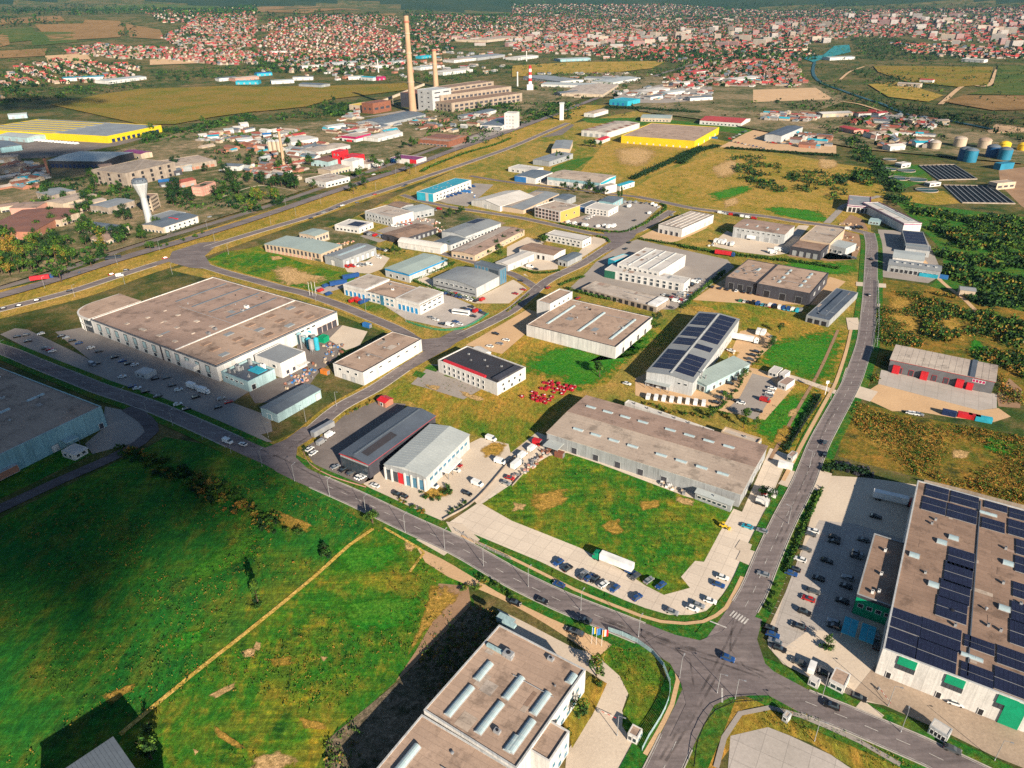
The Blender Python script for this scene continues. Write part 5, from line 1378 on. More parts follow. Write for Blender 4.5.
H('cabin', 'tiny white cabin beside parked white truck at car-park edge', 'cabin', None, '33', '164 408, 204 430, 212 412', 2.8, 'wall_white', 'roof_white', 'flat', par=.1).win('u', 1, .2, .8, .9, 2.2, 1.4)
H('cabin', 'tiny white hut on brown grass beside right road', 'cabin', None, '33', '58 556, 80 570, 98 552', 2.4, 'wall_pale_grey', 'roof_pale', 'flat', par=.1).win('u', 1, .2, .8, .9, 2.0, 1.2)
H('cabin', 'pink-roofed hut by brown path right of long skylight warehouse', 'hut', None, 'z680 400', '690 350, 722 366, 742 332', 3, 'wall_pale_grey', 'roof_pink', 'flat', par=.1).win('u', 1, .2, .8, .9, 2.2, 1.4)
H('cabin', 'small white kiosk in factory car park', 'kiosk', 'factory car-park kiosk', '01', '552 712, 584 730, 612 708', 3.2, 'wall_white', 'roof_white', 'flat', par=.1).win('u', 2, .1, .9, .9, 2.3, 1.4)
H('kiosk', 'red-roofed kiosk at far corner of dark red-trimmed hall lot', 'kiosk', None, '12', '488 62, 516 76, 546 58', 3, 'wall_brick', 'red', 'gable', .8).win('u', 1, .2, .8, .6, 2.2, 1.6)
H('kiosk', 'white box kiosk on right car park of eight-array solar hall', 'kiosk', 'solar-hall kiosk', 'z640 300', '828 448, 880 468, 898 430', 3.2, 'wall_white', 'roof_white', 'flat', par=.1).win('u', 2, .1, .9, .9, 2.3, 1.4)
H('cabin', 'brown-roofed cabin beside solar-hall kiosk', 'cabin', None, 'z640 300', '892 522, 938 546, 964 498', 3.4, 'wall_white', 'roof_pink', 'flat', par=.1).win('u', 2, .1, .9, .9, 2.3, 1.4)
H('cabin', 'second white box cabin immediately right of solar-hall kiosk', 'cabin', None, 'z640 300', '896 466, 928 480, 950 450', 3.0, 'wall_white', 'roof_white', 'flat', par=.1).win('u', 1, .2, .8, .9, 2.3, 1.4)

# ---- 42 bottom-left gable
B = H('barn', 'grey ribbed metal gable roof corner at bottom-left edge', 'barn', 'bottom-left ribbed roof', 'a', '20 792, 112.5 738.5, 172 798', 11, 'wall_grey', 'roof_slate', 'mono', .5, 'u', seams=.9)
B.ring('gutter', 'wall_pale_grey', 10.75, 11.0, .3)

# ---- 43 - 49 right-hand cluster
B = H('office_building', 'white L-shaped building with purple stripe and pale roof at street end', 'office', 'purple-striped white building', 'w', '240 540, 392 652, 476 645', 8, 'wall_white', 'roof_white', 'flat', par=.3, coping='purple'); B.ring('stripe', 'purple', 6.6, 7.3, .07); B.win('v', 4, .05, .95, 3.4, 5.6, 2.2, 'wall_pale_grey')
B.strip(.1, .55, .98, .85, .02, .2, 'roof_light', 'roof_covering')
B = H('office_wing', 'low white wing with purple stripe left of purple-striped building', 'office wing', None, 'w', '95 556, 216 562, 254 515', 7, 'wall_white', 'roof_grey', 'flat', par=.3, coping='purple'); B.ring('stripe', 'purple', 5.4, 6.2, .07); B.win('u', 5, .05, .95, .3, 4.6, 2.6, 'dark')
H('cabin', 'pale turquoise box cabin in yard of purple-striped building', 'cabin', None, '31', '404 112, 450 118, 456 108', 3.6, 'wall_aqua', 'wall_aqua', 'flat', par=.1).win('u', 3, .1, .9, .9, 2.3, 1.4)
B = H('hall', 'steel-blue panelled hall with grey lean-to below purple-striped building', 'hall', 'steel-blue panelled hall', '31', '550 206, 640 214, 622 160', 6.5, 'roof_slate', 'roof_slate', 'flat', par=.2, coping='roof_grey'); B.solar(.05, .05, .95, .95, 4, 4)
H('hall', 'grey lean-to shed beneath steel-blue panelled hall', 'shed', None, '31', '550 226, 648 238, 652 216', 5, 'wall_pale_grey', 'roof_grey', 'flat', par=.2).win('u', 4, .1, .9, 1, 3, 2.4)
B = H('hall', 'white low hall with grey-green roof between panelled and grey halls', 'hall', 'white street-end hall', '31', '500 262, 624 276, 632 246', 6, 'wall_white', 'roof_light', 'gable', .7, 'u'); B.win('u', 8, .05, .95, 1.0, 3.4, 2.0)
B = H('hall', 'long grey hall with dormer row facing street end', 'hall', 'grey dormer hall', '31', '482 290, 692 318, 694 296', 5.4, 'wall_grey', 'roof_grey', 'gable', .8, 'u'); B.win('u', 10, .05, .95, .3, 3.0, 2.2, 'dark')
for k in range(6): B.vent(.1 + .15 * k, .4, .8, .9, 'wall_pale_grey', True, 'dormer')
H('barn', 'small beige barn with grey roof alone among shrubs at right', 'barn', 'lone beige barn', '31', '772 394, 832 398, 834 384', 4.6, 'wall_cream', 'roof_grey', 'gable', .8, 'u').win('u', 1, .3, .7, .1, 3, 3, 'wall_beige', 'door', 'wall_cream')

# ---- halls farther back
B = H('warehouse', 'huge bright yellow-walled hall with flat grey-tan roof', 'warehouse', 'bright yellow-walled hall', 'a', '626 134, 694.7 141, 706.5 126.5', 10, 'wall_yellow', 'roof_tan', 'flat', par=.4, coping='wall_yellow'); B.win('u', 10, .05, .95, .2, 2.5, 2, 'wall_white', 'door', None); B.win('v', 4, .05, .95, .3, 4, 4, 'wall_white', 'loading_door', 'yellow')
B = H('barracks', 'long white building with red pitched roof behind yellow hall', 'building', 'long red-roofed building', 'z680 80', '128 258, 392 276, 450 246', 6, 'wall_white', 'roof_red', 'gable', 3.0, 'u'); B.win('u', 10, .05, .95, 1.2, 3.2, 2.6)
B = H('hall', 'dark-roofed tin hall amid scrap-car yard', 'hall', 'scrap-yard tin hall', 'z680 80', '552 346, 650 358, 718 296', 9, 'wall_pale_grey', 'roof_dark', 'gable', 1.2, 'v'); B.win('v', 4, .1, .9, .2, 4, 4, 'wall_grey', 'loading_door')
B = H('hall', 'bright blue box hall beside dual carriageway', 'hall', 'bright blue box hall', 'z540 80', '462 124, 560 136, 612 118', 9, 'cyan', 'cyan', 'flat', par=.3); B.win('u', 3, .1, .9, .3, 5, 4, 'blue', 'loading_door', None)
B = H('hall', 'white hall with five brown barrel-striped roof bays', 'hall', 'barrel-striped hall', 'z540 80', '276 320, 432 338, 596 272', 8, 'wall_white', 'roof_pale', 'gable', 1.4, 'v'); B.win('u', 4, .05, .95, .2, 5, 5, 'wall_grey', 'loading_door')
for k in range(5): B.strip(.03, .05 + .19 * k, .97, .14 + .19 * k, .04, .4, 'roof_tile_brown', 'roof_bay')
H('kiosk', 'tiny white building with red roof at front of barrel-striped hall', 'kiosk', None, 'z540 80', '350 382, 392 388, 416 364', 4.5, 'wall_white', 'red', 'gable', 1.2).win('v', 1, .2, .8, 1, 2.8, 2)
H('shed', 'long narrow cream shed behind bright yellow-walled hall', 'shed', None, 'z540 80', '646 240, 836 246, 842 224', 6, 'wall_cream', 'roof_sage', 'gable', 1.2, 'u').win('u', 8, .05, .95, 1, 3, 2.4)
H('hut', 'little white hut with beige roof near highway roundabout', 'hut', None, 'z540 80', '302 208, 345 216, 352 188', 6, 'wall_white', 'roof_beige', 'gable', 1.5).win('u', 1, .3, .7, 1, 3, 2)
B = H('hall', 'beige-sided grey hall behind its lower grey neighbour on green plot', 'hall', 'beige-sided grey hall', 'z540 80', '78 448, 188 442, 316 392', 7, 'wall_beige', 'roof_grey', 'gable', .8, 'v'); B.win('v', 5, .1, .9, 1, 3, 3)
B = H('hall', 'low grey-roofed hall at left front of beige-sided grey hall', 'hall', 'low grey twin hall', 'z540 80', '-40 508, 60 522, 192 470', 6, 'wall_grey', 'roof_grey', 'gable', .8, 'v'); B.win('v', 5, .1, .9, 1, 3, 3)
B = H('hall', 'small white flat building left of low grey twin hall', 'building', None, 'z400 90', '730 486, 852 516, 888 492', 5, 'wall_white', 'roof_white', 'flat', par=.2); B.win('u', 4, .1, .9, 1, 3, 2.4)
B = H('hall', 'white hall with dark pitched roof and blue end wall', 'hall', 'blue-ended white hall', 'z400 90', '742 546, 868 566, 960 524', 6.5, 'wall_white', 'roof_slate', 'gable', 1.0, 'v'); B.band('u', .45, 1.0, .2, 6.3, 'blue', 'end_wall', .1); B.win('v', 4, .1, .9, 1, 3, 3)
B = H('factory', 'purple-brown stepped factory with white wing beside sandy yard', 'factory', 'purple stepped factory', 'z400 90', '112 316, 310 330, 432 292', 8, 'rust', 'roof_pink', 'flat', par=.3); B.strip(.1, .3, .9, .8, .05, 1.6, 'roof_tile_brown', 'upper_roof'); B.win('u', 8, .05, .95, 1, 3, 4)
B = H('silo_block', 'white six-storey concrete block beside railway', 'tower block', 'white railside block', 'z400 90', '672 146, 740 150, 748 138', 24, 'wall_white', 'roof_white', 'flat', par=.4)
for z_ in range(4): B.win('u', 3, .1, .9, 3 + 5 * z_, 5 + 5 * z_, 2, 'wall_grey', 'window', None)
B = H('barrel_hall', 'long dark slate-roofed hall at foot of power station', 'hall', 'long slate-roofed hall', 'z260 80', '640 264, 780 282, 994 216', 6, 'wall_grey', 'roof_slate', 'barrel', 3.5, 'v'); B.win('v', 6, .1, .9, 1, 3, 4)
B = H('store', 'white store with wide magenta roof fascia', 'store', 'magenta-fascia store', 'z260 80', '540 352, 612 364, 682 340', 9, 'wall_white', 'roof_pale', 'flat', par=.3, fascia=('magenta', 3.2)); B.win('u', 3, .1, .9, .3, 4, 4); B.band('u', .3, .62, .2, 4.4, 'red', 'entrance', 1.6)
B = H('mill_block', 'square bright red block rising from white mill', 'mill', 'bright red mill block', 'z260 80', '474 452, 512 460, 536 444', 17, 'red', 'red', 'flat', par=.3); B.win('u', 2, .1, .9, 12, 14, 1.6)
B = H('mill_block', 'lower red block behind white mill tower', 'mill', None, 'z260 80', '545 482, 598 494, 634 472', 13, 'red', 'red', 'flat', par=.3); B.win('u', 2, .1, .9, 9, 11, 1.6)
B = H('mill_block', 'plain white mill tower in front of red blocks', 'mill', 'white mill tower', 'z260 80', '538 510, 590 522, 634 500', 13, 'wall_white', 'wall_white', 'flat', par=.3); B.win('v', 3, .1, .9, 2, 4, 2)
B = H('hall', 'mint-walled hall with red-brown roof left of red mill block', 'hall', 'mint-walled hall', 'z260 80', '360 506, 436 524, 490 490', 8, 'wall_aqua', 'roof_tile_brown', 'gable', 1.2); B.win('u', 3, .1, .9, 1, 4, 3)
B = H('hall', 'cream factory hall with grey roof below red mill block', 'hall', 'cream mill hall', 'z260 80', '380 566, 452 582, 570 548', 7, 'wall_cream', 'roof_pale', 'gable', 1.0, 'v'); B.win('v', 6, .05, .95, 1, 4, 3)
B = H('building', 'long white low building beside rail line', 'building', 'long white railside building', 'z260 80', '268 636, 420 656, 590 622', 6, 'wall_white', 'roof_pale', 'flat', par=.3); B.win('v', 6, .05, .95, 1, 3, 3); B.win('u', 6, .05, .95, 1, 3, 2.4)
B = H('building', 'low blue and magenta building by railway trees', 'building', 'blue magenta building', 'z260 80', '868 488, 1000 512, 1040 490', 6, 'wall_white', 'purple', 'flat', par=.3); B.band('u', .0, .25, .2, 6.1, 'red', 'end_wall', .3); B.band('u', .8, 1.0, .2, 5, 'blue', 'end_wall', .2)
B = H('shed', 'long pale greenhouse-like shed among western works', 'shed', 'pale western shed', 'z260 80', '300 440, 360 462, 500 410', 6, 'wall_pale_grey', 'roof_pale', 'gable', 1, 'v'); B.win('v', 6, .05, .95, 1, 3, 3)
B = H('shed', 'large white-roofed shed behind cream silo group', 'shed', None, 'z260 80', '140 376, 200 400, 330 366', 7, 'wall_white', 'roof_white', 'gable', 1, 'v'); B.win('v', 6, .05, .95, 1, 3, 3)
B = H('building', 'small white building right of white mill tower', 'building', None, 'z260 80', '640 524, 690 540, 736 508', 6, 'wall_white', 'roof_beige', 'flat', par=.3); B.win('v', 3, .1, .9, 1, 3, 2)
# western side
B = H('superstore', 'enormous yellow-trimmed store with half yellow-striped, half grey roof', 'store', 'yellow-trimmed superstore', 'z0 100', '-20 166, 682 232, 990 160', 10, 'wall_yellow', 'roof_grey', 'flat', par=.4, coping='wall_yellow')
B.strip(.40, .0, .99, 1.0, .0, .5, 'roof_grey', 'striped_roof')
for k in range(6): B.strip(.41, .04 + .16 * k, .985, .11 + .16 * k, .5, .1, 'wall_yellow', 'roof_stripe')
B.win('v', 10, .05, .95, .2, 5, 6, 'navy', 'loading_door', None)
B = H('shed', 'long wide violet-grey roofed works hall south of superstore', 'works hall', 'violet-grey works hall', 'z0 100', '312 386, 662 394, 842 334', 10, 'wall_dark', 'roof_light', 'gable', 1.4, 'u'); B.win('u', 12, .03, .97, 1, 6, 4, 'navy', 'window', None)
H('shed', 'small purple-roofed shed at end of violet-grey works hall', 'shed', None, 'z0 100', '815 326, 900 346, 965 332', 8, 'wall_cream', 'purple', 'gable', 1).win('u', 3, .1, .9, 1, 4, 4)
B = H('ruined_factory', 'bare concrete factory frame with gaping windows', 'ruin', 'bare concrete frame', 'z0 100', '758 418, 800 470, 925 392', 17, 'wall_concrete', 'wall_concrete', 'flat', par=.6)
for z_ in (2, 7, 12): B.win('v', 5, .05, .95, z_, z_ + 3.2, 3.4, 'dark', 'window', None); B.win('u', 3, .05, .95, z_, z_ + 3.2, 3.4, 'dark', 'window', None)
B = H('factory', 'low beige concrete hall stretching right from bare concrete frame', 'factory', None, 'z140 100', '38 402, 60 450, 420 372', 9, 'wall_concrete', 'roof_beige', 'flat', par=.4); B.win('v', 12, .03, .97, 2, 5, 5, 'wall_brick', 'window', None)
B = H('apartment_block', 'beige four-storey block directly behind pale water tower', 'block', 'beige block behind tower', 'z140 100', '-10 632, 62 626, 146 596', 15, 'wall_cream', 'roof_brown', 'flat', par=.4)
for z_ in range(4): B.win('u', 4, .1, .9, 1.5 + 3.4 * z_, 3.3 + 3.4 * z_, 2, 'dark', 'window', None); B.win('v', 5, .1, .9, 1.5 + 3.4 * z_, 3.3 + 3.4 * z_, 2, 'dark', 'window', None)
B = H('block', 'pink three-storey building among dark trees', 'building', 'pink tree-side building', 'z140 100', '338 552, 392 558, 450 522', 11, 'wall_pink', 'roof_brown', 'flat', par=.4)
for z_ in range(3): B.win('v', 5, .1, .9, 1.5 + 3.2 * z_, 3.2 + 3.2 * z_, 1.8, 'wall_cream', 'window', None); B.win('u', 4, .1, .9, 1.5 + 3.2 * z_, 3.2 + 3.2 * z_, 1.8, 'wall_cream', 'window', None)
for co, hh, w_, r_, lb, l_ in (('230 590, 330 612, 482 580', 8, 'wall_concrete', 'roof_grey', 'grey-roofed concrete works hall behind western trees', 'concrete works hall'),
                          ('330 640, 400 664, 562 602', 10, 'wall_cream', 'roof_beige', 'cream double-row workshop with flat roof behind western trees', 'cream workshop'),
                          ('0 690, 126 668, 128 650', 7, 'wall_cream', 'roof_pink', 'small cream works building at left edge', None),
                          ('126 672, 228 690, 236 656', 9, 'wall_pink', 'roof_pink', 'brick-pink works building near left edge', 'brick-pink works'),
                          ('250 742, 384 766, 474 712', 8, 'wall_cream', 'roof_tile_brown', 'cream building with brown roof in front of cream workshop', None),
                          ('470 664, 500 680, 640 632', 8, 'wall_cream', 'roof_pale', 'pale flat works building right of cream workshop', None),
                          ('640 660, 690 690, 790 640', 8, 'wall_concrete', 'roof_grey', 'grey works building left of water tower', None)):
    B = H('works_building', lb, 'works', l_, 'z0 100', co, hh, w_, r_, 'gable', .8); B.win('u', 5, .05, .95, 1.5, 3.5, 3, 'dark'); B.win('v', 5, .05, .95, 1.5, 3.5, 3, 'dark')
for co, hh, w_, r_, lb, l_ in (('-60 240, 208 268, 246 134', 8, 'wall_brick', 'roof_tile_brown', 'broad brown-roofed old factory at left edge', 'broad brown old factory'),
                          ('566 212, 730 262, 800 230', 7, 'wall_cream', 'roof_slate', 'dark-roofed cream workshop between trees and water tower', 'dark-roofed workshop'),
                          ('640 292, 690 322, 745 280', 5, 'wall_cream', 'roof_pink', 'small pink-roofed building below dark-roofed workshop', None),
                          ('980 205, 1040 240, 1160 160', 7, 'wall_cream', 'roof_slate', 'slate-roofed cream building right of water tower foot', 'tower-foot building')):
    B = H('works_building', lb, 'works', l_, 'z0 190', co, hh, w_, r_, 'gable', 1.2); B.win('u', 5, .05, .95, 1.5, 3.5, 2.4); B.win('v', 5, .05, .95, 1.5, 3.5, 2.4)
B = H('office_building', 'white railside office with red sign on roof', 'office', 'red-sign railside office', '01', '612 118, 660 140, 748 96', 7, 'wall_white', 'roof_slate', 'flat', par=.3); B.win('v', 6, .05, .95, 1.2, 2.8, 2); B.win('v', 6, .05, .95, 4.2, 5.8, 2); B.strip(.3, .55, .7, .6, .1, 1.6, 'red', 'roof_sign')
B = H('shed', 'grey flat shed in front of beige block behind tower', 'shed', None, '01', '606 96, 640 112, 706 78', 5, 'wall_grey', 'roof_grey', 'flat', par=.3); B.win('u', 2, .1, .9, .4, 3, 3, 'dark', 'door', None)

# ---- repairs, pipes and small units lying about on the big flat roofs
for B in HALLS:
    if B.kind != 'flat' or B.Lu * B.Lv < 700 or B.o.length > 900 or B.roofm == 'roof_black': continue
    n = min(16, int(B.Lu * B.Lv / 260) + 3)
    for k in range(n):
        u, v = R.uniform(.08, .9), R.uniform(.08, .9); a, b = R.uniform(1, 5) / B.Lu, R.uniform(1.2, 7) / B.Lv
        if R.random() < .6: B.strip(u, v, min(.96, u + a), min(.96, v + b), .004 + .003 * k, .02, R.choice(['roof_pink', 'roof_pale', 'roof_brown', 'roof_beige', 'roof_grey']), 'roof_patch')
        else: B.vent(u, v, R.uniform(.25, .6), R.uniform(.6, 1.2), R.choice(['grey', 'silver', 'wall_pale_grey', 'dark']), R.random() < .5, 'roof_unit')
    mb = MB(); v = R.uniform(.2, .8) * B.Lv; mb.tube(B.pt(B.Lu * .1, v, B.h - B.par + .3), B.pt(B.Lu * R.uniform(.4, .8), v, B.h - B.par + .3), .12, 'silver', 6); mb.build('roof_pipe', B.root)

# ================================================================== TALL AND ROUND STRUCTURES
def stack(name, label, pb, h, r0, r1, bands, m, cap=None, lm=None, n=20):
    t = empty(name, g(pb)); tag(t, label, 'chimney' if 'chim' in name else 'tower')
    if lm: landmark(lm, pb)
    mb = MB(); k = 10
    mb.lathe([(r0 + (r1 - r0) * (1 - (1 - i / k) ** 1.6), h * i / k) for i in range(k + 1)], m, n); mb.build('shaft', t, smooth=False)
    for f, mm, hh in bands:
        r = r0 + (r1 - r0) * (1 - (1 - f) ** 1.6)
        mb = MB(); mb.lathe([(r + .1, h * f), (r + .9, h * f), (r + .9, h * f + hh), (r + .1, h * f + hh)], mm, n); mb.build('band', t)
    mb = MB(); mb.lathe([(r1 + .3, h), (r1 + .3, h + 1.2), (r1 * .6, h + 1.2)], 'dark', n); mb.build('rim', t)
    return t
def top_h(pb, pt_):
    b = g(pb); d = ray(pt_); t = b.xy.dot(d.xy) / d.xy.length_squared
    return CAMH + d.z * t - b.z
mat('chimney_concrete', (.44, .29, .18), (.36, .235, .145), .05)
mat('chimney_cap', (.38, .14, .09), None, .3)
stack('chimney', 'tallest cream concrete chimney rising over power station', (413, 112), top_h((413, 112), (408, 15.5)), 7.0, 4.2, [(.93, 'chimney_cap', 3), (.62, 'wall_cream', 1.5), (.32, 'wall_cream', 1.5), (.82, 'wall_cream', 1.5)], 'chimney_concrete', lm='tallest chimney')
stack('chimney', 'shorter thicker cream chimney right of tallest chimney', (436, 87), top_h((436, 87), (433, 49)), 6.5, 5.0, [(.95, 'chimney_cap', 3), (.6, 'wall_cream', 1.5)], 'chimney_concrete', lm='shorter chimney')
stack('chimney', 'slim cream chimney beside cream silo group', (284.5, 167.5), top_h((284.5, 167.5), (279.5, 128.5)), 2.2, 1.5, [(.95, 'red', 1.5)], 'chimney_concrete', lm='slim cream chimney')
stack('chimney', 'short dark brick chimney south of violet-grey works hall', (49.5, 176), top_h((49.5, 176), (46, 158)), 1.8, 1.3, [(.9, 'wall_brick', .8)], 'wall_brick')
stack('chimney', 'little white chimney near digester tanks', px('w', '236 232')[0], 14, 1.0, .8, [(.9, 'white', .6)], 'wall_white')
for p, hh, lb in ((px('10', '490 290')[0], 34, 'white chimney far left of shorter chimney'), (px('20', '22 345')[0], 32, 'thin white mast tower left of red-striped tower'), (px('20', '58 245')[0], 30, 'thin pale chimney behind red-striped tower')):
    stack('chimney', lb, p, hh, 2.0, 1.5, [(.9, 'white', 1)], 'wall_white')
pb = px('20', '72 362')[0]; hh = top_h(pb, px('20', '70 262')[0])
t = empty('striped_tower', g(pb)); tag(t, 'red and white banded chimney tower on white base', 'tower'); landmark('red-striped tower', pb)
mb = MB(); mb.cbox(0, 0, 0, 14, 14, hh * .25, 'wall_white'); mb.build('base', t)
for k in range(6):
    mb = MB(); r = 4.2 - k * .2; mb.lathe([(r, hh * (.25 + .125 * k)), (r - .2, hh * (.25 + .125 * (k + 1)))], 'red' if k % 2 else 'white', 16); mb.build('band', t)
pb = px('20', '198 480')[0]
t = empty('tower', g(pb)); tag(t, 'plain white slab tower at roundabout beside dual carriageway', 'tower'); landmark('white slab tower', pb)
mb = MB(); mb.cbox(0, 0, 0, 7, 6, 26, 'wall_white'); mb.build('shaft', t); mb = MB(); mb.cbox(0, 0, 26, 8.5, 7.5, 2, 'wall_pale_grey'); mb.build('head', t)
# water tower
pb = (151, 227); hh = top_h(pb, (139, 179))
t = empty('water_tower', g(pb)); tag(t, 'pale inverted-cone water tower on slender shaft among western trees', 'water tower'); landmark('pale water tower', pb)
mb = MB(); mb.lathe([(3.6, 0), (3.0, hh * .35), (2.6, hh * .64)], 'wall_pale_grey', 12); mb.build('shaft', t)
mb = MB(); mb.lathe([(2.6, hh * .62), (6.6, hh * .90), (6.6, hh * .93)], 'wall_pale_grey', 12); mb.build('bowl', t)
mb = MB(); mb.lathe([(6.7, hh * .928), (6.7, hh * .96), (5.6, hh)], 'roof_slate', 12); mb.build('cap', t)
for k in range(10):
    a = 2 * pi * k / 10; mb = MB(); mb.cbox(6.0 * cos(a), 6.0 * sin(a), hh * .96, .5, .5, 1.6, 'dark'); mb.build('roof_antenna', t)
# silo group
pb = px('z260 80', '98 468')[0]
for i, (dx, dy) in enumerate(((-6, 0), (0, 0), (6, 0), (-3, 6), (3, 6))):
    v = g(pb) + Vector((dx, dy, 0)); t = empty('silo', v)
    later(t, 'ribbed cream grain silo', 'silo', proj(v), 'cream silos in a cluster')
    mb = MB(); mb.lathe([(2.9, 0), (2.9, 15), (2.6, 15.4)], 'wall_cream', 16); mb.build('shell', t); mb = MB(); mb.lathe([(3.0, 15.3), (.4, 17)], 'wall_pale_grey', 16); mb.build('roof', t)
# power station blocks
def blk(nm, label, cat, lm, reg, co, h, w, r, rows=(), cols=12, **k):
    B = H(nm, label, cat, lm, reg, co, h, w, r, **k)
    for z0, z1 in rows:
        B.win('u', max(2, cols // 3), .06, .94, z0, z1, 4, 'wall_dark', 'window', None); B.win('v', cols, .03, .97, z0, z1, B.Lv / cols * .6, 'wall_dark', 'window', None)
    return B
blk('turbine_hall', 'cream power station hall with long rows of windows', 'power station', 'power station hall', '10', '690 372, 738 382, 936 340', 26, 'wall_sooty', 'roof_brown', ((9, 13), (17, 21)), 16, par=1.0)
blk('turbine_hall', 'lower brown-roofed front hall of power station with glazed bands', 'power station', None, '10', '738 402, 782 412, 972 366', 17, 'wall_sooty', 'roof_brown', ((3, 6.5), (9, 13)), 14, par=.6)
blk('stair_tower', 'white stair tower at front corner of power station', 'tower', 'power station stair tower', '10', '678 354, 704 362, 736 350', 36, 'wall_pale_grey', 'wall_pale_grey', ((6, 8), (14, 16), (22, 24), (30, 32)), 2, par=.5)
blk('boiler_house', 'dark-fronted boiler house between tallest chimney and white stair tower', 'power station', None, '10', '612 366, 672 376, 720 352', 26, 'wall_dark', 'rust', ((6, 9), (16, 19)), 5, par=.5)
blk('boiler_house', 'long rusty upper boiler house roof behind power station hall', 'power station', None, '10', '720 346, 760 352, 882 322', 33, 'wall_sooty', 'roof_brown', ((27, 30),), 8, par=.5)
blk('works_building', 'rusty coal handling block at left of power station', 'works', 'rusty coal block', 'z260 80', '690 140, 720 150, 756 128', 18, 'rust', 'roof_tile_brown', ((6, 10),), 3, par=.4)
blk('works_building', 'cream crusher house with yellow roof left of rusty coal block', 'works', None, 'z260 80', '632 150, 690 166, 720 146', 12, 'wall_cream', 'yellow', ((4, 8),), 3, par=.4)
a_, b_ = g(px('10', '480 428')[0]), g(px('10', '676 400')[0])
t = empty('conveyor', a_); tag(t, 'long inclined conveyor gallery climbing to power station', 'conveyor')
mb = MB(); d = (b_ - a_) + Vector((0, 0, 24)); s_ = Vector((-d.y, d.x, 0)).normalized() * 4; mb.box(-s_ / 2 + Vector((0, 0, 4)), d, s_, (0, 0, 4), 'wall_cream'); mb.build('gallery', t)
for k in range(1, 6):
    mb = MB(); q = d * (k / 6); mb.box((q.x - .8, q.y - .8, 0), (1.6, 0, 0), (0, 1.6, 0), (0, 0, q.z + 4), 'wall_concrete'); mb.build('trestle', t)
# digester tanks and grain stores by the treatment plant
for reg, s, r, h, m, mr, lb in (('w', '705 318', 8.5, 13, 'tank_blue', 'roof_slate', 'left front deep blue tank with grey domed top'), ('w', '735 325', 8.5, 13, 'tank_light', 'roof_slate', 'bright blue tank with grey cone, front of its pair'),
                                ('w', '850 305', 8.5, 13, 'tank_blue', 'roof_slate', 'deep blue tank behind bright front tank at right'), ('w', '915 320', 8.5, 13, 'tank_light', 'roof_slate', 'bright blue tank above square blue base'),
                                ('w', '680 250', 9, 11, 'wall_cream', 'roof_beige', 'cream tank with conical roof, second from left'), ('w', '808 258', 9, 11, 'wall_cream', 'roof_tan', 'cream tank with tan cone behind blue tanks'),
                                ('w', '548 262', 8, 9, 'wall_cream', 'roof_pale', 'low cream tank with white roof, leftmost'), ('w', '915 268', 8, 9, 'yellow', 'yellow', 'yellow domed gas holder beside blue tanks'), ('w', '1015 270', 8, 8, 'yellow', 'yellow', 'second yellow gas holder at right edge')):
    p = px(reg, s)[0]; r *= .86; t = empty('storage_tank', g(p)); tag(t, lb, 'tank', 'tanks at the treatment plant')
    mb = MB(); mb.lathe([(r, 0), (r, h), (r + .3, h), (r + .3, h + .5)], m, 28); mb.build('shell', t)
    mb = MB(); mb.lathe([(r + .25, h + .4), (r * .75, h + 2.2), (r * .3, h + 3.2), (.3, h + 3.5)], mr, 28); mb.build('roof', t)
landmark('blue tanks', px('w', '735 318')[0])
blk('building', 'square blue base building in front of bright blue tank', 'building', None, 'w', '880 330, 905 338, 945 325', 7, 'tank_light', 'tank_light', (), 2, par=.2)
blk('building', 'cream treatment plant building with white lean-to', 'building', 'treatment plant building', 'w', '862 428, 885 440, 928 420', 7, 'wall_cream', 'roof_beige', ((2, 4),), 3, par=.2)
blk('building', 'white hut between round basins and aeration tanks', 'building', None, 'w', '508 432, 530 440, 572 430', 4, 'wall_white', 'roof_white', ((1, 2.5),), 2, par=.2)
blk('building', 'white flat hut behind round settling basins', 'building', None, 'w', '352 330, 380 338, 412 328', 5, 'wall_white', 'roof_white', ((1, 2.5),), 2, par=.2)
# aeration basins: concrete walls with dark water lanes
def basin(label, reg, co, lanes, lm=None):
    a, b, c = [g(p) for p in px(reg, co)]
    U, V = a - b, c - b
    t = empty('aeration_basin', b); tag(t, label, 'basin', 'aeration basins'); 
    if lm: landmark(lm, px(reg, co)[1])
    mb = MB(); mb.box((0, 0, .02), U, V, (0, 0, .45), 'water_dark'); mb.build('water', t)
    mb = MB()
    for k in range(lanes + 1): mb.box(V * (k / lanes) - V.normalized() * .4, U, V.normalized() * .8, (0, 0, 1.0), 'roof_grey' if k % 2 == 0 else 'grey')
    mb.build('lane_wall', t)
    mb = MB()
    for q in (0, 1): mb.box(U * q - V * .01 - U.normalized() * .5, U.normalized() * 1.0, V * 1.02, (0, 0, 1.15), 'wall_concrete')
    mb.build('end_wall', t)
basin('upper aeration basin with dark lanes beside blue tanks', 'w', '470 348, 575 425, 775 420', 8, 'upper aeration basin')
basin('lower aeration basin with dark lanes above shrubland', 'w', '600 452, 700 545, 975 550', 9)
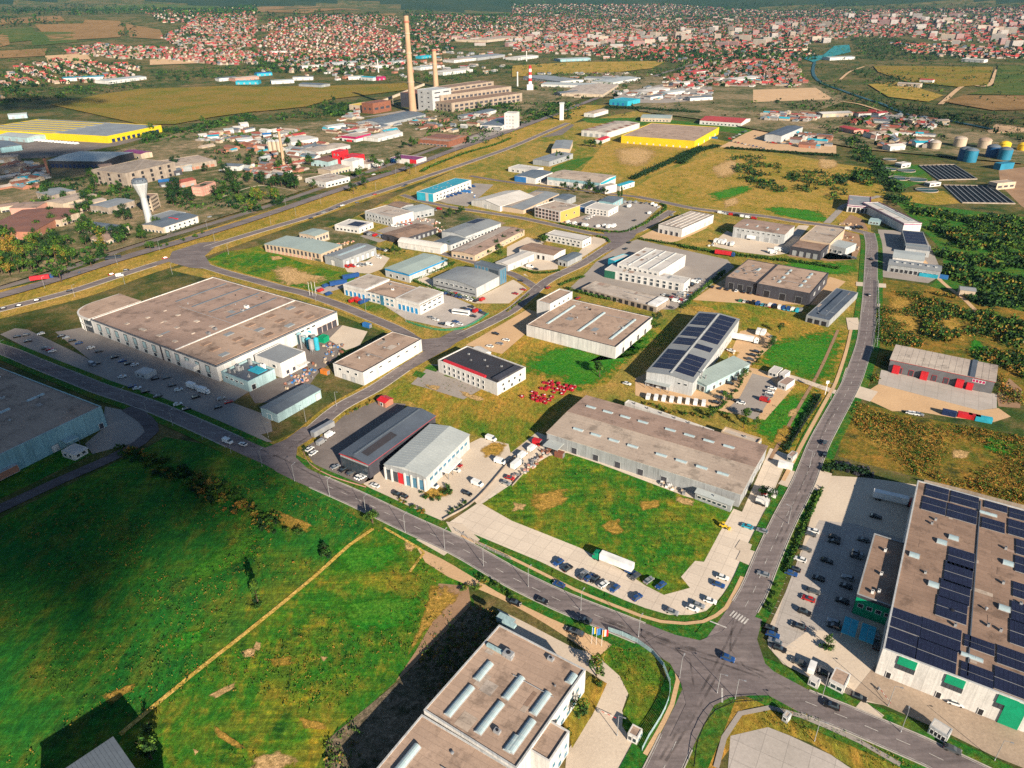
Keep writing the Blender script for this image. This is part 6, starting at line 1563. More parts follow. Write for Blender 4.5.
for i, (s, rx) in enumerate((('305 366', 10), ('402 374', 10), ('365 415', 11), ('455 422', 11), ('510 478', 11), ('315 316', 8))):
    v = g(px('w', s)[0]); t = empty('settling_basin', v)
    later(t, 'round dark-water settling basin with concrete rim', 'basin', proj(v), 'round settling basins')
    mb = MB(); mb.lathe([(rx, 0), (rx, .9), (rx - .5, .9), (rx - .5, .1)], 'wall_concrete', 30, cap=False); mb.build('rim', t)
    mb = MB(); mb.lathe([(rx - .45, .1), (rx - .45, .5)], 'water', 30); mb.build('water', t)
    mb = MB(); mb.box((-rx, -.4, 1.0), (2 * rx, 0, 0), (0, .8, 0), (0, 0, .3), 'grey'); mb.build('bridge', t)
# machinery yard
for s, kind in (('745 390', 'pipe'), ('770 410', 'tank'), ('800 420', 'cone'), ('830 440', 'tank'), ('860 410', 'cone'), ('880 450', 'tank'), ('815 380', 'pipe'), ('850 470', 'cone'), ('780 440', 'pipe'), ('730 410', 'tank')):
    v = g(px('z180 280', s)[0]); t = empty('plant_machine', v)
    m = R.choice(['steel', 'silver', 'blue', 'wall_teal', 'cyan', 'wall_pale_grey'])
    later(t, {'pipe': 'slender duct tower on legs', 'tank': 'upright round process tank', 'cone': 'cone-bottomed dust collector'}[kind], 'machine', proj(v), 'machines in the factory yard')
    hz = 5 + R.random() * 4
    mb = MB()
    if kind == 'tank': mb.lathe([(1.5, .5), (1.5, hz), (.5, hz + .8)], m, 14)
    elif kind == 'cone': mb.lathe([(.3, 1.2), (1.5, 3.2), (1.5, hz), (.4, hz + .5)], m, 12)
    else: mb.tube((0, 0, 0), (0, 0, hz), .5, m); mb.tube((0, 0, hz), (2.6, 1.4, hz - 2), .45, m)
    mb.build('vessel', t)
    for a in range(4):
        mb = MB(); mb.tube((1.2 * cos(a * pi / 2), 1.2 * sin(a * pi / 2), 0), (1.2 * cos(a * pi / 2), 1.2 * sin(a * pi / 2), 3.3), .12, 'grey', 6); mb.build('leg', t)
B = H('hopper', 'bright green covered hopper in factory machinery yard', 'hopper', None, 'z180 280', '886 360, 918 372, 946 352', 3.6, 'green', 'green', 'flat', par=.3)

# ================================================================== VEHICLES
ANG_A, ANG_B = rad(-30), rad(57)
PROTO = {}
def wheel(mb, x, y, r=.33, w=.22):
    n = 10; vs = []
    for yy in (y - w / 2, y + w / 2): vs += [(x + r * cos(2 * pi * k / n), yy, r + r * sin(2 * pi * k / n)) for k in range(n)]
    mb.add(vs, [tuple(range(n)), tuple(range(n, 2 * n))[::-1]] + [(k, (k + 1) % n, n + (k + 1) % n, n + k)[::-1] for k in range(n)], 'tyre')
def prof_box(mb, prof, y, m, yt=None, zt=None):
    """side profile (x, z) extruded to +-y, narrowed to +-yt above height zt"""
    n = len(prof); vs = []
    for sgn in (-1, 1):
        for x, zz in prof: vs.append((x, sgn * (yt if yt and zz > zt else y), zz))
    mb.add(vs, [tuple(range(n))[::-1], tuple(range(n, 2 * n))] + [(i, (i + 1) % n, n + (i + 1) % n, n + i) for i in range(n)], m)
def car_parts(kind, c):
    P = []
    if kind == 'car' or kind == 'suv':
        k = 1.0 if kind == 'car' else 1.16
        b = MB(); prof_box(b, [(-2.15, .28), (-2.2, .6), (-2.1, .88 * k), (-1.5, .93 * k), (.9, .95 * k), (1.9, .82 * k), (2.15, .62), (2.15, .28)], .88, c)
        prof_box(b, [(-1.35, 1.40 * k), (-1.2, 1.46 * k), (.05, 1.46 * k), (.2, 1.40 * k)], .62, c); P.append(('body', b))
        w = MB(); prof_box(w, [(-1.85, .92 * k), (-1.36, 1.41 * k), (.2, 1.41 * k), (.95, .94 * k)], .80, 'glass', .64, 1.0 * k); P.append(('window_glass', w))
    elif kind == 'van':
        b = MB(); prof_box(b, [(-2.6, .35), (-2.6, 2.15), (-2.4, 2.28), (1.2, 2.28), (2.0, 1.35), (2.6, 1.05), (2.65, .35)], .98, c); P.append(('body', b))
        w = MB(); prof_box(w, [(1.05, 1.35), (1.28, 2.2), (1.34, 2.2), (2.04, 1.36)], .995, 'glass'); P.append(('window_glass', w))
    elif kind == 'boxtruck':
        b = MB(); b.cbox(-.9, 0, .75, 5.2, 2.35, 2.5, 'car_white'); P.append(('box_body', b))
        q = MB(); prof_box(q, [(1.9, .45), (1.9, 2.3), (2.3, 2.45), (3.1, 2.3), (3.6, 1.4), (3.7, .45)], 1.08, c); P.append(('cab', q))
        w = MB(); prof_box(w, [(2.5, 1.45), (2.6, 2.1), (3.2, 2.1), (3.58, 1.45)], 1.1, 'glass'); P.append(('window_glass', w))
    elif kind == 'semi':
        b = MB(); b.cbox(-3.2, 0, 1.05, 12.6, 2.5, 2.75, 'car_white' if c != 'car_red_trailer' else 'red'); P.append(('trailer', b))
        q = MB(); prof_box(q, [(3.6, .6), (3.6, 3.1), (4.0, 3.4), (5.5, 3.1), (5.9, 2.1), (6.0, .6)], 1.22, {'car_red_trailer': 'car_blue'}.get(c, c)); q.cbox(3.0, 0, .6, 6, 1.0, .4, 'dark'); P.append(('cab', q))
        w = MB(); prof_box(w, [(4.9, 2.1), (5.0, 2.9), (5.55, 2.9), (5.88, 2.1)], 1.235, 'glass'); P.append(('window_glass', w))
    elif kind == 'trailer':
        b = MB(); b.cbox(0, 0, 1.05, 12.6, 2.5, 2.75, c); b.cbox(4.6, 0, .1, .3, 1.6, .95, 'dark'); P.append(('box_body', b))
    elif kind == 'bus':
        b = MB(); prof_box(b, [(-5.9, .4), (-5.9, 2.9), (-5.6, 3.1), (5.5, 3.1), (5.9, 2.8), (6.0, .4)], 1.25, c); P.append(('body', b))
        w = MB(); w.cbox(0, 0, 1.5, 11.4, 2.54, 1.0, 'glass'); P.append(('window_glass', w))
    elif kind == 'loader':
        b = MB(); prof_box(b, [(-2.2, .7), (-2.2, 1.8), (-.6, 1.9), (1.4, 1.2), (1.4, .7)], 1.0, 'yellow'); P.append(('body', b))
        q = MB(); q.cbox(-.3, 0, 1.8, 1.3, 1.3, 1.2, 'glass'); q.cbox(-.3, 0, 3.0, 1.5, 1.5, .12, 'yellow'); P.append(('cab', q))
        q = MB(); q.tube((1.0, .6, 1.2), (3.0, .6, .6), .14, 'yellow'); q.tube((1.0, -.6, 1.2), (3.0, -.6, .6), .14, 'yellow'); q.cbox(3.2, 0, .1, .9, 2.3, .9, 'yellow'); P.append(('bucket', q))
    xs = {'car': (-1.35, 1.35), 'suv': (-1.35, 1.4), 'van': (-1.7, 1.7), 'boxtruck': (-2.2, 2.7), 'semi': (-8, -6.8, 3.6, 5.0), 'trailer': (-4.6, -3.4), 'bus': (-3.6, 3.8), 'loader': (-1.4, 1.0)}[kind]
    rr = {'car': .32, 'suv': .37, 'van': .36, 'loader': .7}.get(kind, .5); yy = {'car': .78, 'suv': .8, 'van': .86, 'loader': .95}.get(kind, 1.05)
    for x in xs:
        for sgn in (-1, 1):
            wb = MB(); wheel(wb, x, sgn * yy, rr, .24); P.append(('wheel', wb))
    if kind in ('car', 'suv'):
        for sgn in (-1, 1):
            hb = MB(); hb.cbox(2.13, sgn * .62, .6, .12, .36, .16, 'lamp_glass'); P.append(('headlight', hb))
            tb = MB(); tb.cbox(-2.17, sgn * .66, .66, .1, .28, .18, 'taillight'); P.append(('taillight', tb))
    return P
NOUN = {'car': 'parked_car', 'suv': 'parked_car', 'van': 'van', 'boxtruck': 'box_truck', 'semi': 'articulated_truck', 'trailer': 'truck_trailer', 'bus': 'bus', 'loader': 'wheel_loader'}
SAY = {'car': 'car', 'suv': 'tall car', 'van': 'van', 'boxtruck': 'box truck', 'semi': 'articulated truck', 'trailer': 'box trailer', 'bus': 'coach', 'loader': 'yellow wheel loader'}
CATG = {'car': 'car', 'suv': 'car', 'van': 'van', 'boxtruck': 'truck', 'semi': 'truck', 'trailer': 'trailer', 'bus': 'bus', 'loader': 'loader'}
HUE = {'car_black': 'black', 'car_white': 'white', 'car_silver': 'silver', 'car_grey': 'dark grey', 'car_red': 'red', 'car_blue': 'blue', 'green': 'green', 'cyan': 'turquoise', 'car_red_trailer': 'red', 'blue': 'blue', 'red': 'red', 'white': 'white', 'grey': 'grey', 'silver': 'silver'}
def vehicle(kind, c, v, ang, p=None, where='parked', grp=None):
    p = p or proj(v)
    detail = v.length < 520 or kind in ('semi', 'bus', 'boxtruck')
    key = (kind, c, detail)
    if key not in PROTO:
        if detail:
            t = empty(NOUN[kind], (0, 0, 0))
            for nm, mb in car_parts(kind, c): adopt(t, mb.build(nm, t))
        else:
            al = MB()
            for nm, mb in car_parts(kind, c):
                if nm in ('headlight', 'taillight'): continue
                o = len(al.v); al.v += mb.v
                for f, k in zip(mb.f, mb.m): al.f.append([i + o for i in f]); al.m.append(al.mi(mb.slots[k]))
            t = al.build(NOUN[kind])
        PROTO[key] = t; o = t
    else: o = copy_tree(PROTO[key])
    if kind == 'loader': o.scale = (.72, .72, .72)
    o.location = v + Vector((0, 0, .26 if where == 'driving' else .07)); o.rotation_euler = (0, 0, ang)
    look = SAY[kind] if kind == 'loader' else HUE[c] + ' ' + SAY[kind]
    later(o, (look + ' driving') if where == 'driving' else 'parked ' + look, CATG[kind], p, grp or ('vehicles on the roads' if where == 'driving' else 'vehicles parked in the yards'))
    return o
CC = {'k': 'car_black', 'w': 'car_white', 's': 'car_silver', 'g': 'car_grey', 'r': 'car_red', 'b': 'car_blue', 'n': 'green', 'c': 'cyan', 'R': 'car_red_trailer', 'y': 'yellow'}
KK = {'c': 'car', 'u': 'suv', 'v': 'van', 't': 'boxtruck', 'S': 'semi', 'T': 'trailer', 'B': 'bus', 'L': 'loader'}
def cars(reg, ang, spec, where='parked'):
    """spec: 'x y kindcolour, ...'"""
    for it in spec.split(','):
        x, y, kc = it.split()
        v = g(px(reg, x + ' ' + y)[0])
        vehicle(KK[kc[0]], CC[kc[1]], v, ang + rad(R.uniform(-4, 4)) + (pi if R.random() < .35 and kc[0] in 'cu' else 0), None, where)
def along(reg, s, n, ang, kinds, cols, jit=.12):
    a, b = [g(p) for p in px(reg, s)]
    for k in range(n):
        v = a + (b - a) * ((k + R.uniform(-jit, jit)) / max(1, n - 1))
        vehicle(KK[R.choice(kinds)], CC[R.choice(cols)], v, ang + rad(R.uniform(-4, 4)))
A_, B_ = ANG_A, ANG_B
# right-hand car park
cars('32', A_, '180 592 cw, 168 605 cg, 150 665 cg, 128 706 cw, 104 745 ck, 92 762 cb, 265 620 uk, 262 634 ck, 235 712 ck, 380 628 cg, 355 680 cs, 352 694 cg, 430 535 ck')
cars('33', A_, '12 215 ck, 18 240 cb, 28 268 cs, 45 295 ck, 200 14 ck, 180 66 cg, 160 96 cr, 145 150 uk, 120 205 ck, 318 12 cs, 310 45 ck, 295 105 uk, 262 188 cs, 262 206 ck')
cars('32', A_ + .15, '520 478 Sr')
cars('33', rad(60), '175 372 vw'); cars('33', A_, '748 512 cw, 916 556 cg, 120 350 cg, 225 395 ck, 362 490 ck')
cars('33', rad(62), '432 240 cs, 430 280 ck')
# on the roads
cars('33', A_, '252 526 uk, 735 700 cg', 'driving'); cars('23', A_, '862 336 ub, 188 40 cb', 'driving'); cars('02', A_, '912 236 vw, 972 246 cw', 'driving'); cars('31', B_ + .5, '412 272 ck, 402 415 cg', 'driving')
cars('32', B_, '226 240 cg, 226 288 ck', 'driving')
cars('21', B_, '145 386 ur, 265 428 cr, 470 205 ck, 455 230 ck, 640 96 cs', 'driving')
cars('01', rad(23), '182 352 SR, 455 272 Bk, 316 330 ub', 'driving'); cars('01', rad(28), '445 333 cr, 480 338 vw, 506 316 ck, 660 268 cr, 150 437 ck, 75 459 ck, 280 399 ck, 12 470 ck', 'driving')
cars('11', rad(30), '250 92 ck, 270 84 cs, 300 74 ck, 330 63 ck, 345 56 cw, 405 46 cg, 475 12 cr, 220 108 ck', 'driving')
cars('10', rad(33), '600 742 ck, 590 748 cg, 470 700 cw', 'driving')
# lot before the long warehouse
cars('23', A_ + 1.2, '285 4 cg, 310 12 cb, 330 17 ck, 366 38 cw, 410 54 cb, 500 90 cb, 492 6 cg, 546 22 cs, 594 42 cb')
cars('23', A_, '640 148 cy'.replace('cy', 'cs')); cars('23', A_, '722 134 cw, 745 122 cs, 792 104 cw, 826 40 cb, 842 10 cw'); cars('22', A_, '1005 766 cs')
cars('23', A_ + .1, '12 112 uk, 120 104 ck, 240 224 ck, 262 232 cg, 296 182 cg')
cars('22', A_ + 1.25, '185 718 cb, 222 742 ck, 286 764 cs'); cars('22', A_ + pi, '385 716 Sn'); cars('22', A_, '475 756 cb, 940 574 cc, 1000 592 cs, 992 482 ck, 1016 456 cw, 846 574 Lw')
cars('22', B_, '1010 440 vr, 42 290 vw, 80 262 vw, 20 330 ts')
# vans in a row by the solar hall
a, b = [g(p) for p in px('22', '545 56, 766 82')]
for k in range(8): vehicle('van', 'car_white', a + (b - a) * (k / 7), rad(72) + rad(R.uniform(-3, 3)))
cars('z640 300', A_, '742 336 ck, 718 358 ck, 702 384 cg, 684 406 ck, 612 486 ck, 597 512 cg, 575 540 ck, 533 600 ck, 506 630 cg, 483 661 ck, 845 570 cw, 830 596 cw, 824 618 cs, 798 650 vr, 756 716 ck, 645 664 cw, 846 244 cs, 620 650 ck')
cars('z640 300', rad(62), '757 216 tw, 788 222 tw'); cars('z640 300', A_, '690 268 Sw, 480 545 vw, 540 465 cw, 560 480 cs, 585 330 cw')
cars('21', A_, '460 770 cw')
# corner halls
cars('12', B_, '215 264 cw, 230 280 cw, 262 238 vs, 296 208 vw, 270 196 Ts'); cars('12', B_ - .2, '318 336 cs, 348 348 ck, 380 360 cg, 412 374 cw, 424 378 cw')
cars('12', A_, '476 410 cw, 566 446 uk, 590 452 ck, 708 412 vw, 800 348 cw, 808 328 cr, 885 404 vw, 940 224 vw, 976 316 vw, 846 442 ck, 1000 400 cs')
cars('12', A_, '1015 380 cr')
# factory car park
cars('02', A_ + 1.1, '530 12 cb, 550 20 cw, 583 34 ck, 632 52 cg, 712 84 cw, 746 104 ck, 715 26 cw, 785 56 uk, 872 96 ck, 886 62 cs, 690 8 cg, 915 75 cr')
cars('02', A_, '772 18 tw, 816 36 tw')
cars('01', A_ + 1.1, '70 582 ck, 106 575 cg, 112 600 ck, 182 628 cg, 210 640 cw, 165 570 cw, 246 580 ck, 266 586 cs, 290 598 ck, 316 608 cb, 364 626 cw, 396 640 cg, 460 664 ck, 490 679 cb, 514 690 ck, 540 694 cw, 386 690 ck, 490 742 cw, 620 750 ck, 666 746 cg, 200 632 cr')
cars('01', A_, '370 694 vk'.replace('vk', 'vs'))
# depot
cars('11', B_, '260 398 vr, 292 412 vb, 386 440 vr, 412 440 vr, 440 440 vb, 280 380 vb, 400 432 vr, 425 446 vb, 905 434 vr, 880 480 vr'); cars('11', rad(30), '330 374 Tb, 380 348 Tb')
cars('11', A_, '720 514 cw, 745 531 ck, 775 536 vw, 800 522 cb, 815 531 cw, 830 468 ck, 852 474 cb, 840 492 ck, 870 500 ck, 905 486 ck, 915 490 cg, 890 476 cb, 700 505 cs, 860 462 ck, 935 620 cw, 975 610 cs, 1000 595 cw, 960 570 ck')
cars('11', A_ + .1, '820 490 Bw')
along('11', '760 408, 880 438', 9, B_, 'cu', 'kgwbsr')
# midfield yards
cars('z540 160', B_, '372 430 vw, 412 426 vw, 440 436 tw, 472 432 tw, 700 345 vw, 606 390 ck, 720 286 vw, 740 296 vw, 760 304 cw, 572 304 tk'.replace('tk', 'ts'))
along('z540 160', '180 402, 300 424', 7, B_, 'cv', 'wwwsk'); along('z540 160', '290 385, 350 350', 5, A_, 'c', 'rkbsw'); along('z540 160', '540 275, 720 280', 6, B_, 'cv', 'wskg')
along('21', '692 388, 750 352', 7, A_, 'cv', 'wwsk'); along('21', '610 415, 700 440', 6, A_, 'c', 'rkkw'); along('21', '655 440, 690 395', 5, A_, 'cv', 'wws')
along('z640 300', '640 8, 980 72', 13, B_, 'cuv', 'bbnkwsrc'); along('z680 180', '210 690, 560 745', 8, B_, 'cuv', 'bkgwr')
along('31', '8 458, 115 478', 7, B_, 'v', 'wwbc'); cars('31', B_, '130 478 vs, 50 236 vw, 15 246 vw')
cars('z680 180', A_, '400 372 Tc, 500 388 Sw, 300 486 SR, 590 470 tw, 630 455 tw, 580 380 cb, 610 384 ck')
along('z680 180', '230 400, 330 420', 5, B_, 'vt', 'www'); along('z680 180', '260 215, 470 250', 7, A_, 'cv', 'wwkr')
along('31', '320 150, 370 145', 4, A_, 'v', 'wkw'); along('31', '255 240, 345 268', 6, A_, 'cu', 'krwg')
along('z680 80', '330 395, 540 440', 10, B_, 'cu', 'kbrwsg'); along('z680 80', '480 360, 560 400', 6, B_, 'cu', 'kbws'); along('z680 80', '580 405, 740 415', 10, A_, 'cuv', 'kwrsg'); along('z680 80', '320 380, 420 330', 6, A_, 'cv', 'wkrs'); along('z680 80', '700 335, 830 345', 6, A_, 'cv', 'wkwc')
along('z400 180', '270 120, 380 90', 5, A_, 'v', 'bbw'); along('z400 180', '320 720, 440 760', 5, B_, 'cu', 'rkws'); cars('z400 180', A_, '740 732 cr, 790 706 cr, 770 650 ck, 830 560 vw, 870 575 ck, 690 555 cw')
along('z400 180', '100 230, 250 190', 6, A_, 'cv', 'wrwsk'); along('z260 180', '560 560, 700 545', 6, A_, 'cv', 'wwsr'); along('z260 180', '720 470, 760 500', 4, A_, 'c', 'wkws')
along('z260 180', '680 350, 800 370', 7, B_, 'cv', 'wwkrs'); along('z260 180', '860 300, 960 280', 7, A_, 'cv', 'wwrs'); along('z260 180', '740 440, 810 455', 5, B_, 'c', 'kkgw')
along('11', '760 20, 870 -20', 6, A_, 'v', 'bbw')
along('01', '760 120, 880 100', 7, B_, 'cv', 'wkbws'); along('z140 100', '520 460, 640 455', 6, A_, 'cv', 'wbw'); along('z140 100', '700 480, 860 490', 7, B_, 'cv', 'wwkr'); along('z260 80', '700 540, 760 560', 3, A_, 'c', 'wr')
along('z864 330', '300 538, 350 545', 3, A_, 'c', 'wsw')
along('10', '640 490, 720 470', 5, A_, 'v', 'ww'); along('10', '270 560, 470 640', 6, A_, 'cv', 'wrws'); along('20', '560 300, 700 340', 6, A_, 'vt', 'wws'); along('30', '10 330, 120 350', 9, A_, 'v', 'wwr')
along('z0 100', '60 250, 490 285', 22, B_, 't', 'ww')
for s, m, ln in (('z864 330:540 545', 'navy', 6), ('z864 330:640 560', 'red', 6), ('z864 330:700 572', 'car_red', 5), ('z864 330:760 585', 'cyan', 7), ('31:640 340', 'cyan', 12), ('31:690 345', 'blue', 9), ('z400 180:430 80', 'blue', 10), ('z680 80:220 375', 'blue', 9),
                 ('12:590 335', 'wall_pale_grey', 6), ('11:445 540', 'blue', 6), ('z180 280:930 600', 'orange', 5), ('22:1000 480', 'white', 5), ('z680 400:672 432', 'white', 6), ('z680 400:575 610', 'white', 5), ('13:1000 190', 'wall_aqua', 6), ('22:100 240', 'red', 4), ('22:190 290', 'rust', 4)):
    reg, q = s.split(':'); v = g(px(reg, q)[0])
    t = empty('shipping_container', v + Vector((0, 0, .08)), A_ + rad(R.uniform(-5, 5)))
    later(t, HUE.get(m, {'navy': 'navy', 'orange': 'orange', 'rust': 'rusty', 'wall_pale_grey': 'pale grey', 'wall_aqua': 'pale turquoise'}.get(m, 'grey')) + ' shipping container', 'container', proj(v), 'containers in the yards')
    mb = MB(); mb.cbox(0, 0, 0, ln, 2.4, 2.5, m)
    for k in range(int(ln / .5)): mb.cbox(-ln / 2 + .25 + k * .5, 0, .1, .2, 2.5, 2.3, m)
    mb.build('body', t); mb = MB(); mb.cbox(ln / 2 + .06, 0, .15, .1, 2.1, 2.2, 'grey'); mb.build('door', t)
# red crate stacks on the dry grass
for o_, sx, sy in (('40 52', 7, 3), ('105 18', 8, 4)):
    v0 = g(px('22', o_)[0])
    for i in range(sx):
        for j in range(sy):
            if R.random() < .3: continue
            v = v0 + Vector((cos(A_), sin(A_), 0)) * i * 2.3 + Vector((cos(B_), sin(B_), 0)) * j * 3.2 + Vector((R.uniform(-.35, .35), R.uniform(-.5, .5), .05))
            mb = MB(); hz = .7 + .5 * R.random()
            for k in range(3): mb.cbox(0, (k - 1) * .6, 0, 1.5, .45, hz, 'crate_red')
            mb.cbox(0, 0, hz, 1.55, 1.75, .08, 'crate_red'); mb.cbox(R.uniform(-.4, .4), R.uniform(-.7, .7), hz, .7, .7, .25, R.choice(['white', 'crate_red', 'wall_cream']))
            o = mb.build('crate', None, v); o.rotation_euler = (0, 0, A_ + R.uniform(-.2, .2))
            later(o, 'red crate stack', 'crate', proj(v), 'red crates on the dry field')
# scrap heap with mixed waste
def heap(reg, s, n, cols, lbl, cat, rad_=2.0, grp=None):
    P = [g(p) for p in px(reg, s)]
    for k in range(n):
        i = R.randrange(len(P) - 1); v = P[i] + (P[i + 1] - P[i]) * R.random() + Vector((R.uniform(-1, 1) * rad_, R.uniform(-1, 1) * rad_, .05))
        mb = MB(); m = R.choice(cols); L = R.uniform(.8, 2.2)
        mb.cbox(0, 0, 0, L, L * .7, R.uniform(.4, 1.2), m); mb.cbox(R.uniform(-.3, .3), R.uniform(-.3, .3), .4, L * .6, L * .5, R.uniform(.4, 1.0), R.choice(cols))
        o = mb.build('pallet_stack', None, v); o.rotation_euler = (0, 0, R.random() * 3)
        later(o, lbl, cat, proj(v), grp)
heap('22', '10 380, 90 320, 150 260', 34, ['rust', 'wall_cream', 'wall_pale_grey', 'wall_pink', 'grey'], 'mixed pallet stack', 'pallet stack', 1.6, 'pallet stacks on the concrete strip')
heap('22', '590 400, 640 415, 690 435', 16, ['white', 'wall_cream', 'grey'], 'pale pallet stack', 'pallet stack', 1.2, 'pale stacks by the warehouse wall')
heap('z180 280', '920 420, 1000 440, 960 490, 720 640, 820 620, 700 690', 70, ['rust', 'wall_cream', 'wall_pink', 'grey', 'blue'], 'rusty scrap pile', 'scrap pile', 4.5, 'scrap piles in the factory yard')
heap('z640 300', '560 340, 590 300, 620 340, 560 470', 12, ['rust', 'wall_cream', 'white', 'grey'], 'mixed goods pallet', 'pallet stack', 2, 'goods pallets in the yards')
heap('z680 180', '200 420, 260 380, 320 400', 14, ['white', 'wall_cream', 'wall_pale_grey'], 'pale goods pallet', 'pallet stack', 3, 'goods pallets in the yards')
heap('21', '640 440, 680 420, 720 400', 14, ['rust', 'wall_cream', 'blue', 'grey'], 'mixed goods pallet', 'pallet stack', 3, 'goods pallets in the yards')
heap('31', '290 170, 340 190, 345 240', 16, ['rust', 'wall_cream', 'grey'], 'mixed goods pallet', 'pallet stack', 3, 'goods pallets in the yards')
heap('z400 180', '260 110, 420 60, 500 120', 16, ['blue', 'wall_cream', 'white'], 'blue goods pallet', 'pallet stack', 4, 'goods pallets in the yards')
heap('11', '700 140, 760 170, 720 120, 640 110', 36, ['rust', 'wall_cream', 'wall_pink', 'wall_pale_grey', 'white'], 'mixed scrap pile', 'scrap pile', 6, 'scrap piles in the cluttered yard')
heap('z260 180', '440 470, 500 420, 590 400', 24, ['wall_orange', 'wall_pink', 'wall_cream', 'rust'], 'brick pallet', 'brick pallet', 3, 'brick pallets by the frame hall')
heap('z864 330', '520 535, 700 560, 800 580', 12, ['navy', 'red', 'cyan', 'white'], 'coloured crate', 'crate', 1.2, 'crates on the sandy yard edge')
heap('31', '280 130, 360 130', 12, ['wall_cream', 'sand'], 'pale rubble pile', 'rubble pile', 2.5, 'rubble piles at the street end')
heap('32', '268 322, 330 330, 410 352, 412 372, 300 350', 40, ['dark', 'tyre', 'wall_dark'], 'black tyre pile', 'tyre pile', 1.2, 'black tyre piles at the car park corner')
# ================================================================== STREET FURNITURE
LAMP = []
def lamp(p, ang, h=8.6):
    if not LAMP:
        t = empty('street_lamp', (0, 0, 0))
        mb = MB(); mb.lathe([(.16, 0), (.16, .6), (.10, .65), (.07, 8.4)], 'silver', 8); adopt(t, mb.build('pole', t))
        mb = MB(); mb.tube((0, 0, 8.35), (1.5, 0, 8.65), .05, 'silver', 6); adopt(t, mb.build('arm', t))
        mb = MB(); mb.box((1.3, -.16, 8.58), (.75, 0, .08), (0, .32, 0), (0, 0, .12), 'silver'); adopt(t, mb.build('lamp_head', t))
        LAMP.append(t); o = t
    else: o = copy_tree(LAMP[0])
    v = g(p); o.location = v + Vector((0, 0, .1)); o.rotation_euler = (0, 0, ang)
    later(o, 'slim grey street lamp', 'street lamp', p, 'street lamps along the roads')
for reg, ang, s in (('12', B_, '25 330, 155 390, 295 450, 440 520, 597 595, 755 660, 910 730'), ('23', B_, '65 45, 275 140, 505 245, 670 410'), ('23', A_, '892 492'), ('33', B_, '215 490, 530 626'), ('33', A_, '185 662, 480 520, 905 740'),
                    ('02', B_, '500 78, 592 130, 692 168, 810 222, 925 276'), ('12', A_, '50 215, 200 152, 322 90'), ('01', B_, '20 650, 440 720'), ('11', B_, '240 440, 440 478, 600 520'), ('23', A_, '820 470, 420 640'),
                    ('32', A_ + pi, '165 335, 250 60, 80 560'), ('31', A_ + pi, '380 480, 392 350, 398 250'), ('31', A_, '425 560, 418 640'), ('21', A_ + pi, '300 270, 470 160, 590 100'), ('01', B_, '915 250, 690 330, 500 370, 300 420, 830 150, 640 235, 470 290, 180 385, 860 200, 730 120'),
                    ('11', B_, '60 130, 160 95, 260 50, 120 60'), ('10', B_, '480 760, 560 700, 640 690, 720 650, 800 620')):
    for p in px(reg, s): lamp(p, ang)
# flags by the curved drive
for k, (s, cols) in enumerate((('318 272', ('blue', 'yellow', 'red')), ('336 276', ('blue', 'blue', 'blue')), ('358 282', ('orange', 'white', 'red')))):
    v = g(px('23', s)[0]); t = empty('flagpole', v)
    tag(t, ('leftmost', 'middle', 'rightmost')[k] + ' of three ' + ('blue-yellow-red', 'blue', 'orange-white-red')[k] + ' banner flags by curved drive', 'flag', 'banner flags by the drive')
    mb = MB(); mb.tube((0, 0, 0), (0, 0, 7.5), .06, 'white', 8); mb.build('pole', t)
    mb = MB()
    for i in range(3): mb.box((.06 + i * .6, .0, 4.4 + .05 * i), (.6, .12 * (1 if i % 2 else -1), 0), (0, .04, 0), (0, 0, 2.8), cols[i])
    mb.build('banner', t)
for k, s in enumerate(('216 415, 216 415', '228 415, 228 415', '241 415, 241 415')):
    v = g(px('11', s)[0]); t = empty('flagpole', v); tag(t, ('leftmost', 'middle', 'rightmost')[k] + ' of three white mast poles by blue-doored white depot', 'mast', 'white masts by the depot')
    mb = MB(); mb.tube((0, 0, 0), (0, 0, 10), .1, 'white', 8); mb.build('pole', t); mb = MB(); mb.lathe([(.16, 10), (.02, 10.3)], 'white', 8); mb.build('finial', t)
for s, lb in (('228 42', 'white sign mast at junction of brown path and right road'),):
    v = g(px('32', s)[0]); t = empty('sign_mast', v); tag(t, lb, 'sign'); mb = MB(); mb.tube((0, 0, 0), (0, 0, 8), .18, 'white'); mb.build('pole', t); mb = MB(); mb.cbox(0, 0, 6.4, 1.5, .2, 1.6, 'white'); mb.build('panel', t)
for reg, s in (('z140 100', '925 470'), ('12', '1020 545')):
    pass
# barriers by the gate
for s, a_, lb in (('345 545', A_, 'drive barrier by curved-lawn guard cabin'), ('440 455', rad(-80), 'drive barrier by grass-island guardhouse')):
    v = g(px('23' if 'lawn' in lb else '33', s)[0]); t = empty('barrier', v, a_); tag(t, 'white and red ' + lb, 'barrier')
    mb = MB(); mb.cbox(0, 0, 0, .5, .5, 1.1, 'grey'); mb.build('post', t)
    mb = MB()
    for k in range(6): mb.cbox(.5 + k * .9, 0, 1.0, .9, .1, .12, 'red' if k % 2 else 'white')
    mb.build('boom', t)
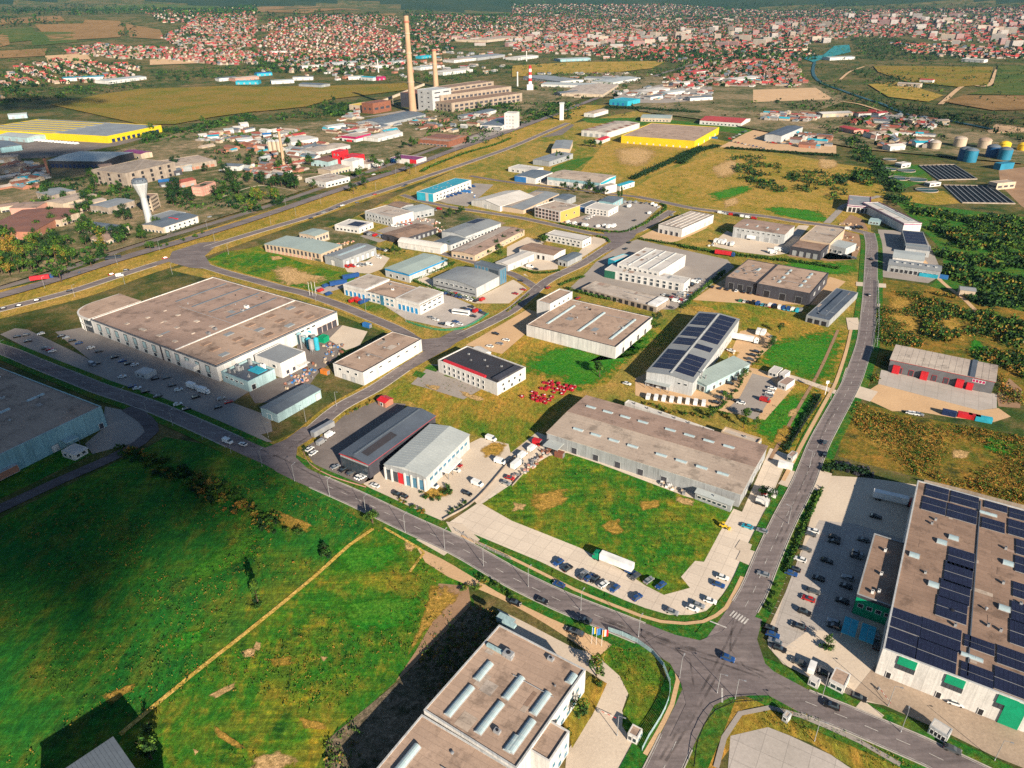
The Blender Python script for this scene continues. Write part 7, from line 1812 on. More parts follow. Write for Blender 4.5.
# fences and walls
def fence(label, reg, s, h, m, cat='fence', solid=False, post=3.0, sm=True, rails=3):
    P = [g(p) for p in px(reg, s)]
    c = cat_rom(P, post) if sm and len(P) > 2 else sum([[P[i] + (P[i + 1] - P[i]) * (k / max(1, int((P[i + 1] - P[i]).length / post))) for k in range(max(1, int((P[i + 1] - P[i]).length / post)))] for i in range(len(P) - 1)], []) + [P[-1]]
    t = empty('wall' if solid else 'fence', c[0]); tag(t, label, cat)
    pm, rm = MB(), MB()
    for i, p in enumerate(c):
        q = p - c[0]; pm.cbox(q.x, q.y, 0, .12, .12, h + .1, m)
        if i < len(c) - 1:
            d = c[i + 1] - p; s_ = Vector((-d.y, d.x, 0)).normalized() * .05
            if solid: rm.box(q - s_ * 2, d, s_ * 4, (0, 0, h), m)
            else:
                for k in range(rails): rm.box(q - s_ * .6 + Vector((0, 0, h * (.15 + .8 * k / max(1, rails - 1)))), d, s_ * 1.2, (0, 0, .10), m)
    pm.build('post', t); rm.build('wall_panel' if solid else 'rail', t)
fence('pale curved metal fence round lawn at crossroads', '23', '385 222, 440 240, 500 268, 560 312, 605 365, 630 430, 625 500, 595 570, 545 650, 520 700', 2.0, 'wall_aqua', rails=9)
fence('dark metal fence beside curved concrete lot at bottom right', '23', '728 765, 742 664, 768 600, 815 538, 880 508, 1000 500', 1.4, 'dark', rails=2)
fence('green kerb fence round depot car park', '11', '600 520, 660 540, 740 556, 820 550, 880 525, 930 490', 1.6, 'green', rails=6)
fence('dark fence along brown path left of right road', 'z680 400', '715 280, 800 150, 905 0', 2.0, 'dark', rails=6)
fence('low concrete wall between corner-hall lot and concrete strip', '12', '750 545, 880 465, 1020 305, 1040 290', .9, 'wall_concrete', 'wall', True)
fence('concrete edge wall along pallet strip by long warehouse', '22', '0 410, 60 345, 130 285', .8, 'wall_concrete', 'wall', True)
fence('low wall round dark red-trimmed hall lot', '12', '185 262, 215 320, 300 370, 440 415', .6, 'wall_pink', 'wall', True)
fence('grey fence along top edge of solar-roofed right factory', '32', '620 400, 760 434, 900 472, 1030 506', 2.2, 'wall_concrete', 'wall', True)
fence('wire fence along lower edge of main junction road by parking', '12', '800 590, 900 650, 1020 705', 1.4, 'silver', rails=4)
fence('long dark fence around brick frame hall plot', 'z260 180', '20 425, 80 455, 230 490, 390 525', 2.0, 'dark_green', rails=7)
fence('long grey fence along western railway', 'z140 100', '500 640, 760 560, 1000 590', 2.2, 'wall_concrete', 'wall', True)
fence('chain fence across meadow beside right road', '31', '440 360, 442 520, 435 620', 1.8, 'silver', rails=5)

# ================================================================== TREES AND SHRUBS
LEAF = {'dark': ['leaf_dark', 'leaf_dark', 'leaf_mid', 'leaf_deep'], 'mid': ['leaf_mid', 'leaf_mid', 'leaf_dark', 'leaf_light'], 'light': ['leaf_light', 'leaf_mid', 'leaf_light', 'leaf_dry'],
        'dry': ['leaf_dry', 'leaf_ochre', 'leaf_light', 'leaf_dry'], 'scrub': ['leaf_dark', 'leaf_mid', 'leaf_dry', 'leaf_light'], 'ochre': ['leaf_ochre', 'leaf_dry', 'leaf_mid', 'leaf_ochre'], 'deep': ['leaf_deep', 'leaf_dark', 'leaf_deep', 'leaf_dark']}
def leaves(mb, rng, c, rx, rz, n, size, pal, clumps=9, flat=False):
    """uneven crown: leaf sprays gathered in clumps through the volume"""
    C = []
    for _ in range(clumps):
        a, u, r = rng.random() * 2 * pi, rng.uniform(-.75, 1), rng.uniform(.35, .85)
        s = math.sqrt(max(0, 1 - u * u))
        C.append((Vector((rx * r * s * cos(a), rx * r * s * sin(a), rz * r * u)), rng.uniform(.28, .5), rng.choice(pal)))
    C.append((Vector((0, 0, 0)), .5, pal[0]))
    for _ in range(n):
        cc, cr, m = rng.choice(C)
        a, u, r = rng.random() * 2 * pi, rng.uniform(-1, 1), rng.random() ** .45
        s = math.sqrt(1 - u * u)
        nrm = Vector((s * cos(a), s * sin(a), u))
        p = Vector(c) + cc + Vector((nrm.x * rx, nrm.y * rx, nrm.z * rz)) * cr * r
        if p.z < .05: p.z = .05 + rng.random() * .3
        nrm = (nrm + Vector((rng.uniform(-.7, .7), rng.uniform(-.7, .7), rng.uniform(-.3, .9)))).normalized()
        t1 = nrm.orthogonal().normalized(); t2 = nrm.cross(t1)
        w = rng.random() * pi; e1 = (t1 * cos(w) + t2 * sin(w)) * size * rng.uniform(.6, 1.2); e2 = nrm.cross(e1) * rng.uniform(.5, .9)
        mb.add([p - e1 * .5, p - e2 * .5 , p + e1 * .5, p + e2 * .5], [(0, 1, 2, 3)], m if rng.random() < .75 else rng.choice(pal))
TREE = {}
def tree_proto(kind, var):
    rng = random.Random(hash((kind, var)) % 1000 if False else sum(map(ord, kind)) * 7 + var)
    nm = {'bush': 'bush', 'poplar': 'poplar_tree', 'conifer': 'conifer_tree'}.get(kind.split('_')[0], 'broadleaf_tree')
    pal = LEAF[kind.split('_')[1]]
    t = empty(nm, (0, 0, 0))
    k0 = kind.split('_')[0]
    if k0 == 'bush':
        cr = MB(); leaves(cr, rng, (0, 0, .9), 1.5, 1.1, 200, .42, pal, 7); adopt(t, cr.build('foliage', t))
        st = MB()
        for k in range(4):
            a = k * 1.6; st.tube((0, 0, 0), (.6 * cos(a), .6 * sin(a), 1.0), .06, 'trunk', 5, .03)
        adopt(t, st.build('stem', t))
        return t
    rx, rz, hc, th = {'tree': (2.9, 2.8, 4.6, 2.6), 'poplar': (1.2, 4.2, 5.4, 1.8), 'conifer': (1.7, 3.2, 4.2, 1.4)}[k0]
    tr = MB(); tr.lathe([(.26, 0), (.17, th), (.10, hc)], 'trunk', 7)
    for k in range(6):
        a = k * 1.05 + rng.random(); zz = th + (hc - th) * rng.random()
        tr.tube((0, 0, zz), (rx * .6 * cos(a), rx * .6 * sin(a), zz + 1.3), .08, 'trunk', 5, .03)
    adopt(t, tr.build('trunk', t))
    cr = MB(); leaves(cr, rng, (0, 0, hc), rx, rz, 460, .62, pal, 11); adopt(t, cr.build('crown', t))
    return t
NT = [0]
SAYT = {'tree_dark': 'dark green round tree', 'tree_mid': 'bushy green tree', 'tree_light': 'yellow-green tree', 'tree_dry': 'pale yellowing tree', 'poplar_mid': 'narrow upright tree', 'conifer_deep': 'dark pointed conifer',
        'bush_mid': 'low green bush', 'bush_dark': 'low dark bush', 'bush_dry': 'low straw-coloured bush', 'tree_deep': 'very dark spreading tree', 'bush_light': 'low yellow-green bush'}
def plant(kind, v, sc):
    var = NT[0] % 4; NT[0] += 1
    if (kind, var) not in TREE: TREE[(kind, var)] = o = tree_proto(kind, var)
    else: o = copy_tree(TREE[(kind, var)])
    sc *= 1.0 if kind.startswith('bush') else 1.45
    o.location = v; o.rotation_euler = (0, 0, R.random() * 6.28); o.scale = (sc * R.uniform(.88, 1.12), sc * R.uniform(.88, 1.12), sc * R.uniform(.85, 1.15))
    bush = kind.startswith('bush')
    later(o, SAYT[kind], 'bush' if bush else 'tree', proj(v), 'bushes in the lots' if bush else 'trees between the buildings')
    return o
def trees(kinds, sc, reg, s):
    for p in px(reg, s): plant(R.choice(kinds.split()), g(p), sc * R.uniform(.85, 1.15))
def row(kinds, sc, reg, s, n, spread=1.0):
    c = cat_rom([g(p) for p in px(reg, s)], 2)
    for k in range(n):
        q = c[int((k + R.uniform(.1, .9)) / n * (len(c) - 1))] + Vector((R.uniform(-1, 1) * spread, R.uniform(-1, 1) * spread, 0))
        plant(R.choice(kinds.split()), q, sc * R.uniform(.75, 1.25))
trees('tree_dark tree_mid', .75, '23', '338 400, 268 572'); trees('tree_light', .62, '23', '340 385'); trees('bush_mid', 1.1, '23', '225 640, 350 440')
trees('tree_mid', .48, '33', '240 278'); trees('bush_mid bush_dark', 1.2, '33', '222 290, 250 300'); trees('tree_dark', .6, '22', '1000 455')
trees('tree_dark tree_mid', .6, 'z640 300', '678 492, 655 522, 636 548, 545 655, 842 295, 830 312, 892 210, 848 278'); row('bush_mid bush_dark', 1.0, 'z640 300', '540 660, 600 600, 660 520', 10, .6); row('bush_mid bush_dark', 1.0, 'z640 300', '730 420, 790 330, 850 270', 9, .6)
trees('tree_mid tree_dark', .75, 'z640 300', '680 755, 260 80'); trees('tree_mid', .6, 'z680 400', '420 120, 485 180, 405 180, 190 115'); row('bush_mid bush_light bush_dry', 1.0, 'z640 300', '20 660, 200 720, 440 750, 600 740', 18, 1.6)
row('bush_mid bush_dark', 1.0, '12', '660 440, 700 460, 780 430, 760 410', 12, 1.3); row('bush_dry bush_mid', .8, '12', '580 470, 640 500, 690 520', 8, .6); row('bush_mid bush_dry', .8, '12', '370 120, 430 90, 490 60', 9, .7); row('bush_dark', .7, '12', '190 260, 210 300', 5, .5)
row('bush_dark bush_mid', .8, '12', '770 520, 850 470', 7, .4); row('bush_dark tree_dark', .7, '22', '1010 420, 1050 500', 3, .8)
row('bush_dark bush_mid', .8, '32', '215 420, 160 530, 120 640, 60 768', 18, .4); row('bush_dark bush_mid', .8, '33', '30 40, 0 150', 6, .4)
row('bush_mid tree_mid', .75, '12', '470 560, 480 545', 2, .5); trees('poplar_mid', .8, '13', '10 110'); trees('tree_dark', .6, '03', '610 735, 600 640'); trees('tree_mid', .7, '03', '600 730')
row('bush_dark bush_mid bush_dry', 1.4, '02', '480 270, 600 300, 720 360, 830 400, 920 460, 1010 510', 34, 3.0); row('bush_dark bush_mid', 1.2, '12', '0 520, 60 560, 110 600, 220 590', 10, 2); trees('bush_dark', 1.6, '12', '275 660, 280 690'); row('bush_mid bush_dark', 1.2, '13', '0 110, 20 140', 3, .8)
row('bush_mid bush_light', 1.1, '13', '830 60, 920 40, 1000 70, 1010 120', 8, 1.2)
trees('tree_dark tree_mid', .8, '21', '350 740, 340 720, 575 530, 560 545'); row('bush_mid', 1.0, '21', '570 545, 600 530', 4, .5)
row('tree_dark tree_mid', .62, 'z400 180', '640 415, 700 390, 780 355', 8, .8); row('tree_dark tree_mid', .62, 'z400 180', '520 470, 560 480, 640 480, 605 430', 7, 1.2); row('tree_dark', .62, 'z400 180', '280 450, 330 425, 390 395', 7, 1)
row('tree_dark tree_mid', .6, 'z400 180', '310 230, 340 220, 410 210, 270 265', 7, 1.4); row('tree_mid bush_mid', .7, '11', '500 255, 560 250, 600 240', 9, 1.6); row('tree_dark bush_dark', .7, '11', '620 350, 700 325, 790 290', 10, .6)
row('bush_mid', 1, '11', '470 225, 540 235', 6, 1); row('tree_mid bush_dark', .7, 'z540 160', '20 540, 60 520, 130 530', 8, 1.5); row('tree_dark', .8, 'z540 160', '190 200, 240 210, 330 195, 80 195', 9, 2); trees('poplar_mid', 1.1, 'z540 160', '520 260, 500 268')
row('tree_dark', .7, 'z540 160', '350 225, 440 215', 6, 1); row('tree_dark tree_mid', .9, 'z540 80', '300 425, 340 430, 400 435', 8, 2); row('tree_dark', .8, 'z540 80', '10 540, 110 500, 160 520, 200 510', 7, 1.5); trees('poplar_mid', 1.2, 'z540 80', '105 520'); row('bush_mid', 1.4, 'z540 80', '460 330, 500 300, 490 345', 5, 1.5)
# hedges as belts of one clipped growth each
def hedge(label, reg, s, w, h, pal='mid', cat='hedge', dens=1.0):
    if w < 4 and pal == 'mid': w *= 1.35; h *= 1.15
    c = cat_rom([g(p) for p in px(reg, s)], 1.0)
    rng = random.Random(len(s) * 31 + int(h * 10)); mb = MB(); o0 = c[0]
    L = sum((c[i + 1] - c[i]).length for i in range(len(c) - 1))
    sz = .55 if o0.length < 600 else .9
    n = min(5200, int(L * w * (7.5 if sz < .6 else 3.0) * dens))
    pl = LEAF[pal]
    for _ in range(n):
        i = rng.randrange(len(c) - 1); d = c[i + 1] - c[i]; d.z = 0
        if d.length < 1e-6: continue
        sd = Vector((-d.y, d.x, 0)).normalized()
        bulge = .75 + .5 * noise.noise(c[i] * .35)
        p = c[i] - o0 + d * rng.random() + sd * rng.gauss(0, w * .28 * bulge) + Vector((0, 0, .1 + h * bulge * rng.random() ** .6))
        nr = Vector((rng.gauss(0, 1), rng.gauss(0, 1), rng.gauss(.4, 1))).normalized(); t1 = nr.orthogonal().normalized() * sz * rng.uniform(.5, 1.2); t2 = nr.cross(t1) * .8
        mb.add([p - t1, p - t2, p + t1, p + t2], [(0, 1, 2, 3)], rng.choice(pl))
    for i in range(0, len(c) - 1, 3):
        q = c[i] - o0; mb.tube(q, q + Vector((0, 0, h * .6)), .06, 'trunk', 4)
    o = mb.build('hedge', None, o0); tag(o, label, cat); return o
hedge('long clipped hedge curving round truck parking lot', 'z540 160', '110 408, 200 428, 300 446, 440 464, 540 462, 640 428, 720 380, 800 320, 800 300, 770 284', 2.0, 1.8)
hedge('short curved hedge by corner white showroom forecourt', 'z540 160', '360 490, 420 505, 445 530', 1.4, 1.4)
hedge('long hedge along top edge of four-bay factory yard', 'z540 160', '636 508, 760 528, 900 550, 1024 575', 2.0, 1.8)
hedge('hedge between truck yard and brown skylit halls', 'z680 180', '0 428, 170 458, 400 490, 620 515, 800 535, 1020 572', 3.4, 2.2, 'mid')
hedge('dark hedge along front of flat concrete storage bay', '21', '214 388, 330 420, 450 445, 575 472', 1.8, 2.0)
hedge('hedge bordering ribbed tower-side hall yard on left', 'z400 180', '80 648, 200 690, 340 738, 480 770', 1.8, 1.6)
hedge('green hedge strip between blue-fascia hall and ribbed hall', 'z400 180', '70 654, 170 610, 270 570, 350 535', 2.6, 2.0, 'mid')
hedge('curved hedge round brown service-yard hall yard', 'z400 180', '780 572, 860 598, 940 598, 1024 584', 1.8, 1.6)
hedge('hedge beside four-bay factory car rows', '21', '690 460, 740 410, 790 370, 850 320', 2.4, 2.2)
hedge('small hedge at grass tip beside street bend', '21', '190 375, 240 355, 290 340', 2.2, 1.4, 'mid')
hedge('hedge along solar hall yard under long warehouse', 'z640 300', '440 690, 500 700, 540 665', 1.6, 1.2, 'mid')
hedge('dark hedge line along right road car park', '32', '210 430, 150 560, 110 660, 70 760', 1.4, 1.2)
hedge('dark ivy-like hedge at car park corner by black heap', '32', '215 350, 270 340, 330 345, 410 370', 4.5, 2.6, 'deep')
hedge('long dark hedge row across dry ochre field', 'z540 80', '590 640, 700 590, 830 530, 950 470, 1030 440', 11, 4.5, 'deep', dens=.8)
hedge('dark hedge belt continuing to bright blue container', 'z680 80', '0 540, 60 490, 140 450, 240 430', 14, 4.5, 'deep', dens=.7)
hedge('long hedge belt below scrap-car yard', 'z680 80', '290 440, 480 452, 700 470, 860 480, 1020 490', 9, 3.5, 'deep', dens=.7)
hedge('tall plantation belt behind bright yellow-walled hall', 'z540 80', '420 180, 600 185, 800 200, 1024 215', 22, 5.0, 'deep', dens=.35)
hedge('tree line along dual carriageway median, west part', '10', '40 760, 160 700, 420 700, 540 690', 5, 3.0, 'mid', 'tree line', .6)
hedge('median tree line before power station', '10', '660 690, 720 660, 840 615, 960 580, 1020 555', 5, 3.0, 'mid', 'tree line', .6)
hedge('hedge along left edge of brown warehouse and street', '21', '-20 480, 30 440, 70 410', 1.6, .8, 'scrub')
hedge('black-green hedge strip standing in for shade between meadow and brown path', '32', '205 45, 160 120, 110 200, 70 270', 3.0, 1.6, 'deep')  # near-black foliage stands in for the shade of hedge and fence
row('tree_mid tree_light', .5, '01', '585 240, 660 225, 745 200, 850 165', 7, 1.5)
# western woods: individual trees
def copse(kinds, sc, reg, s, n):
    P = [g(p) for p in px(reg, s)]; x0, x1, y0, y1 = min(v.x for v in P), max(v.x for v in P), min(v.y for v in P), max(v.y for v in P)
    k = 0; it = 0
    while k < n and it < n * 60:
        it += 1; q = Vector((R.uniform(x0, x1), R.uniform(y0, y1), 0)); ins = False
        for i in range(len(P)):
            a, b = P[i], P[i - 1]
            if (a.y > q.y) != (b.y > q.y) and q.x < (b.x - a.x) * (q.y - a.y) / (b.y - a.y) + a.x: ins = not ins
        if ins: q.z = tz(q.x, q.y); plant(R.choice(kinds.split()), q, sc * R.uniform(.75, 1.3)); k += 1
copse('tree_mid tree_dark tree_light tree_mid', 1.25, 'z0 190', '0 330, 100 300, 300 330, 560 290, 720 330, 740 400, 560 480, 330 530, 160 560, 0 560', 56)
copse('tree_dry tree_light', 1.2, 'z0 190', '0 400, 130 380, 170 470, 150 560, 0 600', 14)
copse('tree_dark tree_mid', 1.2, 'z0 190', '720 330, 820 270, 930 290, 930 340, 780 370', 9)
trees('tree_dark tree_mid', 1.35, 'z0 190', '250 270, 350 230, 340 180, 500 200, 520 160, 540 250, 440 230, 300 60, 310 100, 440 90, 610 110, 640 100, 560 60, 770 20, 40 330, 760 200, 830 210, 1000 240, 800 180')
trees('tree_mid', 1.2, 'z0 190', '968 398, 590 500, 395 590')
copse('tree_dark tree_mid', 1.2, 'z0 100', '540 470, 640 460, 640 600, 560 610', 9); copse('tree_mid tree_dark', 1.3, 'z0 100', '500 680, 580 660, 600 760, 500 760', 6)
copse('tree_dark tree_deep', 1.4, 'z140 100', '190 600, 340 580, 360 690, 200 700', 8); trees('tree_deep', 1.5, 'z140 100', '235 440, 420 470, 410 610, 560 490')
copse('tree_dark tree_mid', 1.2, 'z140 100', '450 540, 580 500, 700 570, 690 620, 480 680', 12); copse('tree_mid tree_light', 1.1, 'z140 100', '560 680, 700 620, 930 630, 860 720, 600 720', 10); copse('tree_dark', 1.2, 'z140 100', '700 520, 880 520, 1020 550, 1000 590, 820 570, 690 540', 10)
trees('tree_mid tree_dark', 1.3, 'z140 100', '640 400, 700 400, 720 380, 790 390, 690 450, 960 440, 990 470, 890 460, 620 320, 945 300, 1020 320, 800 300')
copse('tree_mid', 1.3, 'z140 100', '0 200, 200 180, 440 150, 540 120, 480 190, 220 270, 0 290', 8)
trees('tree_dark tree_mid', 1.3, 'z260 80', '178 430, 260 450, 320 540, 325 560, 205 570, 345 700, 925 445, 970 430, 1000 440, 815 560, 760 580, 730 560, 640 630, 890 548, 960 604, 600 730, 680 690')
copse('tree_dark', 1.2, 'z260 80', '40 670, 120 650, 260 700, 250 720, 60 700', 10); copse('tree_mid tree_dark', 1.3, 'z260 80', '380 180, 520 150, 640 190, 560 230, 420 240', 4)
copse('tree_dark tree_mid', 1.3, 'z400 90', '480 120, 620 90, 700 100, 640 150, 500 160', 3)
# shrubland at right and other growth no one could count
def undergrowth(name, regs, n, pal, smin, smax, leafn, seed):
    rng = random.Random(seed); mb = MB()
    polys = []
    for reg, s in regs:
        P = [g(p) for p in px(reg, s)]
        a = abs(sum(P[i - 1].x * P[i].y - P[i].x * P[i - 1].y for i in range(len(P)))) / 2
        polys.append((P, a))
    tot = sum(a for _, a in polys)
    for P, a in polys:
        x0, x1, y0, y1 = min(v.x for v in P), max(v.x for v in P), min(v.y for v in P), max(v.y for v in P)
        k = it = 0; want = int(n * a / tot) + 1
        while k < want and it < want * 40:
            it += 1; x, y = rng.uniform(x0, x1), rng.uniform(y0, y1); ins = False
            for i in range(len(P)):
                p, q = P[i], P[i - 1]
                if (p.y > y) != (q.y > y) and x < (q.x - p.x) * (y - p.y) / (q.y - p.y) + p.x: ins = not ins
            if not ins or noise.noise(Vector((x / 24, y / 24, seed))) < -.12 + .35 * rng.random() - .1: continue
            k += 1; z0 = tz(x, y); s = rng.uniform(smin, smax) * (1.1 + .5 * noise.noise(Vector((x / 40, y / 40, 9))))
            pl = LEAF[rng.choice(pal)]
            m0 = rng.choice(pl)
            for _ in range(leafn):
                a_, u = rng.random() * 6.283, rng.uniform(-.2, 1); rr = s * rng.random() ** .5
                c = Vector((x + rr * cos(a_) * (1 - .4 * abs(u)), y + rr * sin(a_) * (1 - .4 * abs(u)), z0 + .1 + max(0, u) * s * .95))
                nr = Vector((rng.gauss(0, 1), rng.gauss(0, 1), rng.gauss(.5, 1))).normalized(); t1 = nr.orthogonal().normalized() * s * rng.uniform(.14, .36); t2 = nr.cross(t1) * .8
                mb.add([c - t1, c - t2, c + t1, c + t2], [(0, 1, 2, 3)], m0 if rng.random() < .7 else rng.choice(pl))
    o = mb.build(name); o['kind'] = 'stuff'; o['label'] = 'dense shrubs and small trees growing wild'; o['category'] = 'shrubs'
    return o
undergrowth('shrubland', [('31', '540 20, 620 60, 660 80, 1080 110, 1100 330, 880 300, 760 210, 640 150'), ('31', '660 230, 720 210, 900 290, 1100 340, 1100 600, 960 620, 860 480, 740 380, 700 340')], 2200, ['dark', 'mid', 'scrub', 'deep', 'mid', 'light'], 1.2, 4.0, 26, 3)
undergrowth('shrubland', [('31', '620 400, 740 420, 1060 600, 1060 768, 900 690, 740 650, 620 600')], 1500, ['dark', 'scrub', 'mid', 'dry'], .9, 2.6, 12, 4)
undergrowth('scrub', [('31', '440 400, 620 400, 620 620, 470 620, 430 560')], 1300, ['scrub', 'ochre', 'mid', 'mid', 'dark'], .5, 1.6, 9, 5)
undergrowth('scrub', [('32', '350 76, 600 140, 900 190, 1060 220, 1060 495, 640 380, 290 285')], 3600, ['ochre', 'scrub', 'dry', 'mid', 'ochre'], .35, 1.15, 9, 6)
undergrowth('scrub', [('z864 330', '860 290, 1010 300, 1020 480, 880 470'), ('31', '420 700, 470 640, 480 720, 420 768')], 220, ['dry', 'ochre', 'mid'], .6, 1.6, 9, 7)
undergrowth('shrubland', [('w', '150 260, 260 330, 380 480, 430 550, 330 560, 250 470, 100 420, 160 330'), ('30', '300 560, 400 580, 420 650, 340 640')], 420, ['deep', 'dark', 'mid'], 2.5, 5.0, 16, 8)
undergrowth('shrubland', [('z680 80', '280 470, 520 480, 640 560, 600 720, 420 690, 330 560'), ('z680 80', '620 720, 700 590, 1000 580, 1040 640, 900 700, 660 760'), ('z680 80', '960 660, 1060 600, 1060 768, 960 768')], 420, ['deep', 'dark', 'mid'], 1.6, 4.0, 16, 9)
undergrowth('shrubland', [('30', '-20 412, 300 400, 380 440, 200 450, -20 445'), ('30', '200 330, 330 360, 620 430, 900 470, 1050 490, 1050 520, 800 510, 480 450, 300 400'), ('30', '300 270, 420 290, 560 310, 700 350, 560 370, 400 330'), ('30', '880 500, 1050 530, 1050 580, 900 560'), ('30', '330 150, 520 150, 800 230, 640 245, 350 240'), ('30', '200 490, 330 480, 420 520, 380 600, 230 560'), ('30', '520 520, 700 500, 720 570, 560 610')], 1500, ['deep', 'dark', 'dark'], 3.0, 7.0, 12, 10)
undergrowth('meadow_scrub', [('a', '645 197, 660 182, 720 156, 760 158, 870 172, 880 208, 800 216, 700 203')], 420, ['scrub', 'ochre', 'mid'], .5, 1.6, 8, 11)
undergrowth('grass_tufts', [('a', '130 470, 262 474, 372 520, 415 545, 470 590, 470 612, 330 740, 320 768, 0 768, 0 520')], 5200, ['mid', 'dry', 'light', 'scrub', 'dark'], .22, .8, 6, 12)
undergrowth('grass_tufts', [('a', '482 504, 549 456, 687 497, 734 508, 720 532, 695 561, 681 577, 664 595, 580 548, 512 521'), ('a', '380 398, 440 374, 566 404, 530 440, 478 436, 412 402'), ('a', '690 300, 770 308, 845 335, 822 402, 792 450, 745 430, 800 378')], 1500, ['mid', 'dry', 'light', 'scrub'], .25, .7, 6, 13)
undergrowth('shrub_belt', [('02', '450 250, 620 285, 840 385, 1010 470, 1030 540, 900 505, 700 400, 520 320'), ('12', '-10 500, 60 520, 240 570, 220 610, 100 610, 0 570')], 150, ['dark', 'deep', 'scrub', 'ochre', 'mid'], .9, 2.3, 30, 20)
undergrowth('rough_growth', [('13', '560 430, 860 118, 1000 165, 960 210, 690 560, 480 800, 270 900, 280 660')], 700, ['mid', 'dark', 'dry', 'scrub'], .3, 1.1, 8, 18)
undergrowth('tree_mass', [('z140 100', '450 540, 580 500, 700 570, 690 620, 480 680'), ('z140 100', '560 680, 700 620, 930 630, 860 720, 600 720'), ('z140 100', '0 200, 200 180, 440 150, 540 120, 700 90, 760 120, 480 190, 220 270, 0 290'), ('z260 80', '380 180, 520 150, 640 190, 560 230, 420 240'), ('z400 90', '440 120, 620 70, 720 90, 760 180, 640 150, 500 160'), ('z0 100', '190 560, 560 480, 640 470, 860 560, 820 740, 560 760, 240 700'), ('z0 190', '0 330, 100 300, 300 330, 560 290, 720 330, 740 400, 560 480, 330 530, 160 560, 0 560'), ('z140 100', '150 540, 480 560, 660 640, 560 700, 300 720, 180 680'), ('z400 90', '840 110, 1024 90, 1024 150, 760 230, 780 170')], 1900, ['dark', 'mid', 'deep', 'dark'], 2.2, 4.6, 24, 19)
undergrowth('grass_tufts', [('23', '360 250, 500 300, 600 400, 600 520, 530 660, 450 600, 470 480, 430 400'), ('33', '20 510, 250 590, 600 768, 380 768, 100 630, -60 600')], 700, ['dry', 'mid', 'scrub'], .2, .55, 6, 14)
undergrowth('wood', [('20', '60 300, 460 290, 520 320, 420 390, 200 400, 60 350'), ('10', '600 450, 1040 440, 1040 540, 880 590, 640 560'), ('z140 100', '380 250, 1040 200, 1040 520, 640 520, 400 350'), ('00', '0 370, 200 350, 560 335, 620 345, 300 390, 0 420'), ('00', '600 290, 1024 260, 1024 300, 800 320, 640 325'), ('10', '0 245, 330 235, 300 265, 0 280'), ('10', '40 470, 260 415, 420 400, 420 450, 100 490'), ('10', '560 300, 800 290, 1024 260, 1024 290, 760 330, 580 330'), ('10', '800 420, 1024 400, 1024 450, 760 460'), ('20', '-10 420, 180 400, 300 420, 260 480, 0 480'), ('20', '330 240, 700 215, 720 240, 420 250'), ('20', '780 200, 1024 210, 1024 240, 800 235'), ('20', '540 290, 680 260, 700 280, 560 320'), ('20', '200 420, 230 410, 290 440, 190 470')], 3000, ['deep', 'dark', 'mid'], 3.0, 6.5, 11, 15)

# ================================================================== THE TOWN
def in_poly(P, x, y):
    ins = False
    for i in range(len(P)):
        a, b = P[i], P[i - 1]
        if (a[1] > y) != (b[1] > y) and x < (b[0] - a[0]) * (y - a[1]) / (b[1] - a[1]) + a[0]: ins = not ins
    return ins
def house_geo(mb, o, ang, l, w, h, rise, wm, rm):
    c, s = cos(ang), sin(ang)
    T = lambda x, y, z: (o.x + x * c - y * s, o.y + x * s + y * c, o.z + z)
    a, b = l / 2, w / 2
    mb.add([T(-a, -b, -2), T(a, -b, -2), T(a, b, -2), T(-a, b, -2), T(-a, -b, h), T(a, -b, h), T(a, b, h), T(-a, b, h), T(-a, 0, h + rise), T(a, 0, h + rise)],
           [(0, 1, 5, 4), (2, 3, 7, 6), (1, 2, 6, 9, 5), (3, 0, 4, 8, 7)], wm)
    k = .5
    mb.add([T(-a - k, -b - k, h - .3), T(a + k, -b - k, h - .3), T(a + k, 0, h + rise + .1), T(-a - k, 0, h + rise + .1), T(-a - k, b + k, h - .3), T(a + k, b + k, h - .3)], [(0, 1, 2, 3), (3, 2, 5, 4)], rm)
def block_geo(mb, o, ang, l, w, h, wm, rm):
    c, s = cos(ang), sin(ang)
    X, Y = Vector((c, s, 0)), Vector((-s, c, 0))
    q = o - X * l / 2 - Y * w / 2 - Vector((0, 0, 3))
    mb.box(q, X * l, Y * w, (0, 0, h + 3), wm); mb.box(q + Vector((0, 0, h + 3.003)) + X * .4 + Y * .4, X * (l - .8), Y * (w - .8), (0, 0, .5), rm)
    n = int(h / 3)
    for k in range(n):
        zz = Vector((0, 0, 3 + 1.1 + 3 * k))
        mb.box(q - Y * .12 + zz + X * .6, X * (l - 1.2), Y * .1, (0, 0, 1.3), 'grey'); mb.box(q - X * .12 + zz + Y * .6, X * .1, Y * (w - 1.2), (0, 0, 1.3), 'grey'); mb.box(q + X * (l + .02) + zz + Y * .6, X * .1, Y * (w - 1.2), (0, 0, 1.3), 'grey')
mat('town_cream', (.32, .23, .16), None, .1); mat('town_white', (.40, .35, .31), None, .1); mat('town_pink', (.30, .13, .11), None, .1)
TW = ['town_white', 'town_cream', 'town_white', 'town_pink', 'wall_cream']
TR = ['roof_tile', 'roof_tile', 'roof_red', 'roof_tile_brown', 'roof_red', 'roof_pink', 'roof_slate', 'roof_tile_brown']
WALLSAY = {'town_white': 'white', 'town_cream': 'cream', 'town_pink': 'pinkish', 'wall_cream': 'beige'}
ROOFSAY = {'roof_tile': 'terracotta', 'roof_red': 'bright red', 'roof_tile_brown': 'brown', 'roof_pink': 'faded pink', 'roof_slate': 'slate', 'roof_light': 'pale grey'}
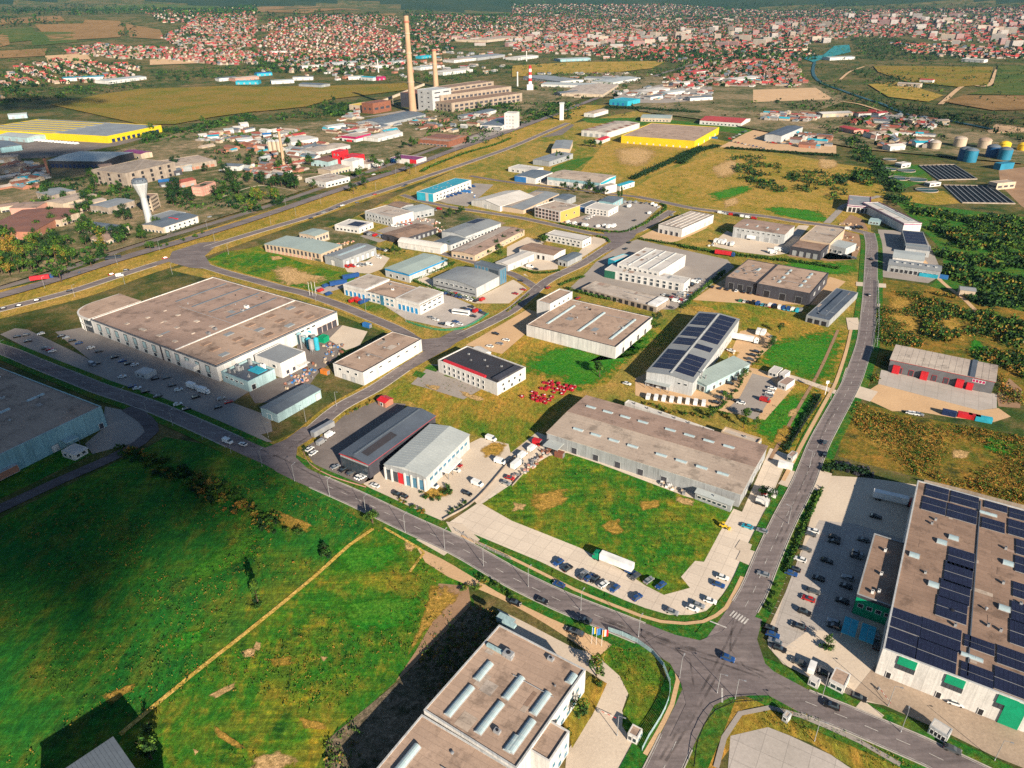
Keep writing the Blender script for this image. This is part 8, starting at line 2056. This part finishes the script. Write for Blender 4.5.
ZONES = [('10', '0 230, 600 215, 660 260, 420 300, 0 290', .35, 2), ('10', '560 100, 700 120, 800 200, 640 240, 590 200', .45, 2), ('00', '560 40, 1024 20, 1024 70, 760 95, 640 90', .6, 1.3), ('20', '300 200, 1024 200, 1024 250, 700 260, 420 235', .35, 2), ('30', '0 165, 150 180, 200 240, 0 250', .6, 1.2),
  # pixel outline, share of plots taken, trees per plot
    ('00', '0 330, 60 270, 240 235, 420 255, 560 260, 560 300, 420 330, 200 340, 60 375, 0 400', 1.0, 1.2), ('00', '250 200, 400 180, 620 190, 980 190, 1024 200, 1024 262, 840 260, 600 240, 420 235, 280 220', 1.0, .7),
    ('00', '640 150, 760 90, 820 55, 1024 60, 1024 190, 700 185', .9, .8), ('10', '0 170, 100 120, 300 100, 480 110, 580 150, 590 210, 520 230, 200 235, 0 240', 1.0, .6),
    ('10', '60 80, 330 60, 560 70, 590 110, 420 100, 120 125, 0 130', .85, 1.2), ('10', '640 150, 800 130, 1024 120, 1024 165, 900 160, 700 180', .9, .8), ('10', '620 60, 1024 60, 1024 120, 760 125, 640 100', .85, 1.2),
    ('20', '0 60, 200 40, 500 50, 800 70, 1024 90, 1024 165, 760 150, 400 140, 0 150', .8, .8), ('20', '0 140, 400 135, 700 150, 1024 170, 1024 200, 700 215, 300 225, 0 205', .8, .5), ('20', '0 15, 600 15, 1024 40, 1024 80, 500 50, 0 55', .9, 1.0),
    ('30', '0 80, 300 65, 700 70, 1060 45, 1060 180, 800 190, 600 150, 330 150, 150 180, 0 170', .75, .5), ('30', '480 170, 800 190, 1060 190, 1060 240, 760 235, 560 210', .8, .7), ('30', '0 45, 280 40, 1060 25, 1060 55, 300 65, 0 80', .85, .8),
    ('20', '680 280, 820 250, 1024 250, 1024 345, 860 350, 640 355, 620 320', .85, 1.0), ('30', '0 245, 100 245, 160 330, 100 355, 0 350', .9, .8), ('30', '300 460, 480 455, 640 490, 620 520, 440 510, 330 500', .6, 1.0), ('30', '380 530, 520 540, 500 580, 400 580', .7, 1.0),
]
CAND = []
TREEPTS = []
for zi, (reg, s, dens, td) in enumerate(ZONES):
    P = px(reg, s)
    W = [g(p) for p in P]
    x0, x1, y0, y1 = min(v.x for v in W), max(v.x for v in W), min(v.y for v in W), max(v.y for v in W)
    a = ANG_A + .35 * math.sin(zi * 2.1)
    u, v = Vector((cos(a), sin(a), 0)), Vector((-sin(a), cos(a), 0))
    W2 = [(w.x, w.y) for w in W]
    cx, cy = (x0 + x1) / 2, (y0 + y1) / 2; rr = hypot(x1 - x0, y1 - y0) / 2
    dist = hypot(cx, cy)
    pitch = 17 + dist / 330
    n = int(rr / pitch) + 1
    if n > 110: n = 110; pitch = rr / n
    for i in range(-n, n):
        for j in range(-n, n):
            q = Vector((cx, cy, 0)) + u * ((i + R.uniform(-.3, .3)) * pitch) + v * ((j + (.35 if j % 2 else 0) + R.uniform(-.15, .15)) * pitch * 1.25)
            if not in_poly(W2, q.x, q.y): continue
            q.z = tz(q.x, q.y)
            for _ in range(2):
                if R.random() < td * .8: TREEPTS.append((q + u * R.uniform(-11, 11) + v * R.uniform(-14, 14), R.uniform(3, 6)))
            if R.random() > dens or noise.noise(q / 260) < -.48: continue
            CAND.append((q.length, q, a + (pi / 2 if R.random() < .3 else 0) + R.uniform(-.12, .12)))
CAND.sort(key=lambda t: t[0])
# the nearest 300 houses stand on their own, the rest of the town reads as a mass
hm = MB()
for k, (d, q, a) in enumerate(CAND):
    wm, rm = R.choice(TW), R.choice(TR)
    sc = 1.0 + max(0, d - 2500) / 6000
    l, w, h, ri = R.uniform(9, 15) * sc, R.uniform(8, 10.5) * sc, R.uniform(2.6, 5.5), R.uniform(2.6, 4.2)
    if k < 300:
        mb = MB(); house_geo(mb, Vector((0, 0, 0)), 0, l, w, h, ri, wm, rm)
        o = mb.build('house', None, q); o.rotation_euler = (0, 0, a)
        later(o, WALLSAY[wm] + ' house, ' + ROOFSAY[rm] + ' roof', 'house', proj(q), 'houses of the near suburbs')
    else: house_geo(hm, q, a, l, w, h, ri, wm, rm)
o = hm.build('houses'); o['kind'] = 'stuff'; o['label'] = 'distant red-roofed houses of the town'; o['category'] = 'houses'
# apartment blocks
NB = [0]
bm_ = MB()
BLK = []
for reg, s, n, hmin, hmax in (('20', '0 135, 300 130, 640 140, 640 190, 0 195', 34, 14, 26), ('20', '640 120, 1024 130, 1024 190, 820 200, 640 170', 26, 18, 32), ('30', '0 90, 320 100, 300 170, 60 200, 0 190', 18, 16, 30), ('30', '300 60, 800 55, 800 120, 320 100', 44, 16, 34),
                              ('30', '560 110, 1050 60, 1050 210, 800 200, 600 180', 52, 14, 32), ('10', '780 150, 1024 140, 1024 185, 820 195', 10, 10, 18), ('20', '100 60, 900 70, 900 120, 100 120', 16, 10, 22)):
    W = [g(p) for p in px(reg, s)]; W2 = [(w.x, w.y) for w in W]
    x0, x1, y0, y1 = min(v.x for v in W), max(v.x for v in W), min(v.y for v in W), max(v.y for v in W)
    k = it = 0
    while k < n and it < 4000:
        it += 1; x, y = R.uniform(x0, x1), R.uniform(y0, y1)
        if not in_poly(W2, x, y): continue
        k += 1; q = Vector((x, y, tz(x, y)))
        BLK.append((q, R.choice([ANG_A, ANG_A + pi / 2, .1, .3]), R.uniform(20, 52), R.uniform(11, 14), R.uniform(hmin, hmax) * .85))
for q, a, l, w, h in BLK:
    wm, rm = R.choice(TW), R.choice(['roof_pale', 'roof_pink', 'roof_tile', 'roof_light'])
    mb = MB(); block_geo(mb, Vector((0, 0, 0)), 0, l, w, h, wm, rm)
    o = mb.build('apartment_block', None, q); o.rotation_euler = (0, 0, a)
    later(o, WALLSAY[wm] + (' tall' if h > 24 else ' low') + ' apartment block', 'apartment block', proj(q), 'apartment blocks of the town')
# sheds of the distant industry, placed one by one
def far_shed(reg, s, rm, wm, h=7):
    p = px(reg, s); a, c = g(p[0]), g(p[1])
    d = c - a; d.z = 0; L = d.length; w = max(14, L * .45); ang = math.atan2(d.y, d.x)
    q = (a + c) / 2; q.z = tz(q.x, q.y)
    t = empty('industrial_hall', q, ang)
    mb = MB(); mb.cbox(0, 0, -2, L, w, h + 2, wm); mb.build('wall', t)
    mb = MB(); mb.prism([Vector((-L / 2 - .5, -w / 2 - .5, h + .02)), Vector((-L / 2 - .5, 0, h + 1.8)), Vector((-L / 2 - .5, w / 2 + .5, h + .02))], (L + 1, 0, 0), rm); mb.build('roof', t)
    for k in range(max(2, int(L / 14))):
        mb = MB(); mb.cbox(-L / 2 + (k + .5) * L / max(2, int(L / 14)), -w / 2 - .06, .3, 4.5, .12, 3.8, 'wall_grey'); mb.build('loading_door', t)
    col = {'roof_white': 'white', 'roof_light': 'pale grey', 'roof_pale': 'pale', 'cyan': 'turquoise', 'blue': 'blue', 'roof_red': 'red', 'roof_grey': 'grey', 'roof_beige': 'beige', 'roof_slate': 'slate', 'roof_pink': 'pink', 'magenta': 'magenta', 'roof_tile': 'terracotta', 'roof_tile_brown': 'brown', 'green': 'green', 'roof_teal': 'teal', 'dark_green': 'dark green'}[rm]
    later(t, col + '-roofed distant industrial hall', 'hall', proj(q), 'distant industrial halls')
for reg, s, rm, wm in (('10', '0 305 60 300', 'blue', 'cyan'), ('10', '60 335 150 330', 'roof_light', 'wall_white'), ('10', '190 345 280 350', 'roof_slate', 'wall_grey'), ('10', '150 320 230 318', 'roof_grey', 'wall_white'), ('10', '370 318 430 316', 'roof_light', 'wall_white'), ('10', '430 318 480 322', 'cyan', 'wall_white'), ('10', '480 322 512 318', 'magenta', 'magenta'),
                       ('10', '180 275 260 270', 'roof_white', 'wall_white'), ('10', '300 260 400 255', 'roof_light', 'wall_grey'), ('10', '410 275 520 268', 'roof_pale', 'wall_white'), ('10', '540 258 600 250', 'roof_light', 'wall_white'), ('10', '650 235 690 230', 'cyan', 'cyan'), ('10', '720 300 840 285', 'roof_white', 'wall_white'), ('10', '640 280 720 270', 'roof_light', 'wall_white'),
                       ('10', '770 250 860 240', 'roof_pale', 'wall_white'), ('10', '860 170 1000 150', 'roof_beige', 'wall_cream'), ('10', '850 240 960 225', 'roof_grey', 'wall_grey'), ('10', '280 525 350 515', 'roof_light', 'wall_white'), ('10', '460 570 560 545', 'roof_white', 'wall_white'), ('10', '880 470 940 455', 'roof_slate', 'wall_white'), ('10', '820 480 860 472', 'roof_slate', 'wall_grey'), ('10', '940 520 1010 490', 'roof_slate', 'wall_white'), ('10', '400 545 440 540', 'roof_light', 'wall_white'),
                       ('20', '180 245 300 240', 'roof_sage'.replace('sage', 'light'), 'wall_teal'), ('20', '0 240 80 230', 'roof_white', 'wall_white'), ('20', '90 315 240 335', 'roof_grey', 'wall_white'), ('20', '130 345 330 350', 'roof_light', 'wall_white'), ('20', '180 385 260 378', 'roof_slate', 'wall_grey'), ('20', '280 390 350 350', 'roof_pale', 'wall_cream'), ('20', '300 320 420 325', 'roof_grey', 'wall_pale_grey'), ('20', '360 340 470 320', 'roof_light', 'wall_white'),
                       ('20', '520 380 600 365', 'roof_white', 'wall_white'), ('20', '600 385 670 375', 'roof_light', 'wall_white'), ('20', '540 402 590 395', 'roof_slate', 'wall_white'), ('20', '700 405 790 400', 'roof_slate', 'wall_white'), ('20', '640 345 720 340', 'roof_white', 'wall_white'), ('20', '760 320 840 325', 'roof_pale', 'wall_white'), ('20', '870 330 960 318', 'roof_white', 'wall_white'), ('20', '880 250 1010 250', 'roof_tile', 'wall_pink'), ('20', '700 300 770 292', 'roof_red', 'wall_white'),
                       ('20', '365 236 390 236', 'roof_white', 'wall_pink'), ('10', '60 215 120 214', 'roof_white', 'wall_white'), ('00', '870 325 940 318', 'roof_slate', 'wall_white'), ('00', '930 325 1024 315', 'roof_pale', 'wall_pink'), ('00', '950 336 1040 335', 'cyan', 'cyan'), ('00', '255 322 420 315', 'roof_teal', 'wall_white'), ('00', '410 335 560 315', 'roof_light', 'wall_white'),
                       ('30', '520 345 610 350', 'roof_pale', 'wall_cream'), ('30', '608 330 660 333', 'roof_red', 'wall_white'), ('30', '350 470 400 468', 'roof_tile', 'wall_white'), ('30', '425 470 465 465', 'roof_red', 'wall_white'), ('30', '560 500 610 495', 'roof_pale', 'wall_cream'), ('30', '660 500 715 500', 'roof_pale', 'wall_cream'), ('30', '400 555 500 545', 'roof_beige', 'wall_white'), ('30', '580 590 630 590', 'cyan', 'wall_white'), ('30', '200 470 320 465', 'roof_white', 'wall_cream'),
                       ('30', '30 205 140 200', 'roof_tile', 'wall_cream'), ('30', '470 605 530 600', 'roof_white', 'wall_white'), ('30', '230 240 330 235', 'roof_light', 'wall_white'), ('30', '780 245 870 250', 'roof_white', 'wall_white'), ('30', '300 525 360 540', 'roof_red', 'wall_pink'), ('z140 100', '440 262 510 258', 'roof_teal', 'wall_white'), ('z140 100', '540 220 600 215', 'roof_light', 'wall_white'), ('z140 100', '600 205 660 200', 'roof_white', 'wall_white'),
                       ('z140 100', '640 180 690 175', 'roof_white', 'wall_white'), ('z140 100', '380 255 430 250', 'roof_white', 'wall_white'), ('z140 100', '620 285 720 275', 'roof_light', 'wall_white'), ('z140 100', '790 250 840 246', 'blue', 'wall_white'), ('z140 100', '560 450 660 455', 'roof_slate', 'wall_white'), ('z140 100', '140 500 260 480', 'roof_slate', 'wall_dark'), ('z140 100', '130 560 230 550', 'blue', 'wall_dark'), ('z140 100', '230 570 340 545', 'roof_tile', 'wall_pink'),
                       ('z140 100', '270 460 340 455', 'roof_light', 'wall_grey'), ('z0 100', '60 245 240 262', 'roof_light', 'wall_aqua'), ('z0 100', '0 300 80 330', 'roof_slate', 'wall_teal'), ('z0 100', '-10 400 130 390', 'roof_pale', 'wall_concrete'), ('z0 100', '0 470 180 450', 'roof_pink', 'wall_concrete'), ('z0 100', '60 120 180 112', 'roof_light', 'wall_aqua'), ('z0 100', '640 460 720 450', 'roof_pink', 'wall_concrete')):
    v = s.split(); far_shed(reg, '%s %s, %s %s' % tuple(v), rm, wm)
# small sheds and stores scattered over the far yards, the nearer ones each a thing
fs = MB()
for reg, s, n in (('z140 100', '380 250, 560 210, 1040 200, 1040 330, 780 330, 420 345', 22), ('z140 100', '640 430, 1000 440, 1000 520, 700 500', 10), ('z260 80', '0 480, 200 400, 460 420, 340 520, 220 620, 40 600', 14), ('z260 80', '440 330, 560 290, 960 290, 780 380, 520 390', 16),
                  ('z260 80', '500 270, 640 200, 700 160, 620 280', 6), ('10', '600 490, 900 460, 1060 480, 1000 520, 700 540', 14), ('20', '400 380, 600 330, 800 340, 800 400, 620 410', 16), ('20', '860 290, 1040 290, 1040 350, 800 350', 14), ('30', '0 250, 120 260, 130 345, 0 350', 12),
                  ('20', '60 300, 460 290, 500 330, 240 400', 14), ('10', '180 250, 600 235, 640 320, 200 330', 22), ('10', '640 220, 1024 190, 1000 290, 700 310', 20), ('w', '180 80, 620 110, 620 160, 200 170', 16), ('w', '200 170, 540 180, 540 260, 240 260', 10), ('z680 80', '520 210, 860 230, 860 280, 540 260', 16), ('z0 100', '20 400, 300 420, 250 560, 20 620', 12), ('z680 80', '720 330, 1000 390, 960 440, 740 430', 8)):
    W2 = [(w.x, w.y) for w in [g(p) for p in px(reg, s)]]; k = it = 0
    while k < n * 2.6 and it < 1500:
        it += 1; x, y = R.uniform(min(w[0] for w in W2), max(w[0] for w in W2)), R.uniform(min(w[1] for w in W2), max(w[1] for w in W2))
        if not in_poly(W2, x, y): continue
        k += 1; q = Vector((x, y, tz(x, y) + .1)); rm = R.choice(['roof_white', 'roof_pale', 'roof_light', 'roof_grey', 'roof_slate', 'roof_tile', 'roof_beige', 'cyan', 'roof_red', 'rust'])
        l = R.uniform(8, 26); mb = MB(); house_geo(mb, Vector((0, 0, 0)), 0, l, min(l * .6, R.uniform(7, 13)), R.uniform(3, 6), R.uniform(.6, 1.8), R.choice(['wall_white', 'wall_cream', 'wall_grey', 'town_white']), rm)
        if k > n:
            house_geo(fs, q, R.choice([ANG_A, ANG_B]), l, min(l * .6, 10), R.uniform(3, 6), R.uniform(.6, 2), R.choice(['wall_white', 'wall_cream', 'wall_grey', 'wall_brick', 'town_white']), R.choice([rm, 'roof_tile_brown', 'roof_slate', 'rust'])); continue
        mb.cbox(0, -min(l * .6, 7) / 2 - 1.2, 0, 2.2, .5, 2.4, 'wall_grey')
        o = mb.build('shed', None, q); o.rotation_euler = (0, 0, R.choice([ANG_A, ANG_B]) + R.uniform(-.1, .1))
        later(o, ROOFSAY.get(rm, {'roof_white': 'white', 'roof_pale': 'pale', 'roof_grey': 'grey', 'roof_slate': 'slate', 'roof_beige': 'beige', 'cyan': 'turquoise', 'rust': 'rusty'}.get(rm, 'grey')) + '-roofed small shed', 'shed', proj(q), 'small sheds of the far yards')
o = fs.build('outbuildings'); o['kind'] = 'stuff'; o['label'] = 'crowded low outbuildings of the distant works'; o['category'] = 'sheds'
# trees among the houses
rng = random.Random(77); mb = MB()
for q, s in TREEPTS:
    pl = LEAF[rng.choice(['deep', 'dark', 'dark', 'mid'])]; m0 = rng.choice(pl); z0 = tz(q.x, q.y)
    s *= 1 + max(0, q.length - 2500) / 7000
    for _ in range(9):
        c = Vector((q.x + rng.gauss(0, s * .4), q.y + rng.gauss(0, s * .4), z0 + s * rng.uniform(.4, 1.5)))
        nr = Vector((rng.gauss(0, 1), rng.gauss(0, 1), rng.gauss(.5, 1))).normalized(); t1 = nr.orthogonal().normalized() * s * rng.uniform(.4, .75); t2 = nr.cross(t1) * .8
        mb.add([c - t1, c - t2, c + t1, c + t2], [(0, 1, 2, 3)], m0)
o = mb.build('town_trees'); o['kind'] = 'stuff'; o['label'] = 'countless trees between the houses of the town'; o['category'] = 'trees'
undergrowth('far_wood', [('00', '0 30, 300 20, 640 30, 800 50, 420 60, 0 55'), ('10', '0 60, 200 55, 560 60, 420 75, 0 90'), ('20', '0 5, 1024 12, 1024 40, 0 40'), ('30', '0 15, 1050 10, 1050 35, 300 45, 0 55'), ('00', '0 60, 260 75, 240 100, 0 115'), ('00', '480 95, 540 100, 540 160, 490 150'), ('10', '590 50, 700 45, 760 130, 640 150')], 1800, ['deep', 'dark'], 9, 20, 7, 21)
undergrowth('far_wood', [('10', '0 130, 640 90, 1024 160, 1024 260, 560 330, 0 290'), ('20', '0 190, 700 215, 1024 200, 1024 330, 560 400, 0 300'), ('30', '0 170, 330 170, 1050 240, 1050 560, 620 520, 200 480, 0 250'), ('00', '0 180, 250 190, 1024 260, 1024 330, 600 350, 0 400'), ('20', '200 420, 1024 410, 1024 470, 240 470')], 2600, ['deep', 'dark', 'mid'], 3.0, 6.5, 8, 22)

# ---- chimney-side landmarks for the far labels
for ph, p in (('yellow-green meadow', (170, 105)), ('left suburb edge', (60, 85)), ('hillside suburb', (210, 45)), ('upper-left suburb', (330, 42)), ('town centre blocks', (620, 40)), ('river basin', (838, 50)), ('far right town', (960, 35)), ('left hill fields', (70, 35)), ('sandy field strip', (790, 96)), ('central suburb', (700, 80)), ('upper town', (520, 25)), ('shadowed field', (150, 540)), ('crossroads', (716, 658)), ('main T-junction', (275, 459)), ('rail underpass bend', (500, 125))):
    landmark(ph, p)

# ================================================================== CLOUDS (they throw the shade over parts of the plain) and AIR
mat('cloud_white', (.85, .85, .87), (.8, .8, .83), .01, 1.0, 0, .02, .0)
def cloud(center_px, rx, ry, n, alt, seed, soft=.55, ang=0.0):
    rng = random.Random(seed)
    gc = g(center_px)
    off = Vector((SUNV.x, SUNV.y, 0)) / SUNV.z * alt
    c = gc + off + Vector((0, 0, alt))
    bm = bmesh.new(); bmesh.ops.create_icosphere(bm, subdivisions=1, radius=1.0)
    tv = [v.co.copy() for v in bm.verts]; tf = [[v.index for v in f.verts] for f in bm.faces]; bm.free()
    mb = MB()
    for _ in range(n):
        a = rng.random() * 2 * pi; r = rng.random() ** .5 * 1.25
        if rng.random() < max(0, (r - soft) / (1.25 - soft)) ** .8: continue
        x, y = r * cos(a) * rx, r * sin(a) * ry
        x, y = x * cos(ang) - y * sin(ang), x * sin(ang) + y * cos(ang)
        s = rng.uniform(4, 7)
        q = c + Vector((x, y, rng.uniform(-20, 45) * (1.2 - r)))
        mb.add([q + v * s for v in tv], tf, 'cloud_white')
    o = mb.build('cloud', smooth=True); o['kind'] = 'structure'
cloud((35, 465), 108, 88, 1500, 1100, 1, .75, rad(-25))
cloud((20, 392), 78, 50, 260, 1100, 4, .8)
cloud((12, 168), 130, 105, 950, 1100, 2, .8)
cloud((20, 104), 150, 90, 900, 1100, 6, .8)
cloud((960, 118), 170, 150, 420, 1100, 3, .4)
hz = MB(); hz.box((-17000, -700, -4), (34000, 0, 0), (0, 17500, 0), (0, 0, 840), 'car_white')
hz.slots = []
me = bpy.data.meshes.new('haze'); me.from_pydata(hz.v, [], hz.f)
hm_ = bpy.data.materials.new('air'); hm_.use_nodes = True
nt = hm_.node_tree; nt.nodes.remove(nt.nodes["Principled BSDF"])
pv = nt.nodes.new("ShaderNodeVolumePrincipled"); pv.inputs["Color"].default_value = (.30, .66, 1.0, 1); pv.inputs["Density"].default_value = 0.000014; pv.inputs["Anisotropy"].default_value = 0.0
nt.links.new(pv.outputs[0], nt.nodes["Material Output"].inputs["Volume"])
me.materials.append(hm_)
ho = bpy.data.objects.new('haze', me); COL.objects.link(ho); ho['kind'] = 'stuff'
finish_labels()
